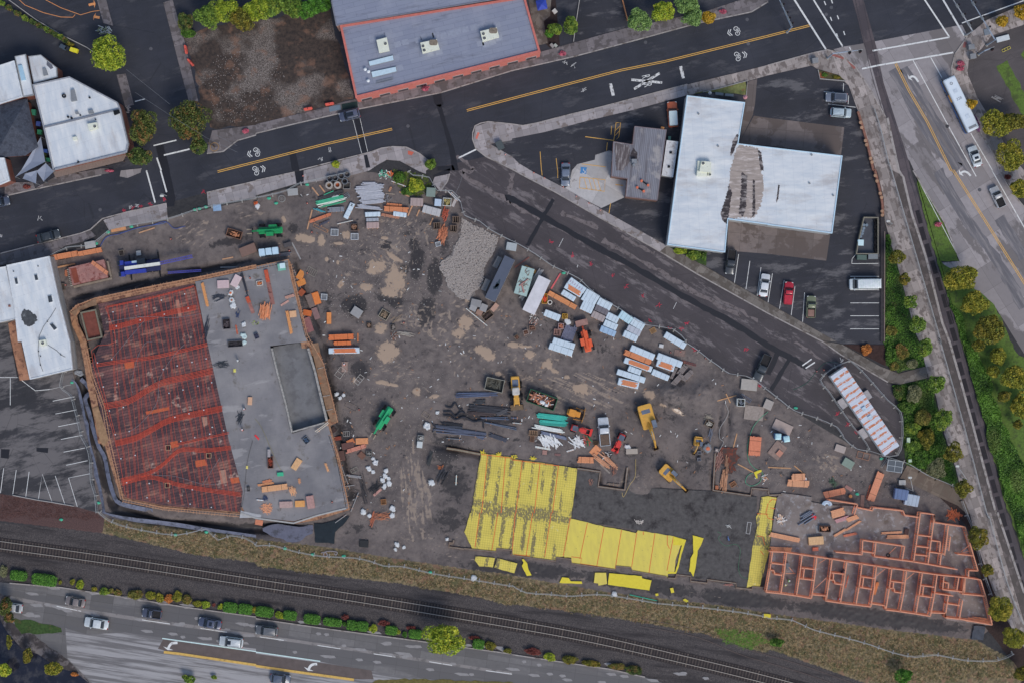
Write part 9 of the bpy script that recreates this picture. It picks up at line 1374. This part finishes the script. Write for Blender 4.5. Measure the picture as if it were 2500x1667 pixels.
fN("@11 1400,0 1440,40 1590,60 1660,180 1800,182 1880,290 1915,410 2050,460 2150,540 2350,645 @21 0,642 150,722 270,802 370,872 480,922 620,992 700,1072 840,1182 1000,1272 1110,1352 1220,1412 1480,1452 1600,1560",'long temporary chain link fence between the side road and the wrapped lumber stacks')
fN("@22 1600,10 1700,72 1800,152 1900,222 2000,290 2150,312 2260,370 2350,442 @32 0,440 130,542 250,632 430,692 640,782 700,882 820,982 940,1000 1060,1042",'temporary chain link fence running from the black pickup to the office trailer');fN("@32 760,172 600,240 485,350 560,450 640,570 780,770 900,920 935,990",'left chain link fence around the office trailer');fN("@32 760,172 860,260 960,370 1100,530 1220,640 1240,780 1235,920 1195,1040 1060,1050",'right chain link fence around the office trailer')
fN("@32 1105,1060 1260,1105 1350,1150 1480,1230 1620,1285 1710,1325",'chain link fence above the service walkway');fN("@32 1790,1460 1830,1568 @33 1860,80 1900,170",'short chain link fence at the end of the service walkway');fN("@33 1930,340 1990,560 2060,760",'chain link fence right of the framed slab')
fN("@01 460,775 620,700 770,690 870,650 980,560 1060,525 1300,480 1540,440 1750,370 1920,325 2100,290 2350,250",'temporary fence with green bags along the main road at left')
fN("@11 0,245 120,222 280,180 380,120 530,85 700,45 820,20",'temporary fence along the pavement above the manhole rings');fN("@02 575,275 545,405 600,460 645,500 680,620 710,740 740,870 790,960 820,1090 828,1280 865,1400 880,1568",'temporary fence between the old car park and the silt trench',1.8)
fN("@03 905,0 970,60 1100,120 1350,175 1620,210 1850,160 1910,170 2000,255 2100,215 2250,240 2350,300 @13 0,310 150,305 350,360 600,405 900,420 1060,455 1180,495 1350,500 1600,560 1850,600 2100,640 2350,680 @23 0,672 130,740 350,755 550,772 780,755 1000,780 1340,838",'long sagging temporary fence on the dry verge above the railway, left run',1.5);fN("@23 1340,838 1700,872 2100,920 2350,965 @33 0,975 220,990 420,1080 700,1150 950,1220 1150,1290 1350,1330 1550,1310 1800,1360 2100,1365 2260,1300",'temporary fence on the dry verge above the railway, right run',1.5)
for k,(s_) in eN(("@01 990,565","@01 885,670","@01 1205,515","@01 1790,360","@01 1830,350","@01 1890,335","@11 120,255","@11 185,300","@11 470,130","@21 475,940","@32 255,605","@32 1040,1070","@03 1610,205","@03 1895,180","@13 520,385","@13 805,400","@13 1600,548","@13 265,330","@32 820,1395","@02 660,372","@02 905,1475","@03 565,65")):
 x,y=G(s_)[0];rn=random.Random(k);o=B().blob(0,0,.12,.42,.28,.16,8,5,.2,rn).bd_('sand_bag',M((70,168,144),.6,.1,4));o.location=(x,y,zat(x,y));tag(o,'teal green sandbag holding down the temporary fence foot','sandbag','teal sandbags on the fence feet')
rl=Th('promenade_railing','long thin steel railing between the promenade slabs and the tram track','railing',*G("@30 980,1000")[0]);q_=[(x-rl.location.x,y-rl.location.y) for x,y in sM(G("@30 978,1000 1040,1200 1110,1500 @31 1135,0 1360,770 1590,1568 @32 1585,0 1810,800 2010,1568 @33 2040,60 2200,650 2350,1030",1.05),3)]
mb=B();[mb.bar((*a,1.05),(*b,1.05),.1) for a,b in zip(q_,q_[1:])];mb.bd_('handrail',mf,rl);mb=B();[mb.bar((*a,.55),(*b,.55),.05) for a,b in zip(q_,q_[1:])];mb.bd_('lower_rail',mf,rl)
acc=0
for a,b in zip(q_,q_[1:]):
 L=dist(a,b);n_=max(1,int(L/2.2))
 for i in rA(n_):u=i/n_;B().cyl(a[0]+(b[0]-a[0])*u,a[1]+(b[1]-a[1])*u,.1,1.05,.045,n=6).bd_('post',mf,rl)
pw=Th('planter_wall','low brick wall with round stone caps between the car park and the promenade','wall',*G("@30 820,1020")[0]);q_=[(x-pw.location.x,y-pw.location.y) for x,y in sM(G("@30 820,1030 900,1300 960,1560 @31 975,0 1035,250 1050,410"),3)]
sT(B(),q_,.45,0,.8).bd_('wall',M((128,92,84),.85,.25,3),pw)
for s_ in("@30 850,1125","@30 860,1172","@30 895,1292","@30 905,1330","@30 942,1455","@30 955,1490","@31 985,45","@31 1000,95","@31 1030,208","@31 1043,245","@31 1048,372","@31 1050,408"):x,y=lc_(pw,s_,.9)[0];B().cyl(x,y,.8,1.0,.36,.3,14).bd_('stone_cap',M((158,128,110)),pw)
lw=Th('edge_wall','dark low edging wall along the right side of the parking bays','wall',*G("@31 1060,420")[0]);B().pr(lc_(lw,"@31 1030,420 1066,430 1062,1568 1030,1568 1030,1000"),0,.35).bd_('wall',M((56,54,60),.8,.2,2),lw);B().pr(lc_(lw,"@31 1062,560 1072,560 1068,1568 1060,1568"),0,.5).bd_('coping',M((120,108,108)),lw)
for s_,lab in(("@20 1750,850 1900,815 2160,745 2150,880",'low grey edging wall round the weedy lawn above the warehouse'),("@30 458,645 475,728 710,748",'pale kerb wall of the corner planting bed'),("@00 80,0 340,190 560,320 800,440 1060,620",'thin pale wall line along the alley hedge'),("@20 620,0 590,200 565,385",'pale low kerb wall beside the north car park entrance'),("@20 1010,0 1060,195",'thin orange timber fence beside the north car park'),("@02 120,1405 350,1450 480,1470 680,1505",'row of concrete wheel stops at the foot of the old car park')):
 p=G(s_);t=Th('low_wall',lab,'wall',*p[0]);sT(B(),[(x-p[0][0],y-p[0][1]) for x,y in p],.16,0,.35 if 'fence' not in lab else 1.0).bd_('wall',M((150,150,156) if 'orange' not in lab else(190,132,96),.8,.15,2),t)
def sG(base,tip,lb,heads,hz=6.2,c=(138,152,176)):
 b=G(base)[0];e=G(tip,hz)[0];t=Th('traffic_signal',lb,'traffic signal',*b,0);m_=M(c,.5,.06,1);b0=(0,0);tp=(e[0]-b[0],e[1]-b[1])
 B().cyl(0,0,.3,hz,.17,.11,10).bd_('pole',m_,t);B().cyl(0,0,.1,.35,.3,.26,10).bd_('base',M((150,150,150)),t);B().tube([(0,0,hz-.3),(tp[0]*.5,tp[1]*.5,hz),(*tp,hz)],[.15,.11,.07],8).bd_('mast_arm',m_,t);an=atan2(tp[1],tp[0])
 for u in heads:
  x,y=tp[0]*u,tp[1]*u;h_=B().obox(x+.25*sin(an),y-.25*cos(an),an,.4,.35,hz-.6,hz+.55).bd_('signal_head',mK,t);mb=B();[mb.cyl(x+.45*sin(an),y-.45*cos(an),hz-.45+k*.34,hz-.25+k*.34,.12) for k in rA(3)];mb.bd_('lens',M((60,30,30)),h_);B().obox(x,y,an,.8,.06,hz-.75,hz+.65).bd_('backplate',mf,h_)
 return t
sG("@30 2005,420","@30 1862,0",'large traffic signal mast reaching up across the avenue from the corner',[.3,.55,.9],6.6);sG("@30 175,300","@30 105,0",'traffic signal arm with lamp at the top of the main road crossing',[.1,.3,.5,.8]);sG("@30 545,540","@30 850,462",'traffic signal reaching over the tram track from the left corner',[.6,.98]);sG("@30 1815,330","@30 1700,0",'slim traffic signal mast at the right end of the crossing',[.2,.5,.8],5.5,(160,166,180));sG("@30 1930,505","@30 2060,440",'short lamp arm at the base of the large signal mast',[.9],5)
def lamp(base,tip,lb,hz=7):
 b=G(base)[0];e=G(tip,hz)[0];t=Th('street_lamp',lb,'street lamp',*b,0);tp=(e[0]-b[0],e[1]-b[1]);B().cyl(0,0,0,hz-.3,.1,.06,8).bd_('pole',mf,t);B().tube([(0,0,hz-.4),(tp[0]*.6,tp[1]*.6,hz),(*tp,hz)],.05,6).bd_('arm',mf,t);B().ly([(rr(.8,.45,.2,4,*tp),hz-.1),(rr(.7,.35,.17,4,*tp),hz+.08)]).bd_('lamp_head',M((186,190,196),.5),t);return t
lamp("@32 1262,1340","@32 1305,1245",'street lamp with oval head over the service walkway');lamp("@01 1530,232","@01 1485,232",'street lamp at the lower end of the left crossing',6);lamp("@31 1105,500","@31 1105,465",'small lamp post on the promenade beside the junk pen',4);lamp("@32 1770,1245","@32 1740,1140",'lamp post on the promenade near the service walkway',5)
for s_,lab in(("@30 435,560",'grey crossing signal cabinet at the left corner'),("@30 1885,520",'blue grey controller cabinet at the avenue corner'),("@30 1870,435",'small flat cover box on the avenue corner pavement')):x,y=N(s_)[0];cr_(f"@N {x-7},{y} {x+7},{y-2}",lab,(118,122,132),1.3,w_=44,lid=1,z=.14,na='control_cabinet',cat='cabinet')
for i,(s_,z) in eN((("@00 1240,850 1560,1060 @00 1900,1270 2180,1400",8),("@00 1160,640 1560,960",8),("@00 1960,1230 2175,1340",7.5),("@11 1900,30 1870,130 1830,215",7))):
 p=G(s_,z);o=B().tube([(x,y,z) for x,y in p],.025,4).bd_('overhead_cable',M((110,114,126)));tag(o,('long overhead cable crossing the street corner by the white shop','second overhead cable above the side street','short overhead cable near the kerb bend','overhead cable crossing the fence corner of the site')[i],'cable')
for s_,lab in(("@00 1970,1352",'utility pole with ring at the kerb bend'),):x,y=G(s_)[0];t=Th('utility_pole',lab,'pole',x,y);B().cyl(0,0,0,7.5,.15,.1,8).bd_('pole',m_bark,t);B().ring(0,0,.14,.2,.9,.75,18).bd_('base_ring',M((140,116,90)),t)
for k,s_ in eN(("@30 580,72","@30 533,135","@30 1645,1163","@31 1942,178","@20 2168,405","@20 2158,182","@10 1395,1160","@00 1385,450","@01 920,360","@20 1225,392")):
 x,y=G(s_)[0];o=B().cyl(x,y,.05,.078,.35,.35,16).bd_('manhole_cover',M((84,86,96) if k!=2 else(62,62,70),.5));tag(o,'round iron manhole cover set in the road surface','manhole cover','manhole covers in the streets')
Hp("@00 1180,1010",22,30,'small pile of torn paper and leaves at the corner of the white shop',(150,150,160),16,(.3,.7),0,3);Hp("@00 960,280",60,40,'jumble of grey and white sheets behind the lime tree',(170,176,186),30,(.4,1.4),20,1.5,c2=(120,130,110))
for j,(c,pts) in eN((((190,60,84),"@01 1140,372 1220,348 1285,335 1385,308 1865,190 1515,265 @21 365,650 560,780 728,858 922,966 1050,1062 1210,1152 1348,1232 1275,1370 1450,1445 1560,1450 1600,1410 @22 1670,70 2150,70 2280,400 @32 640,660 735,755 810,820"),((196,200,210),"@01 362,435 1255,320 10,600 1200,338 @20 558,600 490,578 657,827 @10 680,1380 595,1465 @32 680,170"))):
 mb=B()
 for n_,(x,y) in eN(G(pts)):
  for _ in rA(5):a=U_(0,3.14);l=U_(.15,.4);cx_,cy_=x+U_(-.35,.35),y+U_(-.3,.3);flat(mb,[(cx_-l*cos(a),cy_-l*sin(a)),(cx_+l*cos(a),cy_+l*sin(a))],.09,.07)
 St('survey_paint',mb,M(c,.7))
for c in(150,116,96),(200,204,214),(64,62,70):
 mb=B()
 for x,y in sR("@11 400,200 1700,400 1800,1100 @21 400,1200 @22 1900,300 @32 1000,1200 700,1450 @22 1700,1330 900,1000 @12 1500,900 1400,1560 800,1500 600,600 @11 600,1300",190):a=U_(0,3.1);l=U_(.1,.6);z=gH(x,y)+.08;mb.bar((x,y,z),(x+l*cos(a),y+l*sin(a),z),U_(.06,.2),.05)
 mb.bd_('debris',M(c))['kind']='stuff'
for s_,m_ in(("@10 2035,1215 2052,1225 2030,1285 2015,1270",(190,110,100)),("@10 1395,1385 1450,1400 1430,1430 1395,1420",(180,96,84)),("@30 715,550 745,560 810,625 785,640",(140,92,90)),("@30 580,490 700,530 690,550 585,515",(140,92,90)),("@30 1785,440 1800,375 1825,400 1810,440",(136,90,90))):St('tactile_paving',B().pr(G(s_),.1,.15),M(m_,.8,.15,5))
St('dark_access_strip',B().pr(G("@10 990,1430 1020,1422 1050,1540 1010,1545"),.1,.15),m_tar)
